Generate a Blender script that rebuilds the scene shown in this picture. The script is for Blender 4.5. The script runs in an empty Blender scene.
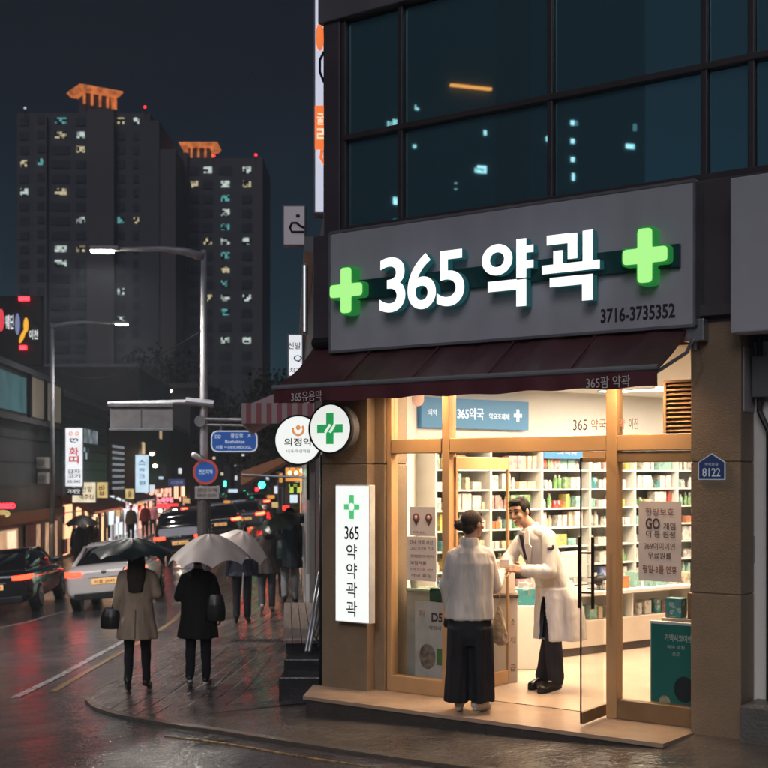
import bpy, bmesh, math, random
from mathutils import Vector, Matrix
random.seed(7)
R = math.radians
S = bpy.context.scene
COL = S.collection

# ------------------------------------------------------------------ camera
FPX, HOR, CX, CZ = 1250.0, 476.0, 384.0, 1.88
cam = bpy.data.cameras.new('camera'); camo = bpy.data.objects.new('camera', cam); COL.objects.link(camo)
cam.sensor_width = 36; cam.lens = 36 * FPX / 768; cam.shift_y = (HOR - 384) / 768
cam.clip_end = 3000; cam.clip_start = 0.1
camo.location = (0, 0, CZ); camo.rotation_euler = (R(90), 0, 0)
cam.dof.use_dof = True; cam.dof.focus_distance = 10.6; cam.dof.aperture_fstop = 3.2; cam.dof.aperture_blades = 7
S.camera = camo
# ------------------------------------------------------------------ world, sun, exposure
W = bpy.data.worlds.new('World'); S.world = W; W.use_nodes = True
wn = W.node_tree.nodes; wl = W.node_tree.links; wn.clear()
wo = wn.new('ShaderNodeOutputWorld'); bg = wn.new('ShaderNodeBackground'); bg2 = wn.new('ShaderNodeBackground'); ad = wn.new('ShaderNodeAddShader')
sk = wn.new('ShaderNodeTexSky'); sk.sky_type = 'NISHITA'; sk.sun_disc = False; sk.sun_elevation = R(37); sk.sun_rotation = R(194)
wl.new(sk.outputs[0], bg.inputs[0]); bg.inputs[1].default_value = 0.0006
tc = wn.new('ShaderNodeTexCoord'); sx = wn.new('ShaderNodeSeparateXYZ'); cr = wn.new('ShaderNodeValToRGB')
wl.new(tc.outputs['Generated'], sx.inputs[0]); 
nz = wn.new('ShaderNodeTexNoise'); nz.inputs['Scale'].default_value = 2.5; nz.inputs['Detail'].default_value = 4
wl.new(tc.outputs['Generated'], nz.inputs[0])
ma = wn.new('ShaderNodeMath'); ma.operation = 'MULTIPLY_ADD'; ma.inputs[1].default_value = 0.10
wl.new(nz.outputs[0], ma.inputs[0]); wl.new(sx.outputs[2], ma.inputs[2])
wl.new(ma.outputs[0], cr.inputs[0]); wl.new(cr.outputs[0], bg2.inputs[0]); bg2.inputs[1].default_value = 1.0
e = cr.color_ramp.elements
e[0].position = 0.06; e[0].color = (0.014, 0.047, 0.064, 1)
e[1].position = 0.60; e[1].color = (0.0030, 0.0042, 0.0070, 1)
k = cr.color_ramp.elements.new(0.22); k.color = (0.007, 0.019, 0.030, 1)
k = cr.color_ramp.elements.new(0.36); k.color = (0.005, 0.0075, 0.012, 1)
wl.new(bg.outputs[0], ad.inputs[0]); wl.new(bg2.outputs[0], ad.inputs[1]); wl.new(ad.outputs[0], wo.inputs[0])
sun = bpy.data.lights.new('sun', 'SUN'); sun.energy = 0.60; sun.angle = R(28); sun.color = (0.93, 0.90, 1.0)
suno = bpy.data.objects.new('sun', sun); COL.objects.link(suno); suno.rotation_euler = Vector((.20, .80, -.62)).to_track_quat('-Z', 'Y').to_euler()
S.view_settings.view_transform = 'Standard'; S.view_settings.look = 'None'
S.view_settings.exposure = 0; S.view_settings.gamma = 1; S.view_settings.use_curve_mapping = False
S.cycles.use_denoising = True; S.cycles.use_adaptive_sampling = True; S.cycles.adaptive_threshold = .03
S.cycles.volume_bounces = 0; S.cycles.volume_step_rate = 10; S.cycles.max_bounces = 8; S.cycles.glossy_bounces = 4; S.cycles.diffuse_bounces = 3
S.cycles.sample_clamp_indirect = 4; S.cycles.caustics_refractive = False; S.cycles.caustics_reflective = False

# ------------------------------------------------------------------ frames and measuring
F0 = Vector((0.035, 10.976, 0)); EU = Vector((0.811, -0.585, 0)); EI = Vector((0.585, 0.811, 0))   # shop front: u right, w inwards
def P(u, w, z): return F0 + EU * u + EI * w + Vector((0, 0, z))
def FR(u, w, z): return P(u, w, z)
S0 = Vector((0.44, 13.33, 0)); SX = Vector((0.8, 0.6, 0)); SY = Vector((-0.6, 0.8, 0))
def SH(x, y, z): return S0 + SX * x + SY * y + Vector((0, 0, z))
def at(px, py, Y): return Vector(((px - CX) / FPX * Y, Y, CZ - (py - HOR) / FPX * Y))
def fac(px, py, v=0.0):
    k = (px - CX) / FPX
    u = (k * (F0.y - .811 * v) - F0.x + .585 * v) / (.811 + .585 * k)
    Y = F0.y - .585 * u - .811 * v
    return u, CZ - (py - HOR) / FPX * Y
def G(x, y):
    xc = max(-13.5, min(2.3, x)); yc = max(2, min(55, y))
    yc = max(2, min(80, y)); dy = -.013 * (min(yc, 30) - 8.8) + .012 * max(0, yc - 30)
    return -.055 + .088 * (xc - 1.95) + dy + .12 * math.exp(-((x + .7) ** 2 + (y - 10.7) ** 2) / 4)
def RD(x, y):   # road surface
    t = max(0, min(1, (y - 14.5) / 5)); return G(x, y) - .11 * t - .012
def gnd(px, py, f=G):
    Y = 12.0
    for _ in range(80):
        X = (px - CX) / FPX * Y; Yn = (CZ - f(X, Y)) * FPX / (py - HOR); Y += (Yn - Y) * .5
    X = (px - CX) / FPX * Y
    return Vector((X, Y, f(X, Y)))

# ------------------------------------------------------------------ materials
MATS = {}
def nodes_of(name):
    m = bpy.data.materials.new(name); m.use_nodes = True
    return m, m.node_tree.nodes, m.node_tree.links
def mat(name, col, rough=.5, metal=0, var=.15, vscale=6, bump=.0, bscale=40, spec=.5, coat=0, stretch=None):
    if name in MATS: return MATS[name]
    m, n, l = nodes_of(name); b = n['Principled BSDF']
    t = n.new('ShaderNodeTexCoord'); mp = n.new('ShaderNodeMapping'); l.new(t.outputs['Object'], mp.inputs[0])
    if stretch: mp.inputs['Scale'].default_value = stretch
    z = n.new('ShaderNodeTexNoise'); z.inputs['Scale'].default_value = vscale; z.inputs['Detail'].default_value = 5
    l.new(mp.outputs[0], z.inputs[0])
    r = n.new('ShaderNodeValToRGB'); l.new(z.outputs[0], r.inputs[0])
    r.color_ramp.elements[0].position = .3; r.color_ramp.elements[1].position = .7
    r.color_ramp.elements[0].color = tuple(c * (1 - var) for c in col) + (1,)
    r.color_ramp.elements[1].color = tuple(min(1, c * (1 + var)) for c in col) + (1,)
    l.new(r.outputs[0], b.inputs['Base Color'])
    mr = n.new('ShaderNodeMapRange'); l.new(z.outputs[0], mr.inputs[0])
    mr.inputs[3].default_value = max(.02, rough * .8); mr.inputs[4].default_value = min(1, rough * 1.2)
    l.new(mr.outputs[0], b.inputs['Roughness'])
    b.inputs['Metallic'].default_value = metal; b.inputs['Specular IOR Level'].default_value = spec
    b.inputs['Coat Weight'].default_value = coat; b.inputs['Coat Roughness'].default_value = .05
    if bump:
        z2 = n.new('ShaderNodeTexNoise'); z2.inputs['Scale'].default_value = bscale; z2.inputs['Detail'].default_value = 4
        l.new(mp.outputs[0], z2.inputs[0]); bp = n.new('ShaderNodeBump'); bp.inputs['Strength'].default_value = bump
        bp.inputs['Distance'].default_value = .02; l.new(z2.outputs[0], bp.inputs['Height']); l.new(bp.outputs[0], b.inputs['Normal'])
    MATS[name] = m; return m
def emi(name, col, s=1.0, var=0.0, vscale=8, base=None):
    if name in MATS: return MATS[name]
    m, n, l = nodes_of(name); b = n['Principled BSDF']
    b.inputs['Base Color'].default_value = tuple(base or [c * .5 for c in col]) + (1,)
    b.inputs['Roughness'].default_value = .4
    b.inputs['Emission Color'].default_value = tuple(col) + (1,); b.inputs['Emission Strength'].default_value = s
    if var:
        t = n.new('ShaderNodeTexCoord'); z = n.new('ShaderNodeTexNoise'); z.inputs['Scale'].default_value = vscale
        l.new(t.outputs['Object'], z.inputs[0]); mr = n.new('ShaderNodeMapRange'); l.new(z.outputs[0], mr.inputs[0])
        mr.inputs[1].default_value = .3; mr.inputs[2].default_value = .7
        mr.inputs[3].default_value = s * (1 - var); mr.inputs[4].default_value = s * (1 + var); l.new(mr.outputs[0], b.inputs['Emission Strength'])
    MATS[name] = m; return m
def glass(name, tint=(1, 1, 1), mixf=.09, rough=.0):
    if name in MATS: return MATS[name]
    m, n, l = nodes_of(name); n.clear(); o = n.new('ShaderNodeOutputMaterial')
    tr = n.new('ShaderNodeBsdfTransparent'); tr.inputs[0].default_value = tuple(tint) + (1,)
    gl = n.new('ShaderNodeBsdfGlossy'); gl.inputs['Roughness'].default_value = rough
    lw = n.new('ShaderNodeLayerWeight'); lw.inputs[0].default_value = .5
    pw = n.new('ShaderNodeMath'); pw.operation = 'POWER'; l.new(lw.outputs['Facing'], pw.inputs[0]); pw.inputs[1].default_value = 4
    fr = n.new('ShaderNodeMath'); fr.operation = 'MULTIPLY_ADD'; l.new(pw.outputs[0], fr.inputs[0]); fr.inputs[1].default_value = .6; fr.inputs[2].default_value = .03
    mx = n.new('ShaderNodeMixShader'); l.new(fr.outputs[0], mx.inputs[0]); l.new(tr.outputs[0], mx.inputs[1]); l.new(gl.outputs[0], mx.inputs[2])
    l.new(mx.outputs[0], o.inputs[0]); MATS[name] = m; return m
def litwin(name, col, s, sc=1.5):
    """a window with a lit room behind: curtains, furniture and mullions break up the light"""
    if name in MATS: return MATS[name]
    m, n, l = nodes_of(name); b = n['Principled BSDF']; b.inputs['Base Color'].default_value = (.03, .03, .035, 1); b.inputs['Roughness'].default_value = .2
    t = n.new('ShaderNodeTexCoord'); v = n.new('ShaderNodeTexVoronoi'); v.distance = 'CHEBYCHEV'; v.inputs['Scale'].default_value = sc * 1.3; v.inputs['Randomness'].default_value = .12
    l.new(t.outputs['Object'], v.inputs[0]); r = n.new('ShaderNodeValToRGB'); r.color_ramp.interpolation = 'CONSTANT'
    r.color_ramp.elements[0].color = (0, 0, 0, 1); r.color_ramp.elements[0].position = 0; r.color_ramp.elements[1].position = .35; r.color_ramp.elements[1].color = (.45, .45, .45, 1)
    k = r.color_ramp.elements.new(.55); k.color = (1, 1, 1, 1)
    sp = n.new('ShaderNodeSeparateColor'); l.new(v.outputs['Color'], sp.inputs[0]); l.new(sp.outputs[0], r.inputs[0])
    mu = n.new('ShaderNodeMath'); mu.operation = 'MULTIPLY'; l.new(r.outputs[0], mu.inputs[0]); mu.inputs[1].default_value = s
    b.inputs['Emission Color'].default_value = tuple(col) + (1,); l.new(mu.outputs[0], b.inputs['Emission Strength'])
    MATS[name] = m; return m

# ------------------------------------------------------------------ mesh builder (all coordinates world, localised on build)
WM = {}
def Wm(o): return WM.get(o.name, Matrix.Identity(4))
def props(o, label=None, cat=None, group=None, kind=None):
    if label: o['label'] = label
    if cat: o['category'] = cat
    if group: o['group'] = group
    if kind: o['kind'] = kind
    return o
def thing(name, label, cat, loc, rz=0, group=None, kind=None, tilt=None):
    o = bpy.data.objects.new(name, None); COL.objects.link(o); o.empty_display_size = .2
    o.location = loc; o.rotation_euler = (tilt[0] if tilt else 0, tilt[1] if tilt else 0, rz)
    WM[o.name] = Matrix.Translation(Vector(loc)) @ o.rotation_euler.to_matrix().to_4x4()
    return props(o, label, cat, group, kind)
class MB:
    def __init__(s, fr=None): s.v = []; s.f = []; s.mi = []; s.fr = fr; s.m = 0
    def T(s, p): return s.fr(*p) if s.fr else Vector(p)
    def add(s, vs, fs):
        b = len(s.v); s.v += [s.T(p) for p in vs]; s.f += [[b + i for i in f] for f in fs]; s.mi += [s.m] * len(fs); return s
    def box(s, x0, x1, y0, y1, z0, z1):
        vs = [(x, y, z) for z in (z0, z1) for y in (y0, y1) for x in (x0, x1)]
        return s.add(vs, [(0, 2, 3, 1), (4, 5, 7, 6), (0, 1, 5, 4), (2, 6, 7, 3), (0, 4, 6, 2), (1, 3, 7, 5)])
    def bbox(s, x0, x1, y0, y1, z0, z1, c=.01):
        """box with chamfered vertical and horizontal edges"""
        bm = bmesh.new(); bmesh.ops.create_cube(bm, size=1)
        for v in bm.verts: v.co = Vector(((x0 + x1) / 2 + v.co.x * (x1 - x0), (y0 + y1) / 2 + v.co.y * (y1 - y0), (z0 + z1) / 2 + v.co.z * (z1 - z0)))
        bmesh.ops.bevel(bm, geom=list(bm.edges), offset=c, segments=2, affect='EDGES', profile=.5)
        bm.verts.index_update(); vs = [tuple(v.co) for v in bm.verts]; fs = [[v.index for v in f.verts] for f in bm.faces]; bm.free()
        return s.add(vs, fs)
    def poly(s, pts): return s.add(pts, [tuple(range(len(pts)))])
    def prism(s, poly, a, b, ax='y'):
        n = len(poly)
        def mk(p, t): return (p[0], t, p[1]) if ax == 'y' else ((t, p[0], p[1]) if ax == 'x' else (p[0], p[1], t))
        vs = [mk(p, a) for p in poly] + [mk(p, b) for p in poly]
        return s.add(vs, [tuple(range(n)), tuple(range(2 * n - 1, n - 1, -1))] + [(i, i + n, (i + 1) % n + n, (i + 1) % n) for i in range(n)])
    def tube(s, pts, rad, seg=10, flat=1.0):
        pts = [Vector(p) for p in pts]; n = len(pts); rad = rad if hasattr(rad, '__len__') else [rad] * n
        vs = []; ref = None
        for i, p in enumerate(pts):
            t = (pts[min(i + 1, n - 1)] - pts[max(i - 1, 0)]).normalized()
            if ref is None: ref = Vector((0, 0, 1)) if abs(t.z) < .9 else Vector((1, 0, 0))
            a = t.cross(ref).normalized(); b = a.cross(t).normalized(); ref = b
            for j in range(seg):
                th = 2 * math.pi * j / seg; vs.append(tuple(p + (a * math.cos(th) + b * math.sin(th) * flat) * rad[i]))
        fs = [(i * seg + j, i * seg + (j + 1) % seg, (i + 1) * seg + (j + 1) % seg, (i + 1) * seg + j) for i in range(n - 1) for j in range(seg)]
        fs += [tuple(range(seg - 1, -1, -1)), tuple(range((n - 1) * seg, n * seg))]
        return s.add(vs, fs)
    def loft(s, rings):
        n = len(rings[0]); vs = [tuple(p) for r in rings for p in r]
        fs = [(i * n + j, i * n + (j + 1) % n, (i + 1) * n + (j + 1) % n, (i + 1) * n + j) for i in range(len(rings) - 1) for j in range(n)]
        fs += [tuple(range(n - 1, -1, -1)), tuple(range((len(rings) - 1) * n, len(rings) * n))]
        return s.add(vs, fs)
    def disc(s, c, axis, r, h, seg=32):
        c = Vector(c); a = Vector(axis).normalized(); s.tube([c, c + a * h], r, seg); return s
    def capsule(s, p0, p1, r0, r1, seg=14):
        p0 = Vector(p0); p1 = Vector(p1); d = (p1 - p0); L = d.length or 1e-6; d = d / L if L > 1e-5 else Vector((0, 0, 1))
        pts = []; rs = []
        for k in range(5): a = R(90 * (1 - k / 4)) ; pts.append(p0 - d * r0 * math.sin(a)); rs.append(max(.0005, r0 * math.cos(a)))
        for k in range(5): a = R(90 * k / 4); pts.append(p1 + d * r1 * math.sin(a)); rs.append(max(.0005, r1 * math.cos(a)))
        return s.tube(pts, rs, seg)
    def ell(s, c, r, rot=None, seg=16, rg=10):
        c = Vector(c); M = rot or Matrix.Identity(3); rings = []
        for i in range(rg + 1):
            t = math.pi * i / rg; q = max(.002, math.sin(t)); rings.append([c + M @ Vector((r[0] * q * math.cos(2 * math.pi * j / seg), r[1] * q * math.sin(2 * math.pi * j / seg), r[2] * -math.cos(t))) for j in range(seg)])
        return s.loft(rings)
    def build(s, name, m=None, parent=None, smooth=False, fix=True, origin=None, remesh=None, sm=3, mats=None, fold=None):
        me = bpy.data.meshes.new(name)
        if parent is not None:
            inv = Wm(parent).inverted(); vs = [inv @ v for v in s.v]
        else:
            if origin is None:
                xs = [v.x for v in s.v]; ys = [v.y for v in s.v]; zs = [v.z for v in s.v]
                origin = Vector(((min(xs) + max(xs)) / 2, (min(ys) + max(ys)) / 2, min(zs)))
            vs = [v - Vector(origin) for v in s.v]
        me.from_pydata([tuple(v) for v in vs], [], s.f); me.validate()
        if fix:
            bm = bmesh.new(); bm.from_mesh(me); bmesh.ops.recalc_face_normals(bm, faces=bm.faces[:]); bm.to_mesh(me); bm.free()
        o = bpy.data.objects.new(name, me); COL.objects.link(o)
        for mm in (mats or [m]):
            if mm: me.materials.append(mm)
        if mats and len(me.polygons) == len(s.mi): me.polygons.foreach_set('material_index', s.mi)
        if remesh:
            md = o.modifiers.new('r', 'REMESH'); md.mode = 'VOXEL'; md.voxel_size = remesh
            if sm: m2 = o.modifiers.new('s', 'SMOOTH'); m2.iterations = sm; m2.factor = .5
            bpy.context.view_layer.update(); dg = bpy.context.evaluated_depsgraph_get()
            nm = bpy.data.meshes.new_from_object(o.evaluated_get(dg)); o.modifiers.clear(); o.data = nm; bpy.data.meshes.remove(me); me = nm; me.name = name
            me.materials.clear(); me.materials.append(m); smooth = True
            if fold:
                from mathutils import noise
                am, fx, fz = fold; ns = [v.normal.copy() for v in me.vertices]
                for v, nn in zip(me.vertices, ns):
                    c = v.co; q = noise.noise(Vector((c.x * fx, c.y * fx, c.z * fz + c.x * 3))); q2 = noise.noise(Vector((c.x * fx * 2.3 + 5, c.y * fx * 2.3, c.z * fz * 3.1)))
                    v.co = c + nn * am * max(-.35, q * 1.3 + q2 * .5 + .2)
        if smooth: me.polygons.foreach_set('use_smooth', [True] * len(me.polygons))
        if parent is not None:
            o.parent = parent; WM[o.name] = Wm(parent).copy()
        else:
            o.location = origin; WM[o.name] = Matrix.Translation(Vector(origin))
        return o
def curve_mesh(body, bold=0, res=3):
    c = bpy.data.curves.new('lettering', 'FONT'); c.body = body; c.offset = bold; c.resolution_u = 10 if bold > .009 and len(body) == 1 else 3
    o = bpy.data.objects.new('lettering_tmp', c); COL.objects.link(o); bpy.context.view_layer.update()
    me = bpy.data.meshes.new_from_object(o.evaluated_get(bpy.context.evaluated_depsgraph_get()))
    vs = [tuple(v.co) for v in me.vertices]; fs = [tuple(p.vertices) for p in me.polygons]
    bpy.data.objects.remove(o); bpy.data.curves.remove(c); bpy.data.meshes.remove(me)
    return vs, fs
TX = {}
def text(body, o, ux, uz, w=None, h=None, m=None, parent=None, name='lettering', bold=0, thick=.004, centre=True, mb=None):
    """letters as thin solid pieces; o = centre (or left bottom), ux/uz = directions; fitted to width w and height h"""
    key = (body, bold)
    if key not in TX: TX[key] = curve_mesh(body, bold)
    vs, fs = TX[key]
    if not vs: return None
    x0 = min(v[0] for v in vs); x1 = max(v[0] for v in vs); y0 = min(v[1] for v in vs); y1 = max(v[1] for v in vs)
    sx_ = (w / (x1 - x0)) if w else None; sy_ = (h / (y1 - y0)) if h else None
    sx_ = sx_ or sy_; sy_ = sy_ or sx_
    o = Vector(o); ux = Vector(ux).normalized(); uz = Vector(uz).normalized(); nn = ux.cross(uz)
    ox, oy = ((x0 + x1) / 2, (y0 + y1) / 2) if centre else (x0, y0)
    own = mb is None; mb = mb or MB(); fr = mb.fr; mb.fr = None
    b = len(vs)
    front = [tuple(o + ux * ((v[0] - ox) * sx_) + uz * ((v[1] - oy) * sy_) + nn * thick) for v in vs]
    mb.add(front, fs)
    if thick > .003:
        back = [tuple(Vector(p) - nn * thick) for p in front]
        ec = {}
        for f in fs:
            for i in range(len(f)):
                a, c = f[i], f[(i + 1) % len(f)]; ec[(a, c)] = 1
        sides = [(a, a + b, c + b, c) for (a, c) in ec if (c, a) not in ec]
        mb.add(front + back, sides)
    mb.fr = fr
    if own: return mb.build(name, m, parent, fix=False)
    return mb
XW, ZW = Vector((1, 0, 0)), Vector((0, 0, 1))

# palette
m_asph = None
m_dark = mat('dark_metal', (.03, .03, .034), .4, .6)
m_black = mat('black_plastic', (.015, .015, .017), .45)
m_grey = mat('grey_paint', (.22, .22, .24), .5)
m_white = mat('white_paint', (.75, .74, .72), .45, var=.04)
m_steel = mat('galvanised_steel', (.36, .37, .39), .38, .7)
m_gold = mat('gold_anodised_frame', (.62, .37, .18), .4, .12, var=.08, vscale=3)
m_clad = mat('dark_cladding', (.10, .085, .095), .45, .2, vscale=2)
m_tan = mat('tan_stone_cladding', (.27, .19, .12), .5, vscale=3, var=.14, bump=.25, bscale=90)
m_glass = glass('clear_glass', (.96, .97, .96))
# ================================================================== THE GROUND
def wet(name, col, r0, r1, bump, bscale, brick=None, var=.3, rotz=0, spec=.5):
    m, n, l = nodes_of(name); b = n['Principled BSDF']
    t = n.new('ShaderNodeTexCoord'); mp = n.new('ShaderNodeMapping'); l.new(t.outputs['Object'], mp.inputs[0]); mp.inputs['Rotation'].default_value = (0, 0, rotz)
    big = n.new('ShaderNodeTexNoise'); big.inputs['Scale'].default_value = .55; big.inputs['Detail'].default_value = 7; big.inputs['Roughness'].default_value = .62; l.new(mp.outputs[0], big.inputs[0])
    fine = n.new('ShaderNodeTexNoise'); fine.inputs['Scale'].default_value = bscale; fine.inputs['Detail'].default_value = 3; l.new(mp.outputs[0], fine.inputs[0])
    mid = n.new('ShaderNodeTexNoise'); mid.inputs['Scale'].default_value = 3.2; mid.inputs['Detail'].default_value = 5; l.new(mp.outputs[0], mid.inputs[0])
    rr = n.new('ShaderNodeMapRange'); l.new(big.outputs[0], rr.inputs[0]); rr.inputs[1].default_value = .42; rr.inputs[2].default_value = .62; rr.inputs[3].default_value = r0; rr.inputs[4].default_value = r1
    l.new(rr.outputs[0], b.inputs['Roughness'])
    cr_ = n.new('ShaderNodeValToRGB'); l.new(mid.outputs[0], cr_.inputs[0]); cr_.color_ramp.elements[0].position = .3; cr_.color_ramp.elements[1].position = .75
    cr_.color_ramp.elements[0].color = tuple(c * (1 - var) for c in col) + (1,); cr_.color_ramp.elements[1].color = tuple(c * (1 + var) for c in col) + (1,)
    b.inputs['Specular IOR Level'].default_value = spec
    bs = n.new('ShaderNodeMapRange'); l.new(big.outputs[0], bs.inputs[0]); bs.inputs[1].default_value = .4; bs.inputs[2].default_value = .6; bs.inputs[3].default_value = bump * .5; bs.inputs[4].default_value = bump
    bp = n.new('ShaderNodeBump'); bp.inputs['Distance'].default_value = .010; l.new(bs.outputs[0], bp.inputs['Strength']); l.new(fine.outputs[0], bp.inputs['Height'])
    b2 = n.new('ShaderNodeBump'); b2.inputs['Distance'].default_value = .05; b2.inputs['Strength'].default_value = .45; l.new(mid.outputs[0], b2.inputs['Height']); l.new(b2.outputs[0], bp.inputs['Normal'])
    last = bp; colout = cr_.outputs[0]
    if brick:
        bw, bh, mort = brick
        br = n.new('ShaderNodeTexBrick'); br.inputs['Scale'].default_value = 1; br.inputs['Brick Width'].default_value = bw; br.inputs['Row Height'].default_value = bh
        br.inputs['Mortar Size'].default_value = mort; br.inputs['Mortar Smooth'].default_value = .3
        br.inputs['Color1'].default_value = (.6, .6, .62, 1); br.inputs['Color2'].default_value = (1.4, 1.3, 1.2, 1); br.inputs['Mortar'].default_value = (.4, .4, .4, 1)
        l.new(mp.outputs[0], br.inputs[0])
        mx = n.new('ShaderNodeMix'); mx.data_type = 'RGBA'; mx.blend_type = 'MULTIPLY'; mx.inputs[0].default_value = 1
        l.new(cr_.outputs[0], mx.inputs[6]); l.new(br.outputs[0], mx.inputs[7]); colout = mx.outputs[2]
        b3 = n.new('ShaderNodeBump'); b3.invert = True; b3.inputs['Distance'].default_value = .02; b3.inputs['Strength'].default_value = .8
        l.new(br.outputs['Fac'], b3.inputs['Height']); l.new(bp.outputs[0], b3.inputs['Normal'])
        rm = n.new('ShaderNodeMix'); l.new(br.outputs['Fac'], rm.inputs[0]); l.new(rr.outputs[0], rm.inputs[2]); rm.inputs[3].default_value = .45; l.new(rm.outputs[0], b.inputs['Roughness'])
        # each paver lies at its own slight tilt: colour of the brick drives a second height
        b4 = n.new('ShaderNodeBump'); b4.inputs['Distance'].default_value = .01; b4.inputs['Strength'].default_value = .5
        l.new(br.outputs[0], b4.inputs['Height']); l.new(b3.outputs[0], b4.inputs['Normal']); last = b4
    l.new(colout, b.inputs['Base Color']); l.new(last.outputs[0], b.inputs['Normal'])
    return m
m_asph = wet('wet_asphalt', (.060, .057, .066), .05, .24, .62, 38, spec=.8)
m_fore = wet('wet_fine_paving', (.10, .088, .082), .08, .30, 1.0, 22, spec=.8)
m_pave = wet('wet_brick_pavers', (.12, .10, .10), .05, .22, .45, 45, brick=(.44, .22, .012), rotz=R(94.3), spec=.8)
m_earth = wet('wet_ground', (.03, .03, .03), .3, .5, .3, 10)
def sheet(name, rows, hf, m, dz=0):
    """rows: list of lists of (x,y) with equal length"""
    mb = MB(); n = len(rows[0]); vs = [(x, y, hf(x, y) + dz) for r in rows for (x, y) in r]
    fs = [(i * n + j, i * n + j + 1, (i + 1) * n + j + 1, (i + 1) * n + j) for i in range(len(rows) - 1) for j in range(n - 1)]
    mb.add(vs, fs); o = mb.build(name, m, origin=Vector((0, 0, 0)), fix=False, smooth=True)
    # make the sheet look upwards
    if o.data.polygons[0].normal.z < 0:
        bm = bmesh.new(); bm.from_mesh(o.data); bmesh.ops.reverse_faces(bm, faces=bm.faces[:]); bm.to_mesh(o.data); bm.free()
    return props(o, kind='structure')
def lin(a, b, n): return [a + (b - a) * i / (n - 1) for i in range(n)]
sheet('ground', [[(x, y) for x in lin(-900, 900, 20)] for y in lin(-200, 1600, 20)], lambda x, y: -2.6, m_earth)
ys = lin(2, 40, 120) + lin(41, 240, 60)
# right kerb line of the pavement, read as x for a given y
kp = [gnd(600, 790), gnd(520, 774), gnd(443, 764), gnd(370, 754), gnd(303, 744), gnd(256, 737), gnd(187, 727), gnd(120, 715), gnd(97, 708), gnd(87, 699), gnd(97, 689), gnd(120, 680), gnd(150, 655), gnd(181, 631)]
kp = [(p.x, p.y) for p in kp]; lx, ly = kp[-1]
kp += [(lx - .075 * d, ly + d) for d in (2, 5, 10, 20, 40, 80, 200)]
kp = [(3.4, 7.2)] + kp
def kerbx(y):
    for (x0, y0), (x1, y1) in zip(kp, kp[1:]):
        if y0 <= y <= y1: return x0 + (x1 - x0) * (y - y0) / max(1e-6, y1 - y0)
    return kp[-1][0]
def rline(y): return -.65 - .075 * (y - 12.5)          # building line on the pharmacy's side of the street
def lline(y): return -11.5 - .075 * (y - 36)             # building line across the street
def lkerb(y): return lline(y) + 1.5
sheet('road', [[(x, y) for x in lin(-30, 9, 70)] for y in ys], RD, m_asph)
srows = []
for y in [kp[0][1] + i * .12 for i in range(110)] + lin(20.5, 210, 60):
    a = kerbx(y); b = 9.0 if y < 11.5 else (rline(y) + .8)
    srows.append([(a + (b - a) * j / 24, y) for j in range(25)])
sheet('pavement', [r_ for r_ in srows if r_[0][1] > 11.9], G, m_pave, .012)
sheet('forecourt', [r_ for r_ in srows if r_[0][1] < 12.05], G, m_fore, .012)
sheet('far_pavement', [[(lkerb(y) - 6 * j / 6, y) for j in range(7)] for y in lin(6, 210, 80)], G, m_pave, .01)
m_kerb = mat('wet_granite_kerb', (.10, .085, .07), .2, vscale=9, bump=.4, bscale=50)
def strip(name, pts, w, hf, h0, h1, m, dash=None):
    mb = MB(); q = []
    for i, (x, y) in enumerate(pts):
        a = Vector(pts[max(0, i - 1)]); b = Vector(pts[min(len(pts) - 1, i + 1)]); d = (b - a).normalized(); nn = Vector((-d.y, d.x))
        l_ = Vector((x, y)) + nn * w / 2; r_ = Vector((x, y)) - nn * w / 2; q.append((l_, r_))
    for i in range(len(q) - 1):
        if dash and i % 2: continue
        (a, b), (c, d) = q[i], q[i + 1]; vs = []
        for p in (a, b, d, c): vs.append((p.x, p.y, hf(p.x, p.y) + h0))
        for p in (a, b, d, c): vs.append((p.x, p.y, hf(p.x, p.y) + h1))
        mb.add(vs, [(4, 5, 6, 7), (0, 3, 2, 1), (0, 1, 5, 4), (2, 3, 7, 6), (1, 2, 6, 5), (3, 0, 4, 7)])
    return props(mb.build(name, m, origin=Vector((0, 0, 0))), kind='structure')
def dens(pts, st=.35):
    out = [pts[0]]
    for (a, b) in zip(pts, pts[1:]):
        n = max(1, int(math.dist(a, b) / (st if b[1] < 24 else 3)));
        out += [(a[0] + (b[0] - a[0]) * i / n, a[1] + (b[1] - a[1]) * i / n) for i in range(1, n + 1)]
    return out
def smooth_line(pts, it=2):
    for _ in range(it):
        o = [pts[0]]
        for a, b in zip(pts, pts[1:]): o += [(a[0] * .75 + b[0] * .25, a[1] * .75 + b[1] * .25), (a[0] * .25 + b[0] * .75, a[1] * .25 + b[1] * .75)]
        pts = o + [pts[-1]]
    return pts
strip('kerb', smooth_line(dens(kp)), .07, G, -.16, .014, m_kerb)
strip('far_kerb', dens([(lkerb(y) + .08, y) for y in (8, 40, 200)], 2), .16, G, -.16, .02, m_kerb)
m_yel = mat('worn_yellow_paint', (.22, .14, .06), .25, var=.6, vscale=14)
m_wpaint = mat('worn_white_paint', (.26, .26, .28), .25, var=.6, vscale=12)
yl = [gnd(*q, RD) for q in ((53, 692), (85, 673), (120, 653), (150, 637), (172, 622))]; yl = [(p.x, p.y) for p in yl]
yl += [(yl[-1][0] - .075 * d, yl[-1][1] + d) for d in (5, 15, 40, 80)]
strip('yellow_road_line', dens(yl, .5), .10, RD, -.03, .006, m_yel)
yk = [gnd(*q, RD) for q in ((165, 736), (187, 739), (256, 749), (300, 757), (370, 767))]
strip('yellow_bay_line', smooth_line([(p.x, p.y) for p in yk]), .022, RD, -.03, .006, m_yel)
wl_ = [gnd(*q, RD) for q in ((15, 698), (60, 676), (100, 654), (130, 638))]
strip('white_road_line', dens([(p.x, p.y) for p in wl_], .5), .12, RD, -.03, .006, m_wpaint)
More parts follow.
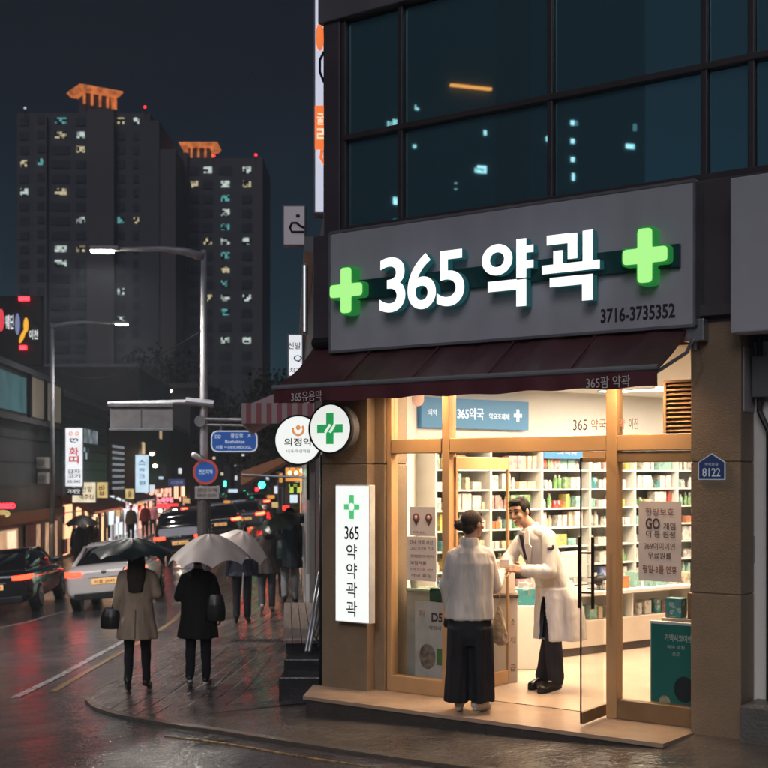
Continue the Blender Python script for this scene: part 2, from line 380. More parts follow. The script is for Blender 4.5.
w2 = [gnd(*q, RD) for q in ((-30, 634), (28, 622), (66, 611))]
strip('white_lane_line', dens([(p.x, p.y) for p in w2], .5), .12, RD, -.03, .006, m_wpaint)
# pale joints running along the pavement and a drain channel across it
for i, (a, b) in enumerate((((208, 694), (247, 655)), ((242, 694), (271, 657)), ((170, 694), (228, 648)))):
    q = [gnd(*a), gnd(*b)]
    strip('pavement_joint', dens([(p.x, p.y) for p in q]), .035, G, -.02, .017, m_kerb)
q = [gnd(231, 643), gnd(286, 643)]
mbd = MB()
for i in range(12):
    t0 = i / 12; a = q[0].lerp(q[1], t0); b = q[0].lerp(q[1], t0 + .06); zz = G(a.x, a.y)
    mbd.box(a.x, b.x, a.y, a.y + .28, zz - .02, zz + .02)
props(mbd.build('drain_grate', m_dark), 'dark slotted drain grate set across the wet brick pavement', 'drain grate')

# ================================================================== PHARMACY BUILDING
bld = thing('pharmacy_building', 'corner building with dark glazed upper floor and a bright pharmacy below', 'building', P(0, 0, 0), math.atan2(-.585, .811))
UL = fac(333, 500)[0]; UP = fac(378, 500)[0]                       # left pillar, front face
UR0 = fac(690, 600, .16)[0]; UE = UR0 - .003; UR1 = fac(741, 500, .16)[0]
DW = -.16                                                          # pillar front plane (outwards)
# pillars with horizontal joints every so often
def pillar(u0, u1, w0, w1, z0, z1, joints, name):
    mb = MB(FR); zs = [z0] + joints + [z1]
    for a, b in zip(zs, zs[1:]): mb.bbox(u0, u1, w0, w1, a + .004, b - .004, .006)
    mb.box(u0 + .01, u1 - .01, w0 + .01, w1 - .01, z0, z1)
    return mb.build(name, m_tan, bld)
jl = fac(350, 464, .16)[1]
pillar(UL, UP, DW, .30, -.25, 2.95, [jl], 'left_pillar')
pillar(UP, 0 - .002, -.05, .30, -.05, 2.95, [jl], 'left_pillar_return')
pillar(UR0 + .004, UR1, DW, .5, -.2, 3.0, [fac(715, 594, .16)[1], fac(715, 462, .16)[1]], 'right_pillar')
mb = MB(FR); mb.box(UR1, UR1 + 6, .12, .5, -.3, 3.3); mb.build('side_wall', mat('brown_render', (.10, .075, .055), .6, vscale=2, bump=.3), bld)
mb = MB(FR); mb.bbox(UR1 + .02, UR1 + 3, -.25, .12, -.3, .25, .01); mb.build('plinth', mat('grey_stone_plinth', (.13, .125, .12), .4, bump=.4), bld)
# left flank of the building following the street
LF = Vector(P(UL, DW, 0)); 
mb = MB()
a = P(UL - .02, -.06, 0); b = Vector((-.77, 14.2, 0)); 
mb.add([(a.x, a.y, -.6), (b.x, b.y, -.6), (b.x + .3, b.y, -.6), (a.x + .3, a.y + .1, -.6), (a.x, a.y, 4.4), (b.x, b.y, 4.4), (b.x + .3, b.y, 4.4), (a.x + .3, a.y + .1, 4.4)],
       [(0, 1, 2, 3), (4, 5, 6, 7), (0, 1, 5, 4), (1, 2, 6, 5), (2, 3, 7, 6), (3, 0, 4, 7)])
mb.build('flank_wall', m_clad, bld)
# beam over the shop and behind the sign
mb = MB(FR); ZB = fac(560, 201, .05)[1] - .02; mb.bbox(UL - .12, UR1 + 6, -.14, .35, 2.95, ZB, .01); mb.build('lintel_band', m_clad, bld)
mb = MB(FR); mb.bbox(UL - .02, UR1 + .02, -.22, -.14, 3.04, 3.12, .006); mb.build('ledge', m_clad, bld)
# upper floor: glazed band
WU = -.05
u_w0 = fac(345, 180, .05)[0]
z_w0 = fac(345, 233, .05)[1]; 
vm = [fac(p, 100, .05)[0] for p in (345, 401.5, 551, 705, 752, 820, 900)]
zmid = fac(540, 100, .05)[1]; ztop = fac(402, 9, .05)[1]
mb = MB(FR); mb.bbox(UL - .04, u_w0 - .03, -.09, .35, ZB, ztop + 2, .01); mb.build('corner_post', m_clad, bld)
zt = fac(402, 5, .05)[1]
mb = MB(FR); mb.bbox(UL - .08, UR1 + 6, -.12, .3, zt, zt + 1.6, .01); mb.build('cladding_panel', mat('grey_cladding', (.16, .15, .16), .5, vscale=2), bld)
m_frame = mat('dark_bronze_frame', (.085, .07, .075), .45, .4)
m_up = None
m, n, l = nodes_of('teal_tinted_glass'); b = n['Principled BSDF']; b.inputs['Base Color'].default_value = (.40, .85, .95, 1); b.inputs['Metallic'].default_value = .9; b.inputs['Roughness'].default_value = .015
b.inputs['Specular IOR Level'].default_value = .9; b.inputs['IOR'].default_value = 1.9
t = n.new('ShaderNodeTexCoord'); z = n.new('ShaderNodeTexNoise'); z.inputs['Scale'].default_value = .8; l.new(t.outputs['Object'], z.inputs[0])
bp = n.new('ShaderNodeBump'); bp.inputs['Strength'].default_value = .02; bp.inputs['Distance'].default_value = .01; l.new(z.outputs[0], bp.inputs['Height']); l.new(bp.outputs[0], b.inputs['Normal'])
m_up = m
zb = fac(560, 201, .05)[1] - .02
for i in range(len(vm) - 1):
    for (za, zc) in ((zb, zmid), (zmid, zt)):
        mb = MB(FR); mb.box(vm[i] + .03, vm[i + 1] - .03, -.03, -.015, za + .03, zc - .03)
        win = mb.build('upper_window_pane', m_up, bld)
mb = MB(FR)
for u in vm: mb = MB(FR); mb.bbox(u - .025, u + .025, -.075, .03, zb, zt, .008); mb.build('window_mullion', m_frame, bld)
mb = MB(FR); mb.bbox(vm[0], vm[-1], -.085, .03, zmid - .026, zmid + .026, .008); mb.build('window_transom', m_frame, bld)
mb = MB(FR); mb.bbox(vm[0], vm[-1], -.085, .03, zb, zb + .06, .008); mb.build('window_sill', m_frame, bld)
mb = MB(FR); mb.box(UL, UR1 + 6, .3, 3.0, ZB - .02, zt + 1.6); mb.build('upper_wall', m_clad, bld)

# shop front frame
z_tr0, z_tr1 = 2.075, 2.20
ztop_f = 2.95
um = fac(447.5, 560)[0]; uh = fac(613, 560)[0]
mb = MB(FR)
mb.bbox(0, .05, -.02, .08, 0, ztop_f, .006); mb.build('left_jamb', m_gold, bld)
for (u, w, nm) in ((um, .036, 'mullion'), (uh, .045, 'mullion')):
    mb = MB(FR); mb.bbox(u - w, u + w, -.035, .08, 0, ztop_f, .006); mb.build(nm, m_gold, bld)
mb = MB(FR); mb.bbox(.052, um - w - .001, -.03, .075, z_tr0, z_tr1, .006); mb.bbox(um + .037, uh - .046, -.03, .075, z_tr0, z_tr1, .006); mb.bbox(uh + .046, UE, -.03, .075, z_tr0, z_tr1, .006)
mb.build('transom_bar', m_gold, bld)
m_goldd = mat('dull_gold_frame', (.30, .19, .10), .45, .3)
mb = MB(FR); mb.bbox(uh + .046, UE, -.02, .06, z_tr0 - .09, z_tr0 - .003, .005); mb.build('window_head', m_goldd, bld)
mb = MB(FR); mb.bbox(.052, um - .037, -.03, .07, 0, .14, .006); mb.build('bottom_rail', m_gold, bld)
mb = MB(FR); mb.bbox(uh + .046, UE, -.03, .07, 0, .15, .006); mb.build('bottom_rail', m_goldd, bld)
mb = MB(FR); mb.bbox(.05, UE, -.03, .07, 2.86, 2.95, .006); mb.build('frame_head', m_gold, bld)
mb = MB(FR); mb.box(.05, um - .036, .02, .028, .14, z_tr0); mb.build('window_pane', m_glass, bld)
mb = MB(FR); mb.box(uh + .045, UE, .02, .028, .15, z_tr0 - .09); mb.build('window_pane', m_glass, bld)
for a, b_ in ((.05, um - .036), (um + .036, uh - .045), (uh + .045, UE)):
    mb = MB(FR); mb.box(a, b_, .02, .028, z_tr1, 2.86); mb.build('transom_pane', m_glass, bld)
# vent louvre in the right transom
ul0, zl1 = fac(665, 389, -.03); ul1 = UE; zl0 = fac(680, 438, -.03)[1]
mb = MB(FR)
zl0 = z_tr1 + .005; zl1 = zl0 + .40
mb.bbox(ul0, ul0 + .025, -.01, .05, zl0, zl1, .004); mb.bbox(ul1 - .02, ul1, -.01, .05, zl0, zl1, .004); mb.bbox(ul0, ul1, -.01, .05, zl1 - .02, zl1, .004)
for i in range(11):
    zz = zl0 + .012 + i * .034; mb.add([(ul0 + .02, -.008, zz), (ul1 - .02, -.008, zz), (ul1 - .02, .04, zz + .022), (ul0 + .02, .04, zz + .022), (ul0 + .02, -.008, zz + .008), (ul1 - .02, -.008, zz + .008), (ul1 - .02, .04, zz + .03), (ul0 + .02, .04, zz + .03)],
        [(0, 1, 2, 3), (4, 5, 6, 7), (0, 1, 5, 4), (1, 2, 6, 5), (2, 3, 7, 6), (3, 0, 4, 7)])
mb.build('vent_louvre', m_gold, bld)
mb = MB(FR); mb.box(ul0, ul1, .05, .06, zl0, zl1); mb.build('vent_backing', m_black, bld)

# doors: left leaf folded inwards, right leaf opened outwards
def leaf(hu, hw, ang, wid, ztop, name, label, handle=True, toprail=True):
    o = P(hu, hw, 0); d = (EU * math.cos(ang) - EI * math.sin(ang)).normalized(); nn = Vector((d.y, -d.x, 0))
    fr = lambda x, y, z: o + d * x + nn * y + Vector((0, 0, z))
    lf = MB(fr); lf.box(.03, wid - .02, -.005, .005, .03, ztop - .03)
    root = bld
    g = lf.build(name, m_glass, root)
    if handle:
        f = MB(fr); f.bbox(wid - .014, wid - .004, -.006, .006, .03, ztop - .02, .003); f.build('door_edge', mat('dark_bronze_edge', (.05, .035, .03), .4, .5), g)
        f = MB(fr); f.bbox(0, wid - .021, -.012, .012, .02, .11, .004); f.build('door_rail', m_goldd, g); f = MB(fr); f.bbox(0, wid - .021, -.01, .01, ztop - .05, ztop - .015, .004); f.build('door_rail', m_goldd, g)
    else:
        f = MB(fr); f.bbox(0, .03, -.014, .014, .02, ztop, .004); f.bbox(wid - .02, wid, -.014, .014, .02, ztop, .004)
        f.bbox(.03, wid - .02, -.012, .012, .02, .13, .004); f.bbox(.03, wid - .02, -.012, .012, ztop - (.11 if toprail else .05), ztop, .004)
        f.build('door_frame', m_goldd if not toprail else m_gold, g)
    if handle:
        hmb = MB(fr); x = wid - .10
        hmb.tube([(x, .055, .88), (x, .055, 1.42)], .013, 10); hmb.tube([(x, 0, 1.0), (x, .055, 1.0)], .009, 8); hmb.tube([(x, 0, 1.30), (x, .055, 1.30)], .009, 8)
        hmb.tube([(x, -.055, .88), (x, -.055, 1.42)], .013, 10); hmb.tube([(x, 0, 1.0), (x, -.055, 1.0)], .009, 8); hmb.tube([(x, 0, 1.30), (x, -.055, 1.30)], .009, 8)
        hmb.build('door_handle', mat('bronze_handle', (.12, .07, .04), .3, .8), g)
    return g
leaf(uh - .05, -.04, R(88), .45, z_tr0 - .04, 'glass_door', None, True, False)
leaf(um + .04, .05, R(-88), .85, z_tr0 - .03, 'glass_door', None, False, True)
mb = MB(FR); mb.bbox(uh - .25, uh - .05, -.03, .05, z_tr0 - .06, z_tr0 - .003, .004); mb.build('door_closer', m_gold, bld)

# interior shell (one room)
m_floor = mat('glossy_beige_floor', (.62, .47, .36), .22, var=.08, vscale=2)
m_wall = mat('white_interior_wall', (.80, .78, .74), .7, var=.02)
mb = MB(); 
fl = [P(-.02, .08, 0), P(6, .08, 0), Vector((9.5, 13, 0)), Vector((8, 20, 0)), Vector((-.45, 16, 0)), Vector((-.45, 13, 0)), P(-.35, .1, 0)]
mb.poly([(p.x, p.y, .004) for p in fl]); mb.build('shop_floor', m_floor, bld, fix=False)
mb = MB(); mb.poly([(p.x, p.y, 2.86) for p in fl][::-1]); mb.poly([(p.x, p.y, 2.92) for p in fl]); mb.build('shop_ceiling', m_wall, bld, fix=False)
mb = MB(SH); mb.box(-1.0, 9, .02, .10, 0, 2.86); mb.build('back_wall', m_wall, bld)
mb = MB(FR); mb.box(5.2, 5.3, .1, 7, 0, 2.86); mb.build('right_inner_wall', m_wall, bld)
mb = MB(); a = P(-.03, .10, 0); b = SH(-.12, 0, 0); mb.add([(a.x, a.y, 0), (b.x, b.y, 0), (b.x, b.y, 2.86), (a.x, a.y, 2.86), (a.x - .08, a.y, 0), (b.x - .08, b.y, 0), (b.x - .08, b.y, 2.86), (a.x - .08, a.y, 2.86)],
       [(0, 1, 2, 3), (4, 5, 6, 7), (0, 1, 5, 4), (1, 2, 6, 5), (2, 3, 7, 6), (3, 0, 4, 7)]); mb.build('left_inner_wall', m_wall, bld)
mb = MB(FR); mb.bbox(UR0, 5.2, .1, .2, 0, 2.86, .005); mb.build('front_inner_wall', m_wall, bld)
# ceiling lamps
m_ceil = emi('ceiling_lamp_glow', (1, .93, .82), 6)
ci = 0
for (px, py) in ((447, 404), (497, 399), (550, 406), (593, 399), (655, 401), (577, 411), (652, 389), (675, 386), (618, 390), (520, 392)):
    Yc = (2.86 - CZ) * FPX / (HOR - py); 
    c = at(px, py, Yc)
    if Yc > 16.8: continue
    if (c - S0).dot(SY) > -.35: continue
    t_ = thing('ceiling_lamp', 'recessed square ceiling lamp in the pharmacy ceiling', 'ceiling lamp', (c.x, c.y, 2.845), 0, 'recessed ceiling lamps in the pharmacy')
    mb = MB(SH); p = c - S0; xx, yy = p.dot(SX), p.dot(SY); 
    mb.box(xx - .15, xx + .15, yy - .15, yy + .15, 2.842, 2.849); mb.build('diffuser', m_ceil, t_)
    mb = MB(SH); mb.box(xx - .17, xx + .17, yy - .17, yy + .17, 2.8495, 2.857); mb.build('trim_ring', m_white, t_)
def lamp(name, loc, power, size, col, rot=(0, 0, 0), spot=None, typ='AREA', sizey=None):
    L = bpy.data.lights.new(name, typ); L.energy = power; L.color = col
    if typ == 'AREA':
        L.size = size
        if sizey: L.shape = 'RECTANGLE'; L.size_y = sizey
        if spot: L.spread = spot
    elif typ == 'SPOT': L.spot_size = spot; L.spot_blend = .8; L.shadow_soft_size = size
    else: L.shadow_soft_size = size
    o = bpy.data.objects.new(name, L); COL.objects.link(o); o.location = loc; o.rotation_euler = rot; return o
lamp('shop_ceiling_light', P(1.3, .9, 2.82), 165, 1.6, (1, .72, .46), (0, 0, math.atan2(-.585, .811)), sizey=.9)
lamp('shop_ceiling_light', SH(1.6, -1.5, 2.82), 170, 3.2, (1, .82, .62), (0, 0, math.atan2(.6, .8)), sizey=1.0)
lamp('shop_ceiling_light', SH(3.9, -2.0, 2.82), 110, 1.6, (1, .82, .62), (0, 0, math.atan2(.6, .8)))
# step in front
mb = MB(FR)
pf = [(fac(303, 697, .665)[0] , -.665), (fac(663, 744, .665)[0], -.665), (UR0 + .03, -.17), (UR0, .08), (0, .08), (UP, -.05), (UP, DW), (UL - .1, DW)]
mb.prism(pf, -.03, -.0, 'z'); stp = thing('doorstep', 'low stone doorstep glowing peach in the light of the open pharmacy', 'doorstep', P(1.3, -.4, -.1))
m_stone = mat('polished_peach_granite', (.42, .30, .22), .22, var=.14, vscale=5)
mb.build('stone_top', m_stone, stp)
pf2 = [(pf[0][0] + .02, -.65), (pf[1][0] - .02, -.65)] + [(u, w) for u, w in pf[2:]]
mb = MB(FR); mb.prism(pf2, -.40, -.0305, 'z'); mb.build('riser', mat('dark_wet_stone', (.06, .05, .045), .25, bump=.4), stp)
# ================================================================== SIGNS ON THE SHOP
def fbox(x0, x1, y0, y1, v):
    xc, yc = (x0 + x1) / 2, (y0 + y1) / 2; u, z = fac(xc, yc, v); Y = F0.y - .585 * u - .811 * v
    u0 = fac(x0, yc, v)[0]; u1 = fac(x1, yc, v)[0]; hz = (y1 - y0) / 2 * Y / FPX
    return u0, u1, z - hz, z + hz
FU, FN = EU, -EI
m_signp = mat('grey_sign_panel', (.52, .51, .56), .42, var=.10, vscale=1.5, stretch=(2.5, 1, .5), bump=.05, bscale=6)
m_letter = emi('white_letter_light', (1, .99, .97), 1.15, base=(.8, .8, .8))
m_letter_side = emi('letter_return_glow', (.02, .16, .18), .35, base=(.02, .10, .12))
m_green = emi('green_cross_light', (.42, .90, .27), 1.0, base=(.1, .5, .1))
m_greenedge = emi('green_cross_edge', (.04, .50, .10), .30, base=(.02, .2, .03))
m_teal = mat('dark_teal_band', (.005, .065, .07), .4)
sg = thing('shop_sign', 'long grey signboard with glowing 365 letters between two green crosses', 'shop sign', P(1.2, -.2, 3.1))
VS = .30
ul_, zl_b = fac(330, 352, VS); zl_t = fac(330, 233, VS)[1]
ur_, zr_b = fac(694, 325.5, VS); zr_t = fac(694, 180.5, VS)[1]
zb_, zt_ = (zl_b + zr_b) / 2, (zl_t + zr_t) / 2
mb = MB(FR); mb.bbox(ul_, ur_, -VS, -.145, zb_, zt_, .008); mb.build('panel', m_signp, sg)
mb = MB(FR)
for (a, b_, c, d_) in ((ul_ - .004, ur_ + .004, zb_ - .012, zb_ + .012), (ul_ - .004, ur_ + .004, zt_ - .012, zt_ + .012), (ul_ - .012, ul_ + .008, zb_, zt_), (ur_ - .008, ur_ + .012, zb_, zt_)):
    mb.bbox(a, b_, -VS - .006, -.15, c, d_, .003)
mb.build('frame', mat('grey_frame', (.24, .23, .25), .4, .3), sg)
b0 = fbox(362, 372, 274, 304, VS + .03); b1 = fbox(670, 680, 243, 269, VS + .03)
bz = (fac(450, 283, VS)[1] + fac(600, 262, VS)[1]) / 2
mb = MB(FR); mb.bbox(fac(346, 289, VS)[0], fac(681, 256, VS)[0], -VS - .035, -VS - .001, bz - .085, bz + .085, .004); mb.build('band', m_teal, sg)
def stroke_letters(boxes, org, sc, VF, name, rings=()):
    face = MB(FR); side = MB(FR)
    for (x0, x1, y0, y1) in boxes:
        u0, u1, z0, z1 = fbox(org[0] + x0 / sc, org[0] + x1 / sc, org[1] + y0 / sc, org[1] + y1 / sc, VF)
        k_ = len(face.v) * 1e-5
        face.box(u0, u1, -VF - .006 - k_, -VF, z0, z1); side.box(u0 + .001, u1 - .001, -VF + .0005 + k_, -VS - .036, z0 + .001, z1 - .001)
    for (x, y, ro, ri) in rings:
        u, zc = fac(org[0] + x / sc, org[1] + y / sc, VF); Y = F0.y - .585 * u - .811 * VF; q = Y / FPX / sc; N = 40
        for (mb_, wa, wb, e_) in ((face, -VF - .006, -VF, 0), (side, -VF + .0005, -VS - .036, .001)):
            vs = []
            for r_, w_ in ((ro - e_, wa), (ri + e_, wa), (ro - e_, wb), (ri + e_, wb)):
                for j in range(N): th = 2 * math.pi * j / N; vs.append((u + math.cos(th) * r_ * q * 1.12, w_, zc + math.sin(th) * r_ * q))
            fs = []
            for j in range(N):
                k_ = (j + 1) % N; fs += [(j, k_, N + k_, N + j), (2 * N + j, 3 * N + j, 3 * N + k_, 2 * N + k_), (j, 2 * N + j, 2 * N + k_, k_), (N + j, N + k_, 3 * N + k_, 3 * N + j)]
            mb_.add(vs, fs)
    lt = face.build(name, m_letter, sg); side.build('letter_return', m_letter_side, lt)
VF = VS + .11
stroke_letters([(690, 722, 196, 326), (718, 746, 217, 241), (718, 746, 267, 293), (595, 690, 336, 370), (690, 722, 332, 421)], (310, 180), 3.34, VF, 'letter_block', [(625, 266, 52, 25)])
stroke_letters([(30, 102, 182, 214), (100, 131, 178, 262), (52, 82, 236, 288), (14, 206, 276, 305), (150, 183, 168, 290), (40, 150, 322, 353), (148, 183, 315, 401)], (538, 180), 3.34, VF, 'letter_block')
for ch, x0, x1, y0, y1 in (('3', 233, 318, 258, 441), ('6', 327, 420, 246, 431), ('5', 424, 515, 234, 420)):
    u0, u1, z0, z1 = fbox(310 + x0 / 3.34, 310 + x1 / 3.34, 180 + y0 / 3.34, 180 + y1 / 3.34, VF)
    c = P((u0 + u1) / 2, -VF, (z0 + z1) / 2)
    lt = text(ch, c, FU, ZW, u1 - u0, z1 - z0, m_letter, sg, 'letter_block', bold=.012, thick=.006)
    text(ch, c - FN * .075, FU, ZW, (u1 - u0) * .99, (z1 - z0) * .99, m_letter_side, lt, 'letter_return', bold=.0121, thick=.0745)
def cross_mb(mb, uc, zc, hw, hh, t, w0, w1, c=.02):
    """rounded plus, in facade coordinates"""
    pts = [(-t, -hh), (t, -hh), (t, -t), (hw, -t), (hw, t), (t, t), (t, hh), (-t, hh), (-t, t), (-hw, t), (-hw, -t), (-t, -t)]
    out = []
    n = len(pts)
    for i in range(n):
        p, a, b_ = Vector(pts[i]), Vector(pts[i - 1]), Vector(pts[(i + 1) % n])
        inner = i in (2, 5, 8, 11); cc = c * (.4 if inner else 1)
        d1 = (a - p).normalized() * cc; d2 = (b_ - p).normalized() * cc
        for k_ in range(4):
            th = k_ / 3; q = p + d1 * (1 - th) ** 2 + d2 * th ** 2; out.append((uc + q.x, zc + q.y))
    mb.prism(out, w0, w1, 'y'); return mb
for (x0, x1, y0, y1) in ((329.5, 363.5, 266, 314.5), (621.5, 669, 226.5, 284.5)):
    u0, u1, z0, z1 = fbox(x0, x1, y0, y1, VF); uc, zc = (u0 + u1) / 2, (z0 + z1) / 2; h = (z1 - z0) / 2; hw = (u1 - u0) / 2
    mb = MB(FR); cross_mb(mb, uc, zc, hw * .93, h * .93, h * .26, -VF - .012, -VF, .03); cr_ = mb.build('cross', m_green, sg)
    mb = MB(FR); cross_mb(mb, uc, zc, hw, h, h * .325, -VF + .0005, -VS - .001, .035); mb.build('cross_edge', m_greenedge, cr_)
u0, u1, z0, z1 = fbox(601, 675, 305, 323, VS); text('3716-3735352', P((u0 + u1) / 2, -VS - .001, fac(638, 313, VS)[1]), FU, ZW, u1 - u0, .105, mat('dark_print', (.03, .03, .035), .5), sg, 'phone_number', bold=.012, thick=.006)

# next door's signboard
s2 = thing('shop_sign', 'blank pale grey signboard of the neighbouring shop at the upper right', 'shop sign', P(3.4, -.2, 3.1))
u0 = fac(730, 250, .34)[0]; z0 = fac(745, 332, .34)[1]; z1 = fac(745, 176, .34)[1]
mb = MB(FR); mb.bbox(u0, u0 + 2.8, -.34, -.145, z0, z1, .01); mb.build('panel', mat('pale_sign_panel', (.54, .54, .58), .42, var=.03), s2)
u1, z = fac(766, 245, .36); mb = MB(FR); mb.bbox(u1 + .015, u1 + .5, -.352, -.339, z - .11, z + .13, .004); mb.build('orange_mark', mat('orange_mark', (.35, .10, .05), .5), s2)

# awning
aw = thing('awning', 'dark maroon fabric awning with pale lettering stretched over the shop entrance', 'awning', P(1.2, -.5, 2.8))
m_aw = mat('maroon_awning_cloth', (.085, .030, .036), .42, var=.25, vscale=2, bump=.25, bscale=5)
m_awv = mat('maroon_valance_cloth', (.12, .026, .036), .6, var=.15, vscale=3, bump=.2, bscale=8)
VA = .78
ua0, za0 = fac(274, 388, VA); ua1, za1 = fac(657, 370, VA); zf = (za0 + za1) / 2
ub0 = UL - .05; ub1 = fac(712, 350, .2)[0]
zk = 3.03
rings = 14
mb = MB(FR); n_ = 56
vs = []; 
for i in range(n_ + 1):
    t_ = i / n_
    for j in range(9):
        s_ = j / 8; ua = (ub0 - .05) + (ub1 - .12 - ub0) * t_; ub_ = ua0 + (ua1 - ua0) * t_
        sag = -.028 * math.sin(math.pi * s_) * (1 + .6 * math.cos(i * .9) + .3 * math.sin(i * 2.7 + j)) + .006 * math.sin(i * 1.9 + j * 1.3)
        vs.append((ua + (ub_ - ua) * s_, -.16 - (VA - .16) * s_, zk + (zf - zk) * s_ + sag))
m_ = len(vs); vs += [(a, b_, c - .008) for a, b_, c in vs]
fs = []
for i in range(n_):
    for j in range(8):
        a = i * 9 + j; fs += [(a, a + 1, a + 10, a + 9), (m_ + a, m_ + a + 9, m_ + a + 10, m_ + a + 1)]
mb.add(vs, fs); mb.build('canopy', m_aw, aw, smooth=True)
zv0 = (fac(273, 401, VA)[1] + fac(656, 388.5, VA)[1]) / 2
mb = MB(FR); vs = []
for i in range(81):
    t_ = i / 80; u = ua0 + (ua1 - ua0) * t_; wv = .012 * math.sin(t_ * 58 + math.sin(t_ * 9)) + .008 * math.sin(t_ * 23)
    for zz, q in ((zf, 0), ((zf + zv0) / 2, .5), (zv0 + .006 * math.sin(t_ * 47) + .004 * math.sin(t_ * 19), 1)): vs.append((u, -VA - .004 + wv * q, zz))
m_ = len(vs); vs += [(a, b_ + .006, c) for a, b_, c in vs]; fs = []
for i in range(80):
    for j in range(2): a = i * 3 + j; fs += [(a, a + 3, a + 4, a + 1), (m_ + a, m_ + a + 1, m_ + a + 4, m_ + a + 3)]
mb.add(vs, fs); mb.build('valance', m_awv, aw, smooth=True)
mb = MB(FR); mb.tube([(ua0 - .01, -VA, zf + .012), (ua1 + .01, -VA, zf + .012)], .022, 10); mb.build('front_rail', m_grey, aw)
mb = MB(FR); mb.tube([(ub0, -.2, zk + .04), (ub1 - .1, -.2, zk + .04)], .05, 12); mb.build('roller', m_dark, aw)
for (ux, uy) in ((ub1 - .14, ua1 - .03), (ub0 + .3, ua0 + .25)):
    mb = MB(FR); mb.tube([(ux, -.16, 2.93), (ux + (uy - ux) * .5 + .08, -.45, 2.76), (uy, -VA + .02, zf - .03)], .014, 8)
    mb.tube([(ux, -.16, 2.97), (ux, -.16, 2.80)], .02, 8); mb.build('folding_arm', m_steel, aw)
mb = MB(FR); mb.bbox(ub1 - .2, ub1 - .04, -.26, -.165, 2.86, 3.02, .008); mb.build('bracket', m_steel, aw)
m_awt = mat('faded_white_print', (.80, .72, .70), .6)
u, z = fac(308, 395, VA); text('365유용약', P(u, -VA - .018, z - .01), FU, ZW, .33, .085, m_awt, aw, 'lettering', thick=.004)
u, z = fac(609, 382, VA); text('365팜 약곽', P(u, -VA - .018, z), FU, ZW, .34, .085, m_awt, aw, 'lettering', thick=.004)

for i in range(1, 5):
    t_ = i / 5; ua = (ub0 - .05) + (ub1 - .12 - ub0) * t_; uf = ua0 + (ua1 - ua0) * t_
    mb = MB(FR); mb.tube([(ua + (uf - ua) * q / 6, -.16 - (VA - .16) * q / 6, zk + (zf - zk) * q / 6 + .002) for q in range(7)], .007, 6); mb.build('seam', m_awv, aw)
# round green cross sign (seen nearly face on, so it stands square to the pavement)
def pxs(px0, px1, py0, py1, Y):
    a = at(px0, py1, Y); b_ = at(px1, py0, Y); return a.x, b_.x, a.z, b_.z
m_disc = emi('lit_white_disc', (.97, 1, .95), .82, base=(.8, .8, .8))
def round_sign(cx, cy, rx, ry, Y, depth, label, th, arm_to=None):
    c = at(cx, cy, Y); k_ = Y / FPX; nrm = Vector((math.sin(th), -math.cos(th), 0)); ux = Vector((math.cos(th), math.sin(th), 0))
    t_ = thing('round_sign', label, 'round sign', c - nrm * -.0)
    r = ry * k_
    fr = lambda x, d, z: c + ux * x - nrm * d + Vector((0, 0, z))
    def cyl(mb, r_, d0, d1, N=48):
        vs = [(math.cos(2 * math.pi * j / N) * r_, d, math.sin(2 * math.pi * j / N) * r_) for d in (d0, d1) for j in range(N)]
        mb.add(vs, [tuple(range(N)), tuple(range(2 * N - 1, N - 1, -1))] + [(j, (j + 1) % N, N + (j + 1) % N, N + j) for j in range(N)])
    mb = MB(fr); cyl(mb, r * .95, -.006, .01); mb.build('lit_face', m_disc, t_)
    mb = MB(fr); cyl(mb, r * 1.0, .0102, depth); mb.build('drum', mat('drum_grey', (.16, .16, .18), .35, .5), t_)
    mb = MB(fr); N = 48
    for r0_, r1_, d0, d1 in ((r * .95, r * 1.02, -.012, .03),):
        vs = [(math.cos(2 * math.pi * j / N) * q, d, math.sin(2 * math.pi * j / N) * q) for (q, d) in ((r0_, d0), (r1_, d0), (r1_, d1), (r0_, d1)) for j in range(N)]
        mb.add(vs, [(a * N + j, a * N + (j + 1) % N, ((a + 1) % 4) * N + (j + 1) % N, ((a + 1) % 4) * N + j) for a in range(4) for j in range(N)])
    mb.build('rim', m_dark, t_)
    return t_, fr, ux, r, c, nrm
t_, fr, ux, r, c, nrm = round_sign(330.5, 428.5, 19.5, 25, 10.9, .13, 'round lit white sign with a green cross on the left pillar', R(-30))
mb = MB(fr)
for bx in ((-r * .60, r * .60, -r * .17, r * .17), (-r * .17, r * .17, r * .171, r * .62), (-r * .17, r * .17, -r * .62, -r * .171)): mb.box(bx[0], bx[1], -.012, -.0065, bx[2], bx[3])
cg = mb.build('green_cross', emi('sign_green', (.03, .42, .12), .7, base=(.02, .3, .08)), t_)
mb = MB(fr)
for o_ in (-.035, .012): mb.add([(o_ - .02, -.0125, -.03), (o_ + .0, -.0125, -.04), (o_ + .05, -.0125, .03), (o_ + .03, -.0125, .04), (o_ - .02, -.015, -.03), (o_ + .0, -.015, -.04), (o_ + .05, -.015, .03), (o_ + .03, -.015, .04)], [(4, 5, 6, 7), (0, 3, 2, 1), (0, 1, 5, 4), (1, 2, 6, 5), (2, 3, 7, 6), (3, 0, 4, 7)])
mb.build('emblem', m_disc, cg)
mb = MB(); e_ = P(.02 + UL + .1, DW, 0); 
for dz in (-.12, .12): mb.tube([c + ux * r * .7 - nrm * .1 + ZW * dz, Vector((P(UL + .22, DW - .01, 0).x, P(UL + .22, DW - .01, 0).y, c.z + dz))], .014, 8)
mb.build('bracket', m_dark, t_)
t_, fr, ux, r, c, nrm = round_sign(298.5, 440, 23, 25, 13.0, .12, 'round lit white sign with an orange emblem above dark lettering', R(-12))
text('의정약', c + nrm * .008 - ZW * .02, ux, ZW, r * 1.15, r * .32, mat('dark_print', (.03, .03, .03), .5), t_, bold=.01)
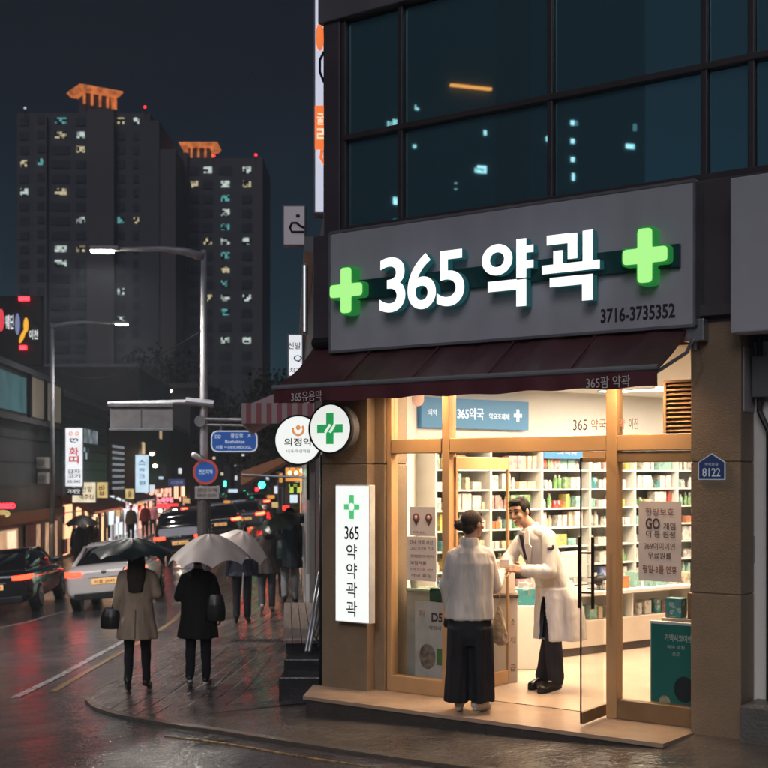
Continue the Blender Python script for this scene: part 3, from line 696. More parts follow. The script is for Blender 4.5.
text('내과·여성의원', c + nrm * .008 - ZW * .115, ux, ZW, r * .95, r * .14, mat('grey_print', (.3, .3, .3), .5), t_)
mb = MB(fr)
for a0 in range(-200, 21, 20):
    a1 = a0 + 20; q = [(math.cos(R(a)) * rr, math.sin(R(a)) * rr + r * .42) for a, rr in ((a0, r * .17), (a0, r * .27), (a1, r * .27), (a1, r * .17))]
    mb.add([(x, -.009, z) for x, z in q], [(0, 1, 2, 3)])
m_orE = emi('orange_emblem', (.85, .38, .15), .7)
mb.build('emblem', m_orE, t_); mb = MB(fr); mb.ell((0, -.008, r * .5), (r * .1, .004, r * .1)); mb.build('emblem_dot', m_orE, t_)
mb = MB(); mb.tube([c + ux * r * .8 - nrm * .06, Vector((rline(13) + .05, 13.1, c.z))], .015, 8); mb.build('bracket', m_dark, t_)

# tall lit sign on the left pillar
u0, u1, z0, z1 = fbox(335.5, 369.5, 485, 623, .25)
t_ = thing('light_box', 'tall white light box on the left pillar reading 365 downwards under a green cross', 'light box', P((u0 + u1) / 2, -.18, z0))
mb = MB(FR); mb.bbox(u0, u1, -.25, -.165, z0, z1, .006); mb.build('casing', mat('white_casing', (.6, .6, .6), .4), t_)
m_lb = emi('light_box_face', (.96, 1, .97), .86, base=(.7, .7, .7))
mb = MB(FR); mb.box(u0 + .008, u1 - .008, -.256, -.2502, z0 + .01, z1 - .01); mb.build('lit_face', m_lb, t_)
uc = (u0 + u1) / 2; m_pr = mat('black_print', (.01, .01, .012), .5)
zc = fac(353, 507, .25)[1]
mb = MB(FR); cross_mb(mb, uc, zc, .083, .105, .024, -.262, -.2565, .006); cg = mb.build('green_cross', emi('pale_green_light', (.10, .62, .22), .8), t_)
mb = MB(FR); mb.ell((uc, -.264, zc), (.03, .003, .034)); mb.build('emblem', m_lb, cg)
text('365', P(uc, -.2565, fac(353, 533, .25)[1]), FU, ZW, .155, .115, m_pr, t_, bold=.004)
for ch, y in (('약', 552), ('약', 571), ('곽', 590), ('곽', 609)): text(ch, P(uc, -.2565, fac(353, y, .25)[1]), FU, ZW, .115, .135, m_pr, t_, bold=.004)

# house number plate and intercom, meter and pipes on the right
m_plate = emi('blue_enamel_glow', (.01, .025, .09), .25, base=(.015, .04, .14)); m_plw = emi('white_enamel_glow', (.5, .55, .6), .35)  # number plate colours carry a faint glow of their own
u0, u1, z0, z1 = fbox(698, 725, 454, 480, .17)
t_ = thing('number_plate', 'small blue house-shaped number plate 8122 on the right pillar', 'number plate', P((u0 + u1) / 2, -.165, z0))
mb = MB(FR); um_ = (u0 + u1) / 2; hs = [(u0, z0), (u1, z0), (u1, z1 - .06), (um_, z1 + .005), (u0, z1 - .06)]
mb.prism(hs, -.166, -.162, 'y'); mb.build('border', m_plw, t_)
mb = MB(FR); mb.prism([(um_ + (a - um_) * .93, (z0 + z1) / 2 + (b_ - (z0 + z1) / 2) * .93) for a, b_ in hs], -.170, -.1665, 'y'); mb.build('face', m_plate, t_)
text('8122', P(um_, -.1705, z0 + .055), FU, ZW, .135, .062, m_plw, t_, bold=.01, thick=.003); text('약국로길', P(um_, -.1705, z1 - .075), FU, ZW, .10, .022, m_plw, t_, thick=.003)
u0, u1, z0, z1 = fbox(742, 755, 536, 562, -.1)
t_ = thing('intercom', 'small pale intercom panel on the brown wall beside the right pillar', 'intercom', P((u0 + u1) / 2, .1, z0))
mb = MB(FR); mb.bbox(u0, u1, .085, .12, z0, z1, .006); mb.build('housing', mat('pale_plastic', (.30, .29, .28), .5), t_)
mb = MB(FR)
for i in range(3):
    for j in range(4): mb.box(u0 + .02 + i * .025, u0 + .035 + i * .025, .078, .0848, z0 + .03 + j * .03, z0 + .048 + j * .03)
mb.build('buttons', m_black, t_)
mb = MB(FR); mb.bbox(u0 + .02, u1 - .02, .1, .12, z1 + .1, z1 + .18, .004); props(mb.build('notice_label', mat('pale_notice', (.35, .33, .31), .6)), 'tiny pale notice stuck to the brown wall above the intercom', 'notice')
t_ = thing('service_box', 'tall pale grey cable box high on the wall right of the pillar', 'service box', P(UR1 + .03, .0, 2.4))
u0, u1, z0, z1 = fbox(734, 744, 346, 412, .12)
mb = MB(FR); mb.bbox(u0, u1, -.12, .118, z0, z1, .012); mb.build('housing', mat('pale_box', (.42, .38, .38), .4), t_)
mb = MB(FR); mb.tube([(u1 + .05, .06, 3.0), (u1 + .05, .06, 2.35), (u1 + .12, .06, 2.2), (u1 + .12, .06, .2)], .022, 8); mb.build('cable_pipe', m_black, t_)
mb = MB(FR); mb.bbox(u1 + .01, u1 + .16, .0, .118, 2.45, 2.75, .01); mb.build('junction_box', mat('dark_grey_box', (.12, .12, .13), .5), t_)
mb = MB(FR); mb.tube([(u1 + .25, .05, 3.0), (u1 + .24, .04, 1.9), (u1 + .26, .03, 1.0), (u1 + .25, .05, .3)], .013, 8); mb.build('cable', m_black, t_)

# ------------------------------------------------------------------ posters on and behind the glass
def poster(label, fx, v, name, mats_, lines, cat='poster', thick=.006):
    u0, u1, z0, z1 = fbox(*fx, v); o = thing(name, label, cat, P((u0 + u1) / 2, -v, z0))
    mb = MB(FR); mb.box(u0, u1, -v, -v + thick, z0, z1); mb.build('sheet', mats_, o)
    for (body, fx_, fz, w_, h_, m_, bold) in lines:
        text(body, P(u0 + (u1 - u0) * fx_, -v - .0005, z0 + (z1 - z0) * fz), FU, ZW, (u1 - u0) * w_, (z1 - z0) * h_, m_, o, 'lettering', bold=bold, thick=.003)
    return o, (u0, u1, z0, z1)
m_paper = mat('pinkish_paper', (.80, .68, .61), .6, var=.04); m_ink = mat('brown_ink', (.10, .05, .04), .6); m_ink2 = mat('rust_ink', (.26, .09, .06), .6)
poster('pinkish paper notice headed GO on the right shop window', (638.5, 681, 501.5, 581.5), .035, 'paper_notice', m_paper,
       [('한방보호', .5, .87, .66, .10, m_ink2, 0), ('GO', .34, .72, .34, .14, m_ink, .03), ('게임', .73, .69, .28, .09, m_ink, .01), ('더 등 원정', .52, .59, .68, .08, m_ink, .01), ('369여이이연', .5, .44, .72, .09, m_ink, .0), ('무료원를', .5, .32, .55, .08, m_ink, .01), ('평일-3를 연휴', .5, .15, .80, .10, m_ink2, .01)])
o, (u0, u1, z0, z1) = poster('pinkish paper notice with two brown map pins on the left shop window', (409.5, 435, 507, 536), .035, 'paper_notice', m_paper, [('약국 보건', .38, .12, .5, .08, m_ink, 0)])
for fx_ in (.27, .76):
    mb = MB(FR); uc = u0 + (u1 - u0) * fx_; zc = z0 + (z1 - z0) * .62
    mb.ell((uc, -.038, zc), (.036, .004, .040)); mb.add([(uc - .02, -.037, zc - .03), (uc + .02, -.037, zc - .03), (uc, -.037, zc - .075)], [(0, 1, 2)])
    mb.build('pin_symbol', m_ink2, o)
    mb = MB(FR); mb.ell((u0 + (u1 - u0) * fx_, -.043, z0 + (z1 - z0) * .64), (.016, .003, .018)); mb.build('pin_dot', m_paper, o)
poster('pinkish paper notice with rows of small brown text on the left shop window', (407, 436, 537, 581), .035, 'paper_notice', m_paper,
       [('안내 약국 시간', .5, .88, .8, .10, m_ink, .01), ('CGO 보건증 안내', .5, .74, .8, .08, m_ink, 0), ('대대원원대어한자', .52, .56, .82, .07, m_ink, 0), ('보험약품', .4, .41, .55, .08, m_ink, .01), ('조제 안내문 상담', .5, .26, .8, .06, m_ink2, 0), ('약국 휴일', .5, .12, .7, .07, m_ink, 0)])
m_red = mat('rose_print', (.55, .22, .16), .6)
o = thing('window_lettering', 'dark and rose lettering beginning 365 on the transom glass', 'lettering', P(1.9, .0, 2.3))
for body, x0, x1, m_ in (('365', 573, 587, m_ink), ('약국의 약', 591, 625, m_red), ('이진', 629, 638, m_ink)):
    u0, u1, z0, z1 = fbox(x0, x1, 423, 436, -.015); text(body, P((u0 + u1) / 2, .017, z_tr1 + .085), FU, ZW, u1 - u0, .085, m_, o, thick=.003)
# dark round sticker high on left pane
u, z = fac(417, 402, 0); mb = MB(FR); mb.disc((u, .018, z + .03), (0, -1, 0), .065, .004, 28)
props(mb.build('round_sticker', mat('mauve_sticker', (.30, .20, .20), .5)), 'round mauve sticker high on the left transom glass', 'sticker')

# ------------------------------------------------------------------ inside: shelf wall
m_shelf = mat('white_shelf_board', (.78, .77, .74), .4, var=.03)
cabs = thing('wall_shelving', 'white wall of medicine shelves at the back of the pharmacy', 'shelving', SH(2, -.2, 0))
SHZ = [.66, .875, 1.09, 1.305, 1.52, 1.735, 1.95]
div = [-.14, .62, 1.38, 2.14, 2.90, 3.66, 4.42, 5.2]
mb = MB(SH)
for z in SHZ + [2.17]: mb.box(-.16, 5.2, -.34, -.004, z - .018, z)
shb = mb.build('shelf_boards', m_shelf, cabs)
for d in div: mb = MB(SH); mb.bbox(d - .014, d + .014, -.355, -.002, .0, 2.19, .003); mb.build('upright', m_shelf, cabs)
mb = MB(SH); mb.box(-.16, 5.2, -.0035, .018, 0, 2.17); mb.build('back_panel', mat('grey_back_panel', (.42, .47, .46), .6), cabs)
for i in range(7):
    mb = MB(SH); mb.bbox(div[i] + .02, div[i + 1] - .02, -.352, -.33, .06, .63, .005); mb.build('cupboard_door', m_shelf, cabs)
m_bh = emi('blue_header', (.05, .16, .30), .5, base=(.06, .2, .36))
mb = MB(SH); mb.box(1.40, 2.12, -.362, -.345, 2.075, 2.24); hd = mb.build('blue_header_strip', m_bh, cabs); text('의약품', SH(1.76, -.3625, 2.15), SX, ZW, .3, .07, emi('white_print_lit', (.8, .85, .9), .7), hd)
pal = {'white': (.72, .70, .66), 'cream': (.66, .56, .38), 'mint': (.30, .55, .48), 'teal': (.06, .30, .34), 'orange': (.62, .22, .08), 'yellow': (.66, .55, .12), 'blue': (.08, .18, .42), 'pink': (.62, .34, .32), 'green': (.20, .42, .14), 'red': (.50, .07, .06), 'brown': (.16, .08, .05)}
pm = {}
for kx, c in pal.items():
    m, n, l = nodes_of(kx + '_carton'); b = n['Principled BSDF']; b.inputs['Roughness'].default_value = .45
    t = n.new('ShaderNodeTexCoord'); 
    mp = n.new('ShaderNodeMapping'); l.new(t.outputs['Object'], mp.inputs[0]); mp.inputs['Rotation'].default_value = (R(90), 0, 0); 
    vo = n.new('ShaderNodeTexVoronoi'); vo.distance = 'CHEBYCHEV'; vo.inputs['Scale'].default_value = 26; l.new(t.outputs['Object'], vo.inputs[0])
    oi = n.new('ShaderNodeObjectInfo'); va = n.new('ShaderNodeVectorMath'); va.operation = 'ADD'; l.new(t.outputs['Object'], va.inputs[0]); l.new(oi.outputs['Random'], va.inputs[1]); l.new(va.outputs[0], vo.inputs[0])
    sc_ = n.new('ShaderNodeSeparateColor'); l.new(vo.outputs['Color'], sc_.inputs[0]); rp = n.new('ShaderNodeValToRGB'); rp.color_ramp.interpolation = 'CONSTANT'; l.new(sc_.outputs[0], rp.inputs[0])
    rp.color_ramp.elements[0].color = tuple(c) + (1,); rp.color_ramp.elements[1].position = .62; rp.color_ramp.elements[1].color = tuple(x * .5 + .35 for x in c) + (1,)
    for q_, cc in ((.76, (.10, .16, .30)), (.84, (.45, .12, .08)), (.90, tuple(x * .5 for x in c)), (.96, (.06, .28, .16))): k_ = rp.color_ramp.elements.new(q_); k_.color = tuple(.5 * x + .5 * y for x, y in zip(cc, c)) + (1,)
    br = rp
    l.new(br.outputs[0], b.inputs['Base Color']); pm[kx] = m
rowname = ['lowest', 'second', 'third', 'fourth', 'fifth', 'sixth', 'top']
protos = {}
def carton(col, w, h, d):
    k_ = ('c', col, round(w, 2), round(h, 2))
    if k_ not in protos:
        mb = MB(); mb.bbox(-w / 2, w / 2, -d / 2, d / 2, 0, h, .003); o = mb.build('medicine_box', pm[col], origin=Vector((0, 0, 0))); protos[k_] = o.data; bpy.data.objects.remove(o)
    return protos[k_]
def bottle(col, r, h):
    k_ = ('b', col, round(r, 3), round(h, 2))
    if k_ not in protos:
        mb = MB(); mb.tube([(0, 0, 0), (0, 0, h * .7), (0, 0, h * .78), (0, 0, h * .8)], [r, r, r * .55, r * .5], 12); mb.m = 1; mb.tube([(0, 0, h * .8), (0, 0, h)], r * .55, 12)
        o = mb.build('medicine_bottle', mats=[pm[col], m_white], origin=Vector((0, 0, 0)), smooth=False); protos[k_] = o.data; bpy.data.objects.remove(o)
    return protos[k_]
rz_s = math.atan2(.6, .8)
nbox = nbot = 0
bays = ['leftmost', 'second', 'third', 'middle', 'fifth', 'sixth', 'rightmost']
def put(me, name, loc, rz, label, cat, group):
    o = bpy.data.objects.new(name, me); COL.objects.link(o); o.location = loc; o.rotation_euler = (0, 0, rz); props(o, label, cat, group)
    return o
random.seed(11)
wts = ['white'] * 7 + ['cream'] * 2 + ['mint'] * 2 + ['teal', 'orange', 'yellow', 'blue', 'pink', 'green', 'red', 'white']
for ri, z in enumerate(SHZ):
    for bi in range(7):
        x = div[bi] + .035; end = div[bi + 1] - .03
        while x < end - .03:
            col = random.choice(wts); kind = random.random()
            rep = random.choice([1, 1, 2, 2, 3])
            if kind < .62:
                w = random.choice([.04, .055, .07, .09, .12]); h = random.choice([.08, .10, .13, .15, .17]); me = ('c', w, h)
            else: w = random.choice([.04, .05, .06]); h = random.choice([.10, .13, .16]); me = ('b', w, h)
            for _ in range(rep):
                if x + w > end: break
                p = SH(x + w / 2, -.24 + random.uniform(-.015, .015), z + .0005)
                if me[0] == 'c' and nbox < 299:
                    put(carton(col, w, h, .12), 'medicine_box', p, rz_s + random.uniform(-.05, .05), f'{col} medicine carton on the {rowname[ri]} shelf in the {bays[bi]} bay', 'medicine box', 'medicine cartons on the pharmacy shelves'); nbox += 1
                elif nbot < 299:
                    if me[0] == 'c': w = .06; h = .14
                    put(bottle(col, w / 2, h), 'medicine_bottle', p, rz_s, f'{col} medicine bottle on the {rowname[ri]} shelf in the {bays[bi]} bay', 'medicine bottle', 'medicine bottles on the pharmacy shelves'); nbot += 1
                x += w + .008
            x += random.choice([.01, .02, .05])
# blue banner above the shelves
bn = thing('wall_banner', 'blue banner reading 365 with a white cross above the shelves', 'banner', SH(.8, -.1, 2.3))
x1 = 1.45; mb = MB(SH); mb.box(-.10, x1, -.06, -.002, 2.40, 2.72); mb.build('board', m_bh, bn)
m_bw = emi('banner_white', (.85, .92, 1), .8)
text('365약국', SH(.58, -.062, 2.56), SX, ZW, .38, .13, m_bw, bn, bold=.02); text('약요조제제', SH(1.0, -.062, 2.54), SX, ZW, .30, .07, m_bw, bn, bold=.01); text('의약', SH(.05, -.062, 2.56), SX, ZW, .12, .07, m_bw, bn)
mb = MB(SH); mb.ell((.28, -.063, 2.56), (.07, .004, .09)); mb.build('round_emblem', m_bw, bn)
mb = MB(SH); mb.box(1.22, 1.34, -.068, -.061, 2.54, 2.58); mb.box(1.26, 1.30, -.068, -.061, 2.581, 2.63); mb.box(1.26, 1.30, -.068, -.061, 2.49, 2.539); mb.build('white_cross', m_bw, bn)

# counter
m_cnt = mat('cream_counter_panel', (.70, .60, .52), .4, var=.04)
ct = thing('counter', 'long low cream counter with an open product shelf behind the pharmacist', 'counter', SH(1.6, -1.3, 0))
mb = MB(SH); mb.bbox(-.10, 3.9, -1.20, -.85, .09, .36, .005); mb.build('drawer_base', m_cnt, ct)
mb = MB(SH); mb.box(-.08, 3.9, -1.17, -.87, .005, .0895); mb.build('kick_base', mat('dark_kick_base', (.12, .10, .10), .4), ct)
mb = MB(SH); mb.bbox(-.12, 3.92, -1.24, -.80, .62, .66, .005); mb.build('top', m_shelf, ct)
mb = MB(SH); mb.box(-.10, 3.9, -.87, -.85, .361, .619); mb.build('shelf_back', m_shelf, ct)
for x in (-.10, .9, 1.9, 2.9, 3.88): mb = MB(SH); mb.box(x, x + .02, -1.2, -.871, .361, .619); mb.build('divider', m_shelf, ct)
u = .25; mb = MB(SH); mb.box(.02, .30, -1.212, -1.2005, .12, .33); pn = mb.build('notice_panel', m_paper, ct); text('초안', SH(.16, -1.2125, .24), SX, ZW, .13, .08, m_ink, pn)
for i in range(26):
    x = .0 + i * .15 + random.uniform(-.02, .02); col = random.choice(wts)
    if abs((x % 1.0) - .9) < .07 : continue
    put(carton(col, random.choice([.06, .08, .10]), random.choice([.10, .13, .15]), .12), 'counter_carton', SH(x, -1.08, .3605), rz_s, f'{col} carton on the open shelf of the low counter', 'carton', 'cartons inside the low counter')
for i in range(20):
    x = .05 + i * .19 + random.uniform(-.03, .03); col = random.choice(wts)
    if 1.0 < x < 1.45: continue
    put(carton(col, random.choice([.08, .10, .13]), random.choice([.10, .13, .17]), .12), 'counter_carton', SH(x, -1.05 + random.uniform(-.06, .06), .6605), rz_s + random.uniform(-.2, .2), f'{col} carton standing on top of the low counter', 'carton', 'cartons on the counter top')
t_ = thing('computer', 'white till computer standing on the counter behind the pharmacist', 'computer', SH(1.2, -1.0, .66))
mb = MB(SH); mb.bbox(1.03, 1.40, -1.02, -.98, .80, 1.08, .01); mb.build('screen', m_white, t_); mb = MB(SH); mb.bbox(1.19, 1.24, -.98, -.95, .66, .9, .005); mb.bbox(1.12, 1.31, -1.06, -.90, .6605, .68, .004); mb.build('stand', m_white, t_)
t_ = thing('wire_basket', 'dark wire basket on the counter beside the glass door', 'basket', SH(1.55, -1.05, .66))
mb = MB(SH)
for z in (.67, .73, .79): mb.tube([(1.45, -1.15, z), (1.65, -1.15, z), (1.65, -.97, z), (1.45, -.97, z), (1.45, -1.15, z)], .005, 6)
for q in range(6): mb.tube([(1.45 + q * .04, -1.15, .67), (1.45 + q * .04, -1.15, .79)], .004, 6)
mb.build('wire_frame', m_black, t_); mb = MB(SH); mb.ell((1.55, -1.06, .76), (.08, .07, .06)); mb.build('liner', m_black, t_)
# display stand near the customer
def wbox(px0, px1, py0, py1, Y, dep, mb=None):
    x0, x1, z0, z1 = pxs(px0, px1, py0, py1, Y); return x0, x1, Y, Y + dep, z0, z1
x0, x1, z0, z1 = pxs(493, 520, 600, 692, 11.15)
t_ = thing('display_stand', 'cream display stand with small printed marks between customer and pharmacist', 'display stand', ((x0 + x1) / 2, 11.3, 0))
rr = R(-8); 
mb = MB(); mb.bbox(x0 - .1, x1, 11.35, 11.7, 0.004, z1, .008); mb.build('body', m_cnt, t_)
mb = MB(); mb.bbox(x0 - .12, x1 + .01, 11.33, 11.72, z1, z1 + .03, .005); mb.build('top', mat('dark_counter_edge', (.12, .08, .06), .4), t_)
mb = MB()
for y, s_ in ((622, '소'), (640, '시요'), (668, '급')):
    text(s_, at(513, y, 11.345), XW, ZW, .05, .06, None, None, mb=mb, thick=.002)
mb.build('lettering', m_ink, t_)
mb = MB(); mb.bbox(x1 - .2, x1 - .02, 11.40, 11.45, z1 + .031, z1 + .33, .003); props(mb.build('notice_card', m_paper), 'cream card leaning on the display stand top', 'card')
x0, x1, z0, z1 = pxs(521, 541, 607, 622, 11.9)
mb = MB(); mb.bbox(x0 - .2, x1 + .02, 12.1, 12.4, .004, .62, .006); props(mb.build('side_cabinet', m_shelf), 'low white cabinet behind the display stand', 'cabinet')
mb = MB(); mb.bbox(x0, x1 - .02, 12.15, 12.25, .6205, .78, .004); props(mb.build('blue_carton', pm['teal']), 'teal and white carton on the low white cabinet', 'carton')
# left window display
x0 = .06; u0, u1, z0, z1 = fbox(395, 416, 586, 685, -.22)
t_ = thing('window_cabinet', 'low grey cabinet standing inside the left shop window', 'cabinet', P(.25, .3, 0))
mb = MB(FR); mb.bbox(.06, um + .0, .2, .46, .005, .86, .006); mb.build('body', mat('grey_green_cabinet', (.40, .40, .35), .4), t_)
mb = MB(FR); mb.bbox(.055, um + .01, .19, .47, .861, .885, .004); mb.build('glass_top', mat('pale_green_glass', (.45, .6, .5), .1), t_)
u0, u1, z0, z1 = fbox(416.5, 444, 604, 679, -.10)
o, b_ = poster('white poster with dark block lettering and a round dish standing in the left window', (415, 446, 602, 678), -.12, 'standing_poster', mat('white_poster', (.62, .60, .57), .5), [('D5', .72, .80, .36, .12, m_ink, .03), ('약사', .22, .84, .2, .09, m_red, .02), ('약의사', .66, .66, .4, .06, m_ink, 0)])
u0, u1, z0, z1 = b_
mb = MB(FR); mb.ell(((u0 + u1) / 2 - .03, .116, z0 + (z1 - z0) * .28), (.085, .005, .11)); mb.build('dish_picture', mat('brown_picture', (.28, .22, .18), .6, var=.6, vscale=20), o)
mb = MB(FR); mb.box(u0 + (u1 - u0) * .72, u1 - .005, .114, .1195, z0 + .12, z0 + .26); mb.build('green_patch', mat('green_patch', (.12, .26, .08), .6), o)
mb = MB(FR); mb.bbox(.34, um - .04, .14, .19, z1 + .005, z1 + .12, .01); props(mb.build('green_tray', mat('dark_green_tray', (.03, .09, .06), .5)), 'dark green tray above the standing poster in the window', 'tray')
mb = MB(FR); mb.tube([(.12, .24, .886), (.12, .24, .93), (.12, .24, 1.05)], [.035, .04, .055], 14); props(mb.build('clear_vase', mat('pale_vase', (.6, .6, .5), .2)), 'small pale vase on the grey window cabinet', 'vase')
# right window display
uA, uB, zA, zB = fbox(650, 690, 622, 712, -.10)
t_ = thing('poster_stand', 'teal advertising board with white lettering inside the right shop window', 'poster stand', P((uA + uB) / 2, .1, 0))
m_tealb, n, l = nodes_of('teal_board'); b = n['Principled BSDF']; b.inputs['Roughness'].default_value = .35; b.inputs['Base Color'].default_value = (.02, .20, .18, 1)
uB = UE; zA = .06
mb = MB(FR); mb.bbox(uA, uB, .10, .14, zA, zB, .004); mb.build('border', m_white, t_)
mb = MB(FR); mb.box(uA + .012, uB - .001, .092, .0995, zA + .012, zB - .02); mb.build('board', m_tealb, t_)
uc = (uA + uB) / 2; m_pw = mat('pale_print', (.6, .65, .6), .5)
text('가맥시코이앤', P(uc + .02, .0915, zB - .12), FU, ZW, .22, .055, m_pw, t_, bold=.01); text('약국 추천', P(uc, .0915, zB - .19), FU, ZW, .14, .025, m_pw, t_); text('건강', P(uc, .0915, zB - .24), FU, ZW, .06, .03, m_pw, t_)
mb = MB(FR); mb.ell((uc + .07, .09, zA + .2), (.085, .004, .1)); mb.build('round_picture', mat('dark_round', (.02, .03, .04), .4), t_)
mb = MB(FR); mb.ell((uc - .09, .09, zA + .09), (.045, .004, .05)); mb.build('cream_picture', mat('cream_round', (.5, .45, .3), .5, var=.4, vscale=20), t_)
mb = MB(FR); mb.bbox(uA + .06, uB, .17, .45, .005, zB + .02, .005); props(mb.build('window_plinth', mat('cream_plinth', (.5, .42, .34), .5)), 'cream plinth behind the teal board', 'plinth')
mb = MB(FR); mb.bbox(uA + .08, uA + .21, .2, .32, zB + .021, zB + .17, .004); props(mb.build('teal_carton', pm['teal']), 'teal product carton on the plinth behind the right window', 'carton')
mb = MB(FR); mb.bbox(uA + .26, uB, .2, .38, zB + .021, zB + .22, .004); props(mb.build('brown_carton', mat('brown_card', (.25, .14, .08), .6)), 'brown cardboard carton on the plinth beside the right pillar', 'carton')
mb = MB(FR); mb.bbox(uA + .20, uB, .4, .46, zB + .021, zB + .42, .01); props(mb.build('dark_screen', m_black), 'dark panel standing behind the cartons by the right pillar', 'panel')
# ================================================================== PEOPLE
m_skin = mat('skin', (.50, .30, .21), .5, var=.06, vscale=10); m_hair = mat('black_hair', (.012, .009, .008), .7, var=.4, vscale=60, bump=.5, bscale=120, spec=.2)
m_hairb = mat('dark_brown_hair', (.030, .017, .012), .72, var=.4, vscale=60, bump=.4, bscale=120)
def fabric(name, col, rough=.85, bump=.35, bscale=14): return mat(name, col, rough, var=.22, vscale=5, bump=.32, bscale=bscale, spec=.25, stretch=(1.6, 1.6, .45))
def ring(c, a, b, r, f, amp=0, nf=7, ph=0, N=36, up=None):
    return [tuple(Vector(c) + (r * a * math.cos(t) + f * b * math.sin(t)) * (1 + amp * math.cos(nf * t + ph) + amp * .6 * math.cos((nf + 4) * t + ph * 2.3))) for t in (2 * math.pi * j / N for j in range(N))]
def hand(mb, w, d, nrm, curl, s, side=1):
    """w wrist, d pointing along the hand, nrm out of the back of the hand"""
    d = Vector(d).normalized(); nrm = (Vector(nrm) - d * Vector(nrm).dot(d)).normalized(); x = d.cross(nrm).normalized() * side
    w = Vector(w)
    for q in (-.026, -.009, .009, .026): mb.capsule(w + x * q * s * .7, w + d * .085 * s + x * q * s, .014 * s, .0135 * s, 8)
    for q, L in ((-.029, .062), (-.010, .076), (.010, .080), (.029, .070)):
        p = w + d * .085 * s + x * q * s; a1 = curl * .5; d1 = (d * math.cos(a1) - nrm * math.sin(a1)); a2 = curl * 1.3; d2 = d * math.cos(a2) - nrm * math.sin(a2)
        p1 = p + d1 * L * .55 * s; mb.capsule(p, p1, .0092 * s, .0085 * s, 8); mb.capsule(p1, p1 + d2 * L * .5 * s, .0085 * s, .0075 * s, 8)
    p = w + d * .025 * s + x * .03 * s; p1 = p + (d * .6 + x * .8 - nrm * .3).normalized() * .04 * s; p2 = p1 + (d * .9 + x * .2 - nrm * .5).normalized() * .035 * s
    mb.capsule(p, p1, .0125 * s, .0105 * s, 8); mb.capsule(p1, p2, .0105 * s, .009 * s, 8)
def headprims(mb, c, f, u, s, face=True):
    f = f.normalized(); r = f.cross(u).normalized(); u = r.cross(f).normalized(); M = Matrix((r, f, u)).transposed(); c = Vector(c)
    L = lambda a, b, d: c + r * a * s + f * b * s + u * d * s
    mb.ell(L(0, -.006, .028), (.076 * s, .095 * s, .090 * s), M, 20, 14); mb.ell(L(0, .028, -.042), (.056 * s, .060 * s, .066 * s), M, 18, 12)
    mb.ell(L(0, .062, -.092), (.024 * s, .022 * s, .022 * s), M)
    mb.capsule(L(0, .088, .018), L(0, .108, -.022), .009 * s, .0125 * s, 10); mb.ell(L(0, .070, .040), (.055 * s, .024 * s, .016 * s), M)
    for q in (-1, 1):
        mb.ell(L(q * .078, -.004, .0), (.011 * s, .020 * s, .031 * s), M); mb.ell(L(q * .038, .062, -.022), (.026 * s, .024 * s, .024 * s), M); mb.ell(L(q * .012, .096, -.024), (.010 * s, .010 * s, .008 * s), M)
    mb.ell(L(0, .082, -.060), (.026 * s, .012 * s, .012 * s), M)
    return L, M
def human(name, label, J, s, f, headf, headu=Vector((0, 0, 1)), vox=.012, group=None, hands=None, cat='person', skin=None):
    t_ = thing(name, label, cat, Vector(((J['anL'].x + J['anR'].x) / 2, (J['anL'].y + J['anR'].y) / 2, min(J['anL'].z, J['anR'].z) - .08 * s)), 0, group)
    mb = MB(); L, M = headprims(mb, J['head'], headf, headu, s)
    mb.capsule(J['neck'], L(0, -.015, -.04), .058 * s, .052 * s)
    sh = (J['shL'] + J['shR']) / 2
    mb.capsule(J['shL'], J['shR'], .035 * s, .035 * s); mb.capsule(J['neck'], J['hip'], .045 * s, .085 * s); mb.capsule(J['hipL'], J['hipR'], .065 * s, .065 * s); mb.capsule(sh + (J['hip'] - sh) * .3, J['hip'], .085 * s, .08 * s)
    for q in 'LR':
        mb.capsule(J['sh' + q], J['el' + q], .034 * s, .032 * s); mb.capsule(J['el' + q], J['wr' + q], .032 * s, .026 * s)
        mb.capsule(J['hip' + q], J['kn' + q], .060 * s, .045 * s); mb.capsule(J['kn' + q], J['an' + q], .042 * s, .032 * s); mb.capsule(J['an' + q], J['toe' + q], .036 * s, .025 * s)
        h = (hands or {}).get(q)
        d = (J['wr' + q] - J['el' + q]).normalized()
        if h: hand(mb, J['wr' + q], h[0], h[1], h[2], s, h[3])
        else: hand(mb, J['wr' + q], d, f.cross(ZW) * (1 if q == 'R' else -1), .9, s, 1)
    o = mb.build('body', skin or m_skin, t_, remesh=vox, sm=2)
    return t_, o, L, M
def shoes(t_, J, s, m, f=None, sole=None):
    for q in 'LR':
        a, b = J['an' + q], J['toe' + q]; d = (b - a); 
        mb = MB(); mb.capsule(a + (a - b) * .18 - ZW * .02 * s, b + d * .15, .042 * s, .036 * s); mb.capsule(a, a + ZW * .03 * s, .042 * s, .04 * s); mb.ell(b, (.045 * s, .05 * s, .03 * s))
        o = mb.build('shoe', m, t_, remesh=.008 if sole else .012, sm=2)
        if sole:
            mb = MB(); mb.capsule(a + (a - b) * .18 - ZW * .052 * s, b + d * .2 - ZW * .02 * s, .030 * s, .030 * s); mb.build('sole', sole, o, smooth=True)
def trousers(t_, J, s, m, r=(.098, .072, .06), vox=.014, nm='trousers'):
    mb = MB(); mb.capsule(J['hipL'] + ZW * .02, J['hipR'] + ZW * .02, .086 * s, .086 * s)
    for q in 'LR':
        mb.capsule(J['hip' + q], J['kn' + q], r[0] * s, r[1] * s); mb.capsule(J['kn' + q], J['an' + q] + (J['kn' + q] - J['an' + q]) * .06, r[1] * s, r[2] * s)
    mb.build(nm, m, t_, remesh=vox, sm=3, fold=(.006, 9, 8))
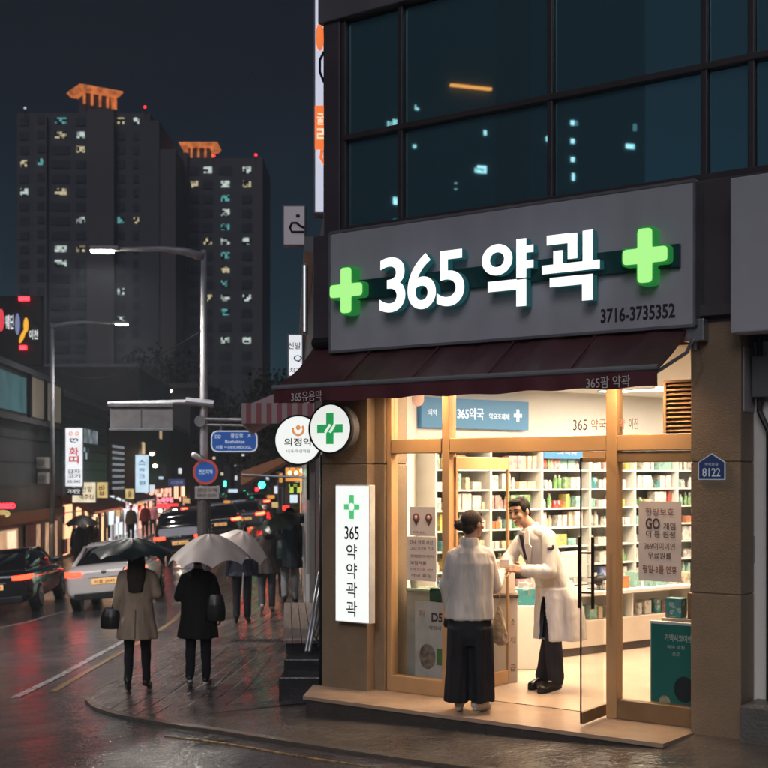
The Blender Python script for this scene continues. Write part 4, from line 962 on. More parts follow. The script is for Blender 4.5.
def stand(base, hd, H, stride=.0, bend=0, armL=None, armR=None, lean=0):
    """joints of a standing or walking figure, local (x right, y forward, z) -> world"""
    s = H / 1.72; base = Vector(base); f = Vector((math.sin(hd), math.cos(hd), 0)); r = Vector((f.y, -f.x, 0))
    W_ = lambda x, y, z: base + r * x * s + f * (y + lean * z) * s + ZW * z * s
    J = dict(head=W_(0, .02, 1.60), neck=W_(0, -.01, 1.44), shL=W_(-.165, 0, 1.365), shR=W_(.165, 0, 1.365), hip=W_(0, 0, .96), hipL=W_(-.09, 0, .92), hipR=W_(.09, 0, .92))
    for q, sg_ in (('L', -1), ('R', 1)):
        st = stride * sg_; lift = .10 if st < 0 else 0
        J['kn' + q] = W_(sg_ * .095, st * .45 + .02 + (.06 if st < 0 else 0), .50); J['an' + q] = W_(sg_ * .09, st, .085 + (.05 if st < -.05 else 0)); J['toe' + q] = W_(sg_ * .105, st + .15, .035 + (0.0 if st < 0 else 0))
    aL = armL or ((-.23, -.02, 1.10), (-.25, .06, .86)); aR = armR or ((.23, -.02, 1.10), (.25, .06, .86))
    J['elL'] = W_(*aL[0]); J['wrL'] = W_(*aL[1]); J['elR'] = W_(*aR[0]); J['wrR'] = W_(*aR[1])
    return J, s, f, r, W_
def coat(t_, J, s, f, r, W_, m, hem, prof=None, sl=(.064, .058, .052), amp=.035, name='coat', ph=1.0, vox=.013, collar=True):
    mb = MB(); prof = prof or [(1.455, .07, .065), (1.43, .11, .08), (1.39, .165, .10), (1.30, .195, .12), (1.18, .195, .125), (1.05, .185, .12), (.92, .20, .135)]
    zl = prof[-1][0]; rings = [ring(W_(0, 0, z), a * s, b * s, r, f, 0 if z > 1.2 else amp * .35, 6, ph) for z, a, b in prof]
    la, lb = prof[-1][1], prof[-1][2]; n_ = 5
    for i in range(1, n_ + 1):
        t = i / n_; z = zl + (hem - zl) * t; rings.append(ring(W_(0, -.01 * t, z), (la + .04 * t) * s, (lb + .05 * t) * s, r, f, amp * (.4 + t), 6, ph))
    mb.loft(rings)
    for q in 'LR':
        mb.capsule(J['sh' + q], J['el' + q], sl[0] * s, sl[1] * s); mb.capsule(J['el' + q], J['wr' + q] + (J['el' + q] - J['wr' + q]) * .06, sl[1] * s, sl[2] * s)
        mb.capsule(W_(0, 0, 1.43), J['sh' + q] + ZW * .005 * s, .05 * s, .060 * s)
    if collar: mb.loft([ring(W_(0, 0, 1.43), .085 * s, .08 * s, r, f), ring(W_(0, -.01, 1.475), .072 * s, .072 * s, r, f), ring(W_(0, -.01, 1.49), .05 * s, .05 * s, r, f)])
    return mb.build(name, m, t_, remesh=vox, sm=2, fold=(.009, 13, 3))
def umbrella(label, apex, axis, rad, dep, m, handle_to, group=None, name='umbrella', ph=.2, rib=None, n=8):
    apex = Vector(apex); ax = Vector(axis).normalized(); a = ax.cross(Vector((0, 1, .1))).normalized(); b = ax.cross(a).normalized()
    t_ = thing(name, label, 'umbrella', apex - ax * 1.0, 0, group)
    def pt(rho, phi, dz=0):
        k_ = abs(math.sin(n * phi / 2)); rr = rad * rho * (1 - .055 * k_ * rho); zz = -dep * (rho ** 1.9) * (1 - .10 * k_ * math.sin(math.pi * rho * .5)) + .035 * k_ * rho ** 2 - .02 * k_ * math.sin(math.pi * rho)
        return apex + (a * math.cos(phi + ph) + b * math.sin(phi + ph)) * rr + ax * (zz + dz)
    N = n * 8; K = 10; vs = [pt(0.001, 0)]; 
    for i in range(1, K + 1):
        for j in range(N): vs.append(pt(i / K, 2 * math.pi * j / N))
    m0 = len(vs); vs += [v - ax * .004 for v in vs]
    fs = []
    for j in range(N): fs.append((0, 1 + j, 1 + (j + 1) % N)); fs.append((m0, m0 + 1 + (j + 1) % N, m0 + 1 + j))
    for i in range(K - 1):
        for j in range(N):
            p, q = 1 + i * N + j, 1 + i * N + (j + 1) % N; fs += [(p, p + N, q + N, q), (m0 + p, m0 + q, m0 + q + N, m0 + p + N)]
    mb = MB(); mb.add([tuple(v) for v in vs], fs); mb.build('canopy', m, t_, smooth=True)
    mb = MB(); mb.tube([apex - ax * .01, apex + ax * .06], [.006, .004], 8); mb.build('tip', m_steel, t_)
    for q in range(n):
        mb = MB(); phi = 2 * math.pi * q / n; mb.tube([pt(i / 6, phi, -.008) for i in range(7)], .0025, 5); mb.build('rib', m_steel, t_)
    h = Vector(handle_to); mb = MB(); mb.tube([apex, h], .006, 8); mb.build('shaft', m_steel, t_)
    d = (h - apex).normalized(); mb = MB(); mb.tube([h - d * .05, h + d * .05, h + d * .08], [.012, .014, .010], 8); mb.build('handle', m_black, t_)
    return t_
def hair_long(t_, L, M, s, m, low=.42, w=.088):
    mb = MB(); mb.ell(L(0, -.016, .038), (.088 * s, .100 * s, .094 * s), M, 20, 14)
    r = M.col[0]; f = M.col[1]
    mb.loft([ring(L(0, -.03, .05), .075 * s, .06 * s, r, f, .02, 9, 1), ring(L(0, -.045, -.05), w * s, .066 * s, r, f, .03, 9, 1), ring(L(0, -.09, -.16), (w + .008) * s, .055 * s, r, f, .05, 9, 1), ring(L(0, -.135, -low * .6), (w + .005) * s, .045 * s, r, f, .06, 9, 1), ring(L(0, -.145, -low), (w - .02) * s, .03 * s, r, f, .05, 9, 1)])
    return mb.build('hair', m, t_, remesh=.009, sm=1)
def hair_short(t_, L, M, s, m, vox=.008):
    mb = MB(); mb.ell(L(0, -.022, .046), (.083 * s, .096 * s, .086 * s), M, 20, 14); mb.ell(L(0, .045, .098), (.062 * s, .045 * s, .026 * s), M); mb.ell(L(0, -.07, -.02), (.062 * s, .035 * s, .05 * s), M)
    for q in (-1, 1): mb.ell(L(q * .066, .01, .04), (.018 * s, .04 * s, .045 * s), M)
    mb.ell(L(0, .05, .082), (.060 * s, .034 * s, .030 * s), M)
    for i in range(14): a = -1 + i / 6.5; mb.capsule(L(a * .045, .03, .115 - abs(a) * .02), L(a * .062 + .008, .074 - abs(a) * .03, .074 - abs(a) * .012), .013 * s, .007 * s, 8)
    for i in range(12): a = random.uniform(-3, 3); mb.capsule(L(math.sin(a) * .05, -.03 + math.cos(a) * .05, .115), L(math.sin(a) * .078, -.03 + math.cos(a) * .08, .07), .014 * s, .009 * s, 8)
    return mb.build('hair', m, t_, remesh=vox, sm=1)
def bag(label, c, size, r, f, m, strap=None, name='bag', cat='bag'):
    c = Vector(c); a, b, h = size
    t_ = thing(name, label, cat, c - ZW * h / 2); mb = MB()
    mb.loft([ring(c + ZW * z * h, a * k_, b * q, r, f, .03, 5, 1) for z, k_, q in ((-.5, .7, .6), (-.46, .95, 1), (-.2, 1.02, 1.05), (.1, .95, .9), (.35, .8, .5), (.5, .66, .22))])
    mb.build('bag_body', m, t_, remesh=.01, sm=2)
    if strap: mb = MB(); mb.tube(strap, .011, 8, .5); mb.build('strap', m, t_, smooth=True)
    return t_

# ---- pharmacist
YP = 10.95
J = dict(head=at(519.5, 512.5, YP), neck=at(531, 528, YP), shL=at(549, 538, YP - .17), shR=at(525, 536, YP + .17), hip=at(557, 594, YP), hipL=at(556, 600, YP - .08), hipR=at(555, 600, YP + .08),
         elL=at(549.5, 572, YP - .28), wrL=at(524, 571, YP - .33), elR=at(508, 560, YP + .10), wrR=at(508, 569, YP - .12),
         knL=at(553, 642, YP - .10), knR=at(550, 640, YP + .08), anL=at(556, 684, YP - .09), anR=at(543, 682, YP + .10), toeL=at(543, 689, YP - .16), toeR=at(533, 687, YP + .03))
zf_ = .012
for k_ in ('anL', 'anR'): J[k_].z = .095
for k_ in ('toeL', 'toeR'): J[k_].z = .05
sP = 1.02; fP = Vector((-.86, -.50, 0)).normalized(); rP = fP.cross(ZW)
hf = Vector((-.66, -.74, -.17)).normalized(); hu = Vector((-.22, -.10, 1)).normalized()
ph_t, ph_b, L, M = human('person', 'person in a long white pharmacist coat bowing towards the customer with both hands out', J, sP, fP, hf, hu, vox=.0065,
    hands={'L': (Vector((-1, -.1, .25)), Vector((.1, -1, .5)), .7, 1), 'R': (Vector((-.7, -.6, -.1)), Vector((.0, -.6, .8)), .7, -1)})
hair_short(ph_t, L, M, sP, m_hair, .006)
m_eye = mat('dark_eye', (.02, .012, .01), .3); m_lip = mat('lip', (.34, .10, .08), .45); m_teeth = mat('teeth', (.75, .70, .64), .35)
for q in (-1, 1):
    mb = MB(); mb.ell(L(q * .032, .086, .016), (.016 * sP, .010 * sP, .0055 * sP), M); mb.build('eye', m_eye, ph_t, smooth=True)
    mb = MB(); mb.capsule(L(q * .018, .093, .040), L(q * .050, .080, .041), .0045 * sP, .003 * sP, 8); mb.build('eyebrow', m_hair, ph_t, smooth=True)
mb = MB(); mb.capsule(L(-.026, .084, -.050), L(0, .095, -.062), .0055, .009, 8); mb.capsule(L(0, .095, -.062), L(.026, .084, -.050), .009, .0055, 8); mb.build('lips', m_lip, ph_t, smooth=True)
mb = MB(); mb.capsule(L(-.019, .094, -.052), L(0, .101, -.058), .003, .006, 8); mb.capsule(L(0, .101, -.058), L(.019, .094, -.052), .006, .003, 8); mb.build('teeth', m_teeth, ph_t, smooth=True)
trousers(ph_t, J, sP, fabric('dark_grey_suiting', (.035, .035, .042)), (.080, .076, .068), .011)
shoes(ph_t, J, sP, mat('black_leather', (.015, .013, .012), .25), sole=m_black)
m_coat = fabric('white_coat_cotton', (.80, .77, .74), .8, .3, 9)
axis = (J['neck'] - J['hip']); tx = axis.normalized(); rr = rP; ff = rr.cross(tx) * -1
ff = tx.cross(rr).normalized() if tx.cross(rr).dot(fP) > 0 else -tx.cross(rr).normalized()
mb = MB()
N0, H0 = J['neck'], J['hip']
def lp(t, dx=0, dy=0): return N0.lerp(H0, t) + rr * dx + ff * dy
mb.loft([ring(lp(-.02), .07, .062, rr, ff), ring(lp(.04), .12, .08, rr, ff), ring(lp(.12), .185, .10, rr, ff), ring(lp(.30), .20, .125, rr, ff, .01, 6, 1), ring(lp(.6), .18, .125, rr, ff, .015, 6, 1), ring(lp(.85), .18, .13, rr, ff, .02, 6, 1), ring(lp(1.05), .20, .165, rr, ff, .02, 6, 1)])
hemc = at(560.5, 637, YP); hc2 = at(559.5, 614, YP)
q1 = [ring(lp(.9), .19, .155, rr, fP, .02, 6, 1), ring(lp(1.05), .205, .185, rr, fP, .03, 6, 1), ring(hc2, .215, .205, rr, fP, .045, 6, 1), ring(hemc + ZW * .02, .22, .225, rr, fP, .05, 6, 1), ring(hemc - ZW * .015, .22, .23, rr, fP, .05, 6, 1)]
mb.loft(q1)
for q, sl in (('L', (.066, .062, .050)), ('R', (.064, .06, .05))):
    mb.capsule(J['sh' + q], J['el' + q], sl[0], sl[1]); mb.capsule(J['el' + q], J['wr' + q] + (J['el' + q] - J['wr' + q]) * .05, sl[1], sl[2])
    mb.capsule(N0 - ZW * .005, J['sh' + q] + ZW * .008, .052, .060)
mb.loft([ring(N0 - ZW * .03, .085, .08, rr, ff), ring(N0 + ZW * .005, .076, .074, rr, ff), ring(N0 + ZW * .028, .066, .064, rr, ff)])
cg = mb.build('white_coat', m_coat, ph_t, remesh=.0075, sm=1, fold=(.008, 13, 4))
bm = bmesh.new(); bm.from_mesh(cg.data); off = Wm(ph_t).translation; z0_ = hemc.z - off.z; z1_ = at(0, 596, YP).z - off.z; dl = []
for v in bm.verts:
    if z0_ - .1 < v.co.z < z1_:
        t = (z1_ - v.co.z) / (z1_ - z0_); q = v.co + off - (hc2.lerp(hemc, t)); 
        fx_ = q.dot(fP); rx_ = q.dot(rP)
        if fx_ > .04 and abs(rx_ + .03) < .012 + .055 * t: dl.append(v)
bmesh.ops.delete(bm, geom=dl, context='VERTS'); bm.to_mesh(cg.data); bm.free()
# lapels, shirt, tie, pocket badge
mb = MB(); fo = lambda t, dx, dz: lp(t, dx, dz)
mb.add([fo(.0, -.045, .115), fo(.0, .045, .115), fo(.42, .0, .162), fo(.0, -.03, .06), fo(.0, .03, .06), fo(.40, .0, .10)], [(0, 1, 2), (3, 5, 4), (0, 2, 5, 3), (1, 4, 5, 2), (0, 3, 4, 1)]); mb.build('shirt_front', fabric('pale_shirt', (.6, .58, .56)), ph_t)
mb = MB(); mb.add([fo(.02, -.014, .135), fo(.02, .014, .135), fo(.38, .018, .172), fo(.38, -.018, .172), fo(.04, -.014, .10), fo(.04, .014, .10), fo(.36, .016, .12), fo(.36, -.016, .12)], [(0, 1, 2, 3), (4, 7, 6, 5), (0, 4, 5, 1), (1, 5, 6, 2), (2, 6, 7, 3), (3, 7, 4, 0)]); mb.build('tie', fabric('dark_tie', (.05, .045, .055)), ph_t)
for q in (-1, 1):
    mb = MB(); mb.add([fo(-.02, q * .045, .09), fo(.0, q * .08, .085), fo(.16, q * .085, .135), fo(.20, q * .10, .135), fo(.50, q * .006, .172), fo(.15, q * .035, .150)], [(0, 1, 2, 5), (2, 3, 4, 5)])
    o = mb.build('lapel', m_coat, ph_t, fix=False); md = o.modifiers.new('t', 'SOLIDIFY'); md.thickness = .012; md.offset = 0
mb = MB(); c_ = J['shL'].lerp(J['elL'], .30) + Vector((.0, -.076, .0)); mb.ell(c_, (.03, .008, .014)); mb.ell(c_ + Vector((.022, 0, .012)), (.012, .008, .02)); mb.build('sleeve_emblem', mat('emblem_grey', (.06, .07, .08), .6), ph_t)
mb = MB(); mb.capsule(J['wrL'] + (J['elL'] - J['wrL']) * .02, J['wrL'] + (J['elL'] - J['wrL']) * .09, .034, .034); mb.build('watch', m_black, ph_t)

# ---- customer seen from behind
YL = 9.97
J = dict(head=at(473, 524.5, YL), neck=at(470, 544, YL + .01), shL=at(454, 557, YL), shR=at(487, 557, YL), hip=at(470, 612, YL), hipL=at(460, 620, YL), hipR=at(480, 620, YL),
         elL=at(447.5, 588, YL + .02), wrL=at(451, 612, YL + .12), elR=at(494.5, 586, YL + .06), wrR=at(500, 574, YL + .34),
         knL=at(459, 662, YL + .04), knR=at(480, 662, YL + .03), anL=at(459, 703, YL), anR=at(477, 703, YL - .02), toeL=at(460, 708, YL + .13), toeR=at(486, 709, YL + .08))
J['elL'] = at(446.5, 586, YL + .05); J['wrL'] = at(450, 611, YL + .10)
for k_ in ('anL', 'anR'): J[k_].z = .08
for k_ in ('toeL', 'toeR'): J[k_].z = .042
sL = .93; fL = Vector((.22, .97, 0)).normalized(); rL = fL.cross(ZW)
hf = Vector((.80, .60, .02)).normalized()
lt_, b_, L, M = human('person', 'person in a pale shirt jacket and wide black trousers standing at the pharmacy door', J, sL, fL, hf, ZW, vox=.0065,
    hands={'R': (Vector((.35, .9, .15)), Vector((.3, 0, 1)), .6, -1), 'L': (Vector((.05, .2, -1)), Vector((-1, 0, 0)), .8, 1)})
mb = MB(); mb.ell(L(0, -.022, .036), (.086 * sL, .100 * sL, .092 * sL), M, 20, 14); mb.ell(L(.0, -.06, -.02), (.07 * sL, .05 * sL, .06 * sL), M); mb.ell(L(0, .05, .088), (.055 * sL, .04 * sL, .03 * sL), M)
bc = at(460, 525.5, YL - .03); mb.ell(bc, (.048, .05, .045)); 
for i in range(14): a = random.uniform(0, 6.28); bb = random.uniform(-1, 1); mb.capsule(bc + Vector((math.cos(a) * .035, math.sin(a) * .035, bb * .03)), bc + Vector((math.cos(a + .8) * .045, math.sin(a + .8) * .045, bb * .035 + .012)), .012, .008, 8)
mb.build('hair', m_hairb, lt_, remesh=.006, sm=1)
mb = MB(); mb.ell(L(.034, .086, .012), (.013, .008, .006), M); mb.build('eye', m_eye, lt_, smooth=True)
m_jk = fabric('pale_grey_cotton', (.62, .57, .53), .85, .4, 8)
mb = MB(); N0, H0 = J['neck'], J['hip']
q_ = [(.0, .062, .058), (.05, .10, .075), (.13, .158, .095), (.28, .185, .115), (.5, .182, .12), (.75, .182, .125), (1.0, .194, .14), (1.10, .197, .145)]
mb.loft([ring(N0.lerp(H0, t), a, b, rL, fL, .012 + .02 * t, 7, .6 + t) for t, a, b in q_])
for q in 'LR':
    mb.capsule(J['sh' + q], J['el' + q], .062, .058); mb.capsule(J['el' + q], J['wr' + q] + (J['el' + q] - J['wr' + q]) * .08, .058, .046)
mb.loft([ring(N0 - ZW * .03, .082, .078, rL, fL), ring(N0 + ZW * .03, .074, .072, rL, fL), ring(N0 + ZW * .05, .068, .066, rL, fL)])
for q in 'LR': mb.capsule(N0 - ZW * .02, J['sh' + q] + ZW * .012, .052, .056)
mb.build('shirt_jacket', m_jk, lt_, remesh=.0075, sm=1, fold=(.008, 14, 4))
mb = MB(); k_ = YL / FPX; mb.loft([ring(at(470, py, YL), hw * k_, dep, rL, fL, .02, 6, .5, 40) for py, hw, dep in ((606, 16, .10), (616, 19.5, .12), (626, 22, .135), (636, 22.4, .14), (645, 22, .13))])
for q, (c0, c1) in (('L', (460, 457.5)), ('R', (480.5, 482))):
    mb.loft([ring(at(c0 + (c1 - c0) * t, 627 + 73 * t, YL + (.0 if q == 'L' else -.02)), (11.8 + 1.0 * t) * k_, .125 + .02 * t, rL, fL, .03 + .04 * t, 5, 1.5 + (q == 'L'), 36) for t in (0, .2, .45, .7, .9, 1)])
mb.build('wide_trousers', fabric('black_crepe', (.014, .014, .018), .7), lt_, remesh=.008, sm=1, fold=(.010, 14, 1.2))
shoes(lt_, J, sL, mat('white_trainer', (.62, .56, .50), .5, var=.15, vscale=20), sole=mat('white_rubber', (.6, .56, .5), .6))
pb = thing('plastic_bag', 'crumpled pale plastic bag hanging beside the customer in black trousers', 'plastic bag', at(500, 645, YL + .3))
mb = MB(); 
mb.loft([ring(at(499 + dx, py, YL + .28), w_ * YL / FPX, w_ * .6 * YL / FPX, rL, fL, .09, 5, py * .3, 30) for py, w_, dx in ((606, 1.5, 0), (613, 3.5, 0), (622, 6, 0), (634, 8, 1), (642, 7.5, 1.5), (645.5, 4, 2))])
mb.build('bag_body', mat('crinkled_plastic', (.50, .40, .28), .35, var=.15, vscale=20, bump=.8, bscale=25), pb, remesh=.006, sm=1)
mb = MB(); mb.tube([at(499, 608, YL + .28), at(500, 592, YL + .30), at(502, 577, YL + .37)], .005, 6); mb.build('handle', mat('crinkled_plastic2', (.5, .4, .28), .35), pb)
bag('small black handbag held low at the left side of the customer', at(449.5, 621, YL + .12), (.05, .035, .11), rL, fL, m_black, name='handbag', cat='handbag')
cr = thing('receipt', 'small white paper packet passed between the two people at the door', 'packet', at(505, 565, YL + .5))
mb = MB(); mb.bbox(*(lambda c_: (c_.x - .035, c_.x + .04, c_.y - .02, c_.y + .02, c_.z - .03, c_.z + .04))(at(504, 564, YL + .50)), .004); mb.build('paper', m_paper, cr)

# ---- walkers on the pavement
m_beige = fabric('beige_wool', (.42, .32, .235)); m_blk = fabric('black_wool', (.012, .012, .013)); m_blk2 = fabric('black_denim', (.014, .015, .019)); m_blkshoe = mat('wet_black_shoe', (.014, .014, .015), .3)
def walker(px, py, pytop, hd, label, stride=.12, armL=None, armR=None, **k_):
    b_ = gnd(px, py); b_.z += .014; H = (py - pytop) * b_.y / FPX
    J, s, f, r, W_ = stand(b_, hd, H, stride, armL=armL, armR=armR)
    t_, bo, L, M = human('person', label, J, s, f, f, ZW, vox=k_.get('vox', .013))
    return t_, J, s, f, r, W_, L, M
t_, J, s, f, r, W_, L, M = walker(137, 692, 547, R(-3), 'person with long dark hair in a beige coat walking away under a dark umbrella', .13, armL=((-.22, -.02, 1.12), (-.25, .04, .92)), armR=((.24, .0, 1.14), (.16, .20, 1.22)))
coat(t_, J, s, f, r, W_, m_beige, .62, amp=.04); trousers(t_, J, s, m_blk2, (.085, .06, .048)); shoes(t_, J, s, m_blkshoe); hair_long(t_, L, M, s, m_hairb, .42, .10)
mb = MB(); 
mb.add([tuple(W_(.0, -.205, .64)), tuple(W_(.006, -.205, .64)), tuple(W_(.006, -.165, .98)), tuple(W_(0, -.165, .98))], [(0, 1, 2, 3)])
mb.build('coat_vent', m_blk, t_, fix=False)
bag('black shoulder bag hanging at the left hip of the beige coat', W_(-.30, .0, .86), (.12, .06, .24), r, f, mat('black_bag_leather', (.015, .014, .014), .35), [W_(-.30, 0, .97), W_(-.24, .02, 1.25), W_(-.15, 0, 1.47)], 'shoulder_bag', 'bag')
c_ = at(132, 538, W_(0, 0, 0).y + .05)
m_ug = mat('dark_teal_nylon', (.012, .024, .028), .35, var=.2, bump=.15, bscale=8)
umbrella('dark teal umbrella sheltering the person in the beige coat', c_, (.02, -.05, 1), .47, .20, m_ug, W_(.14, .24, 1.22))
t_, J, s, f, r, W_, L, M = walker(198, 688, 551, R(-2), 'person in a black knee-length coat with a black shoulder bag under a cream umbrella', .10, armL=((-.25, .02, 1.12), (-.20, .20, 1.20)), armR=((.25, -.02, 1.12), (.27, .02, .90)))
coat(t_, J, s, f, r, W_, m_blk, .62, amp=.03, prof=[(1.455, .07, .065), (1.43, .12, .08), (1.39, .18, .10), (1.30, .215, .125), (1.18, .215, .13), (1.05, .205, .13), (.92, .215, .14)]); trousers(t_, J, s, m_blk2, (.09, .066, .055)); shoes(t_, J, s, m_blkshoe, sole=m_white); hair_short(t_, L, M, s, m_hair, .011)
bag('black leather shoulder bag worn on the black coat under the cream umbrella', W_(.23, -.10, 1.0), (.11, .05, .30), r, f, mat('black_bag_leather', (.015, .014, .014), .35), [W_(.22, -.10, 1.12), W_(.20, -.06, 1.30), W_(.15, 0, 1.46)], 'shoulder_bag', 'bag')
yb = W_(0, 0, 0).y
m_uc = mat('cream_nylon', (.78, .68, .62), .5, var=.06, vscale=3, bump=.1, bscale=6)
umbrella('large cream umbrella held over the person in the black coat', at(209, 534, yb - .1), (-.03, -.08, 1), .455, .31, m_uc, W_(-.16, .24, 1.20))
t_, J, s, f, r, W_, L, M = walker(242, 624, 527, R(-2), 'person in a dark jacket and black trousers behind the cream umbrellas', .08)
coat(t_, J, s, f, r, W_, fabric('navy_jacket', (.030, .034, .048)), .84); trousers(t_, J, s, m_blk2); shoes(t_, J, s, m_blkshoe); hair_short(t_, L, M, s, m_hair, .014)
umbrella('smaller cream umbrella tilted to the right beyond the large cream one', at(243, 531, 18.0), (.30, -.15, 1), .46, .34, m_uc, W_(.05, -.15, 1.15))
mb = MB(); mb.tube([at(243.5, 573, 18.8), at(242, 598, 18.9)], .014, 6); mb.build('white_strap', m_white, t_)
t_, J, s, f, r, W_, L, M = walker(267, 613, 521, R(-6), 'person in a grey brown coat and grey trousers with a dark teal bag', .08)
coat(t_, J, s, f, r, W_, fabric('grey_brown_wool', (.06, .048, .046)), .72); trousers(t_, J, s, fabric('grey_denim', (.07, .075, .09))); shoes(t_, J, s, mat('pale_shoe', (.5, .45, .4), .5)); hair_long(t_, L, M, s, m_hairb, .2)
bag('dark teal shoulder bag between two walkers near the kerbside pole', W_(.27, -.05, 1.17), (.10, .08, .36), r, f, mat('dark_teal_bag', (.02, .05, .055), .5), [W_(.25, -.05, 1.3), W_(.16, 0, 1.46)], 'shoulder_bag', 'bag')
t_, J, s, f, r, W_, L, M = walker(290, 605, 509, R(-3), 'person in a dark coat and pale grey trousers under a tilted black umbrella', .06, armL=((-.24, .02, 1.14), (-.16, .2, 1.25)))
coat(t_, J, s, f, r, W_, fabric('blue_black_wool', (.014, .018, .024)), .66); trousers(t_, J, s, fabric('pale_grey_cloth', (.20, .20, .21))); shoes(t_, J, s, m_blkshoe); hair_short(t_, L, M, s, m_hair, .014)
umbrella('black umbrella tilted over the walkers near the shops', at(283, 513, 21.5), (-.22, -.20, 1), .48, .22, mat('black_green_nylon', (.014, .024, .022), .35), W_(-.16, .22, 1.2))
t_, J, s, f, r, W_, L, M = walker(277, 600, 515, R(2), 'person in black clothes mostly hidden between two walkers on the pavement', .08)
coat(t_, J, s, f, r, W_, m_blk, .66); trousers(t_, J, s, m_blk2); shoes(t_, J, s, m_blkshoe); hair_short(t_, L, M, s, m_hairb, .014)
t_, J, s, f, r, W_, L, M = walker(309, 582, 522, R(-2), 'small distant person in dark clothes beyond the walkers near the shops', .08)
coat(t_, J, s, f, r, W_, m_blk, .7); trousers(t_, J, s, m_blk2); shoes(t_, J, s, m_blkshoe); hair_short(t_, L, M, s, m_hair, .016)
umbrella('small distant dark umbrella beside the red stall cover', at(309, 517, 27), (.1, -.1, 1), .46, .22, mat('slate_nylon', (.03, .035, .045), .4), W_(.16, .2, 1.2))
# across the street
for (px, Y, lab, mc) in ((79, 41, 'person in a dark coat under the black umbrella across the street', m_blk), (91, 41.6, 'person in a dark red-brown coat beside the black umbrella across the street', fabric('red_brown_wool', (.06, .025, .022)))):
    x = (px - CX) / FPX * Y; b_ = Vector((x, Y, G(x, Y))); J, s, f, r, W_ = stand(b_, R(170), 1.68, .08)
    t_, bo, L, M = human('person', lab, J, s, f, f, ZW, vox=.018); coat(t_, J, s, f, r, W_, mc, .66, vox=.018); trousers(t_, J, s, m_blk2, vox=.018); shoes(t_, J, s, m_blkshoe); hair_short(t_, L, M, s, m_hair, .016)
    if px == 79: umbrella('wide black umbrella in front of the shopfronts across the street', at(82, 515, 41), (0, -.05, 1), .58, .36, mat('matt_black_nylon', (.012, .012, .014), .5), W_(.16, .2, 1.2))
for (px, Y, lab, mc) in ((145, 62, 'distant person in a red jacket by the far shopfronts', fabric('red_wool', (.35, .03, .03))), (153, 64, 'distant person in a pink top by the far shopfronts', fabric('pink_wool', (.45, .16, .16))), (131, 60, 'distant person in grey standing by the far shopfronts', fabric('grey_wool', (.12, .12, .13)))):
    x = (px - CX) / FPX * Y; b_ = Vector((x, Y, G(x, Y))); J, s, f, r, W_ = stand(b_, R(180), 1.7, .05)
    t_, bo, L, M = human('person', lab, J, s, f, f, ZW, vox=.022); coat(t_, J, s, f, r, W_, mc, .8, vox=.022); trousers(t_, J, s, m_blk2, vox=.022); shoes(t_, J, s, m_blkshoe); hair_short(t_, L, M, s, m_hair, .02)
# ================================================================== STREET LAMPS, POLES AND SIGNS
m_pole = mat('grey_pole', (.36, .36, .39), .45, .1); m_lampglow = emi('street_lamp_glow', (1, .90, .74), 45)
def street_lamp(px, Y, z_top, arm_px, label, dirx=None, base=None, head_z=None, energy=300, r0=.085):
    if base is None: x = (px - CX) / FPX * Y; base = Vector((x, Y, G(x, Y)))
    t_ = thing('street_lamp', label, 'street lamp', base)
    mb = MB(); mb.tube([base, Vector((base.x, base.y, z_top))], [r0, r0 * .62], 14); mb.build('pole', m_pole, t_, smooth=True)
    mb = MB(); mb.tube([base, base + ZW * .35], [r0 * 1.5, r0 * 1.3], 14); mb.build('pole_base', m_pole, t_)
    ax = arm_px; p0 = Vector((base.x, base.y, z_top - .12)); p1 = Vector((base.x + (ax - base.x) * .45, base.y, z_top + .02)); p2 = Vector((ax, base.y, head_z or z_top + .05))
    mb = MB(); mb.tube([p0, p0.lerp(p1, .5) + ZW * .03, p1, p2], [.085, .07, .052, .035], 10); mb.build('arm', m_pole, t_, smooth=True)
    sg_ = 1 if ax > base.x else -1; e_ = p2 + Vector((sg_ * .40, 0, .0))
    mb = MB(); mb.bbox(min(p2.x - sg_ * .12, e_.x), max(p2.x - sg_ * .12, e_.x), Y_(p2) - .09, Y_(p2) + .09, p2.z - .03, p2.z + .05, .02); hd_ = mb.build('lamp_head', m_pole, t_)
    mb = MB(); mb.bbox(min(p2.x, e_.x - sg_ * .02), max(p2.x, e_.x - sg_ * .02), Y_(p2) - .085, Y_(p2) + .075, p2.z - .065, p2.z - .031, .008); mb.build('lens', m_lampglow, hd_)
    L = lamp('street_lamp_light', (p2.x + sg_ * .2, p2.y, p2.z - .09), energy, .12, (1, .93, .84), (0, 0, 0), R(160), 'SPOT')
    return t_
def Y_(v): return v.y
YA = 22.0; zA = CZ + 226 / FPX * YA
lampA = street_lamp(204, YA, zA, (113 - CX) / FPX * YA, 'tall street lamp on the pavement kerb carrying the blue street signs', head_z=CZ + 227 / FPX * YA, energy=1700)
YB = 40.8; street_lamp(52.5, YB, CZ + 153 / FPX * YB, (116 - CX) / FPX * YB, 'street lamp across the road in front of the dark clad building', head_z=CZ + 153 / FPX * YB, energy=900)
# two added lamps out of view that light the facade, walkers and road
street_lamp(0, 0, 6.7, -4.9, 'added street lamp behind the viewer outside the frame lighting the facade', base=Vector((-3.5, -1.0, -.4)), energy=3800)
street_lamp(0, 0, 6.8, -8.4, 'added street lamp outside the frame at the left lighting the road', base=Vector((-10.2, 17, -1.1)), energy=2400)
xA = (204 - CX) / FPX * YA
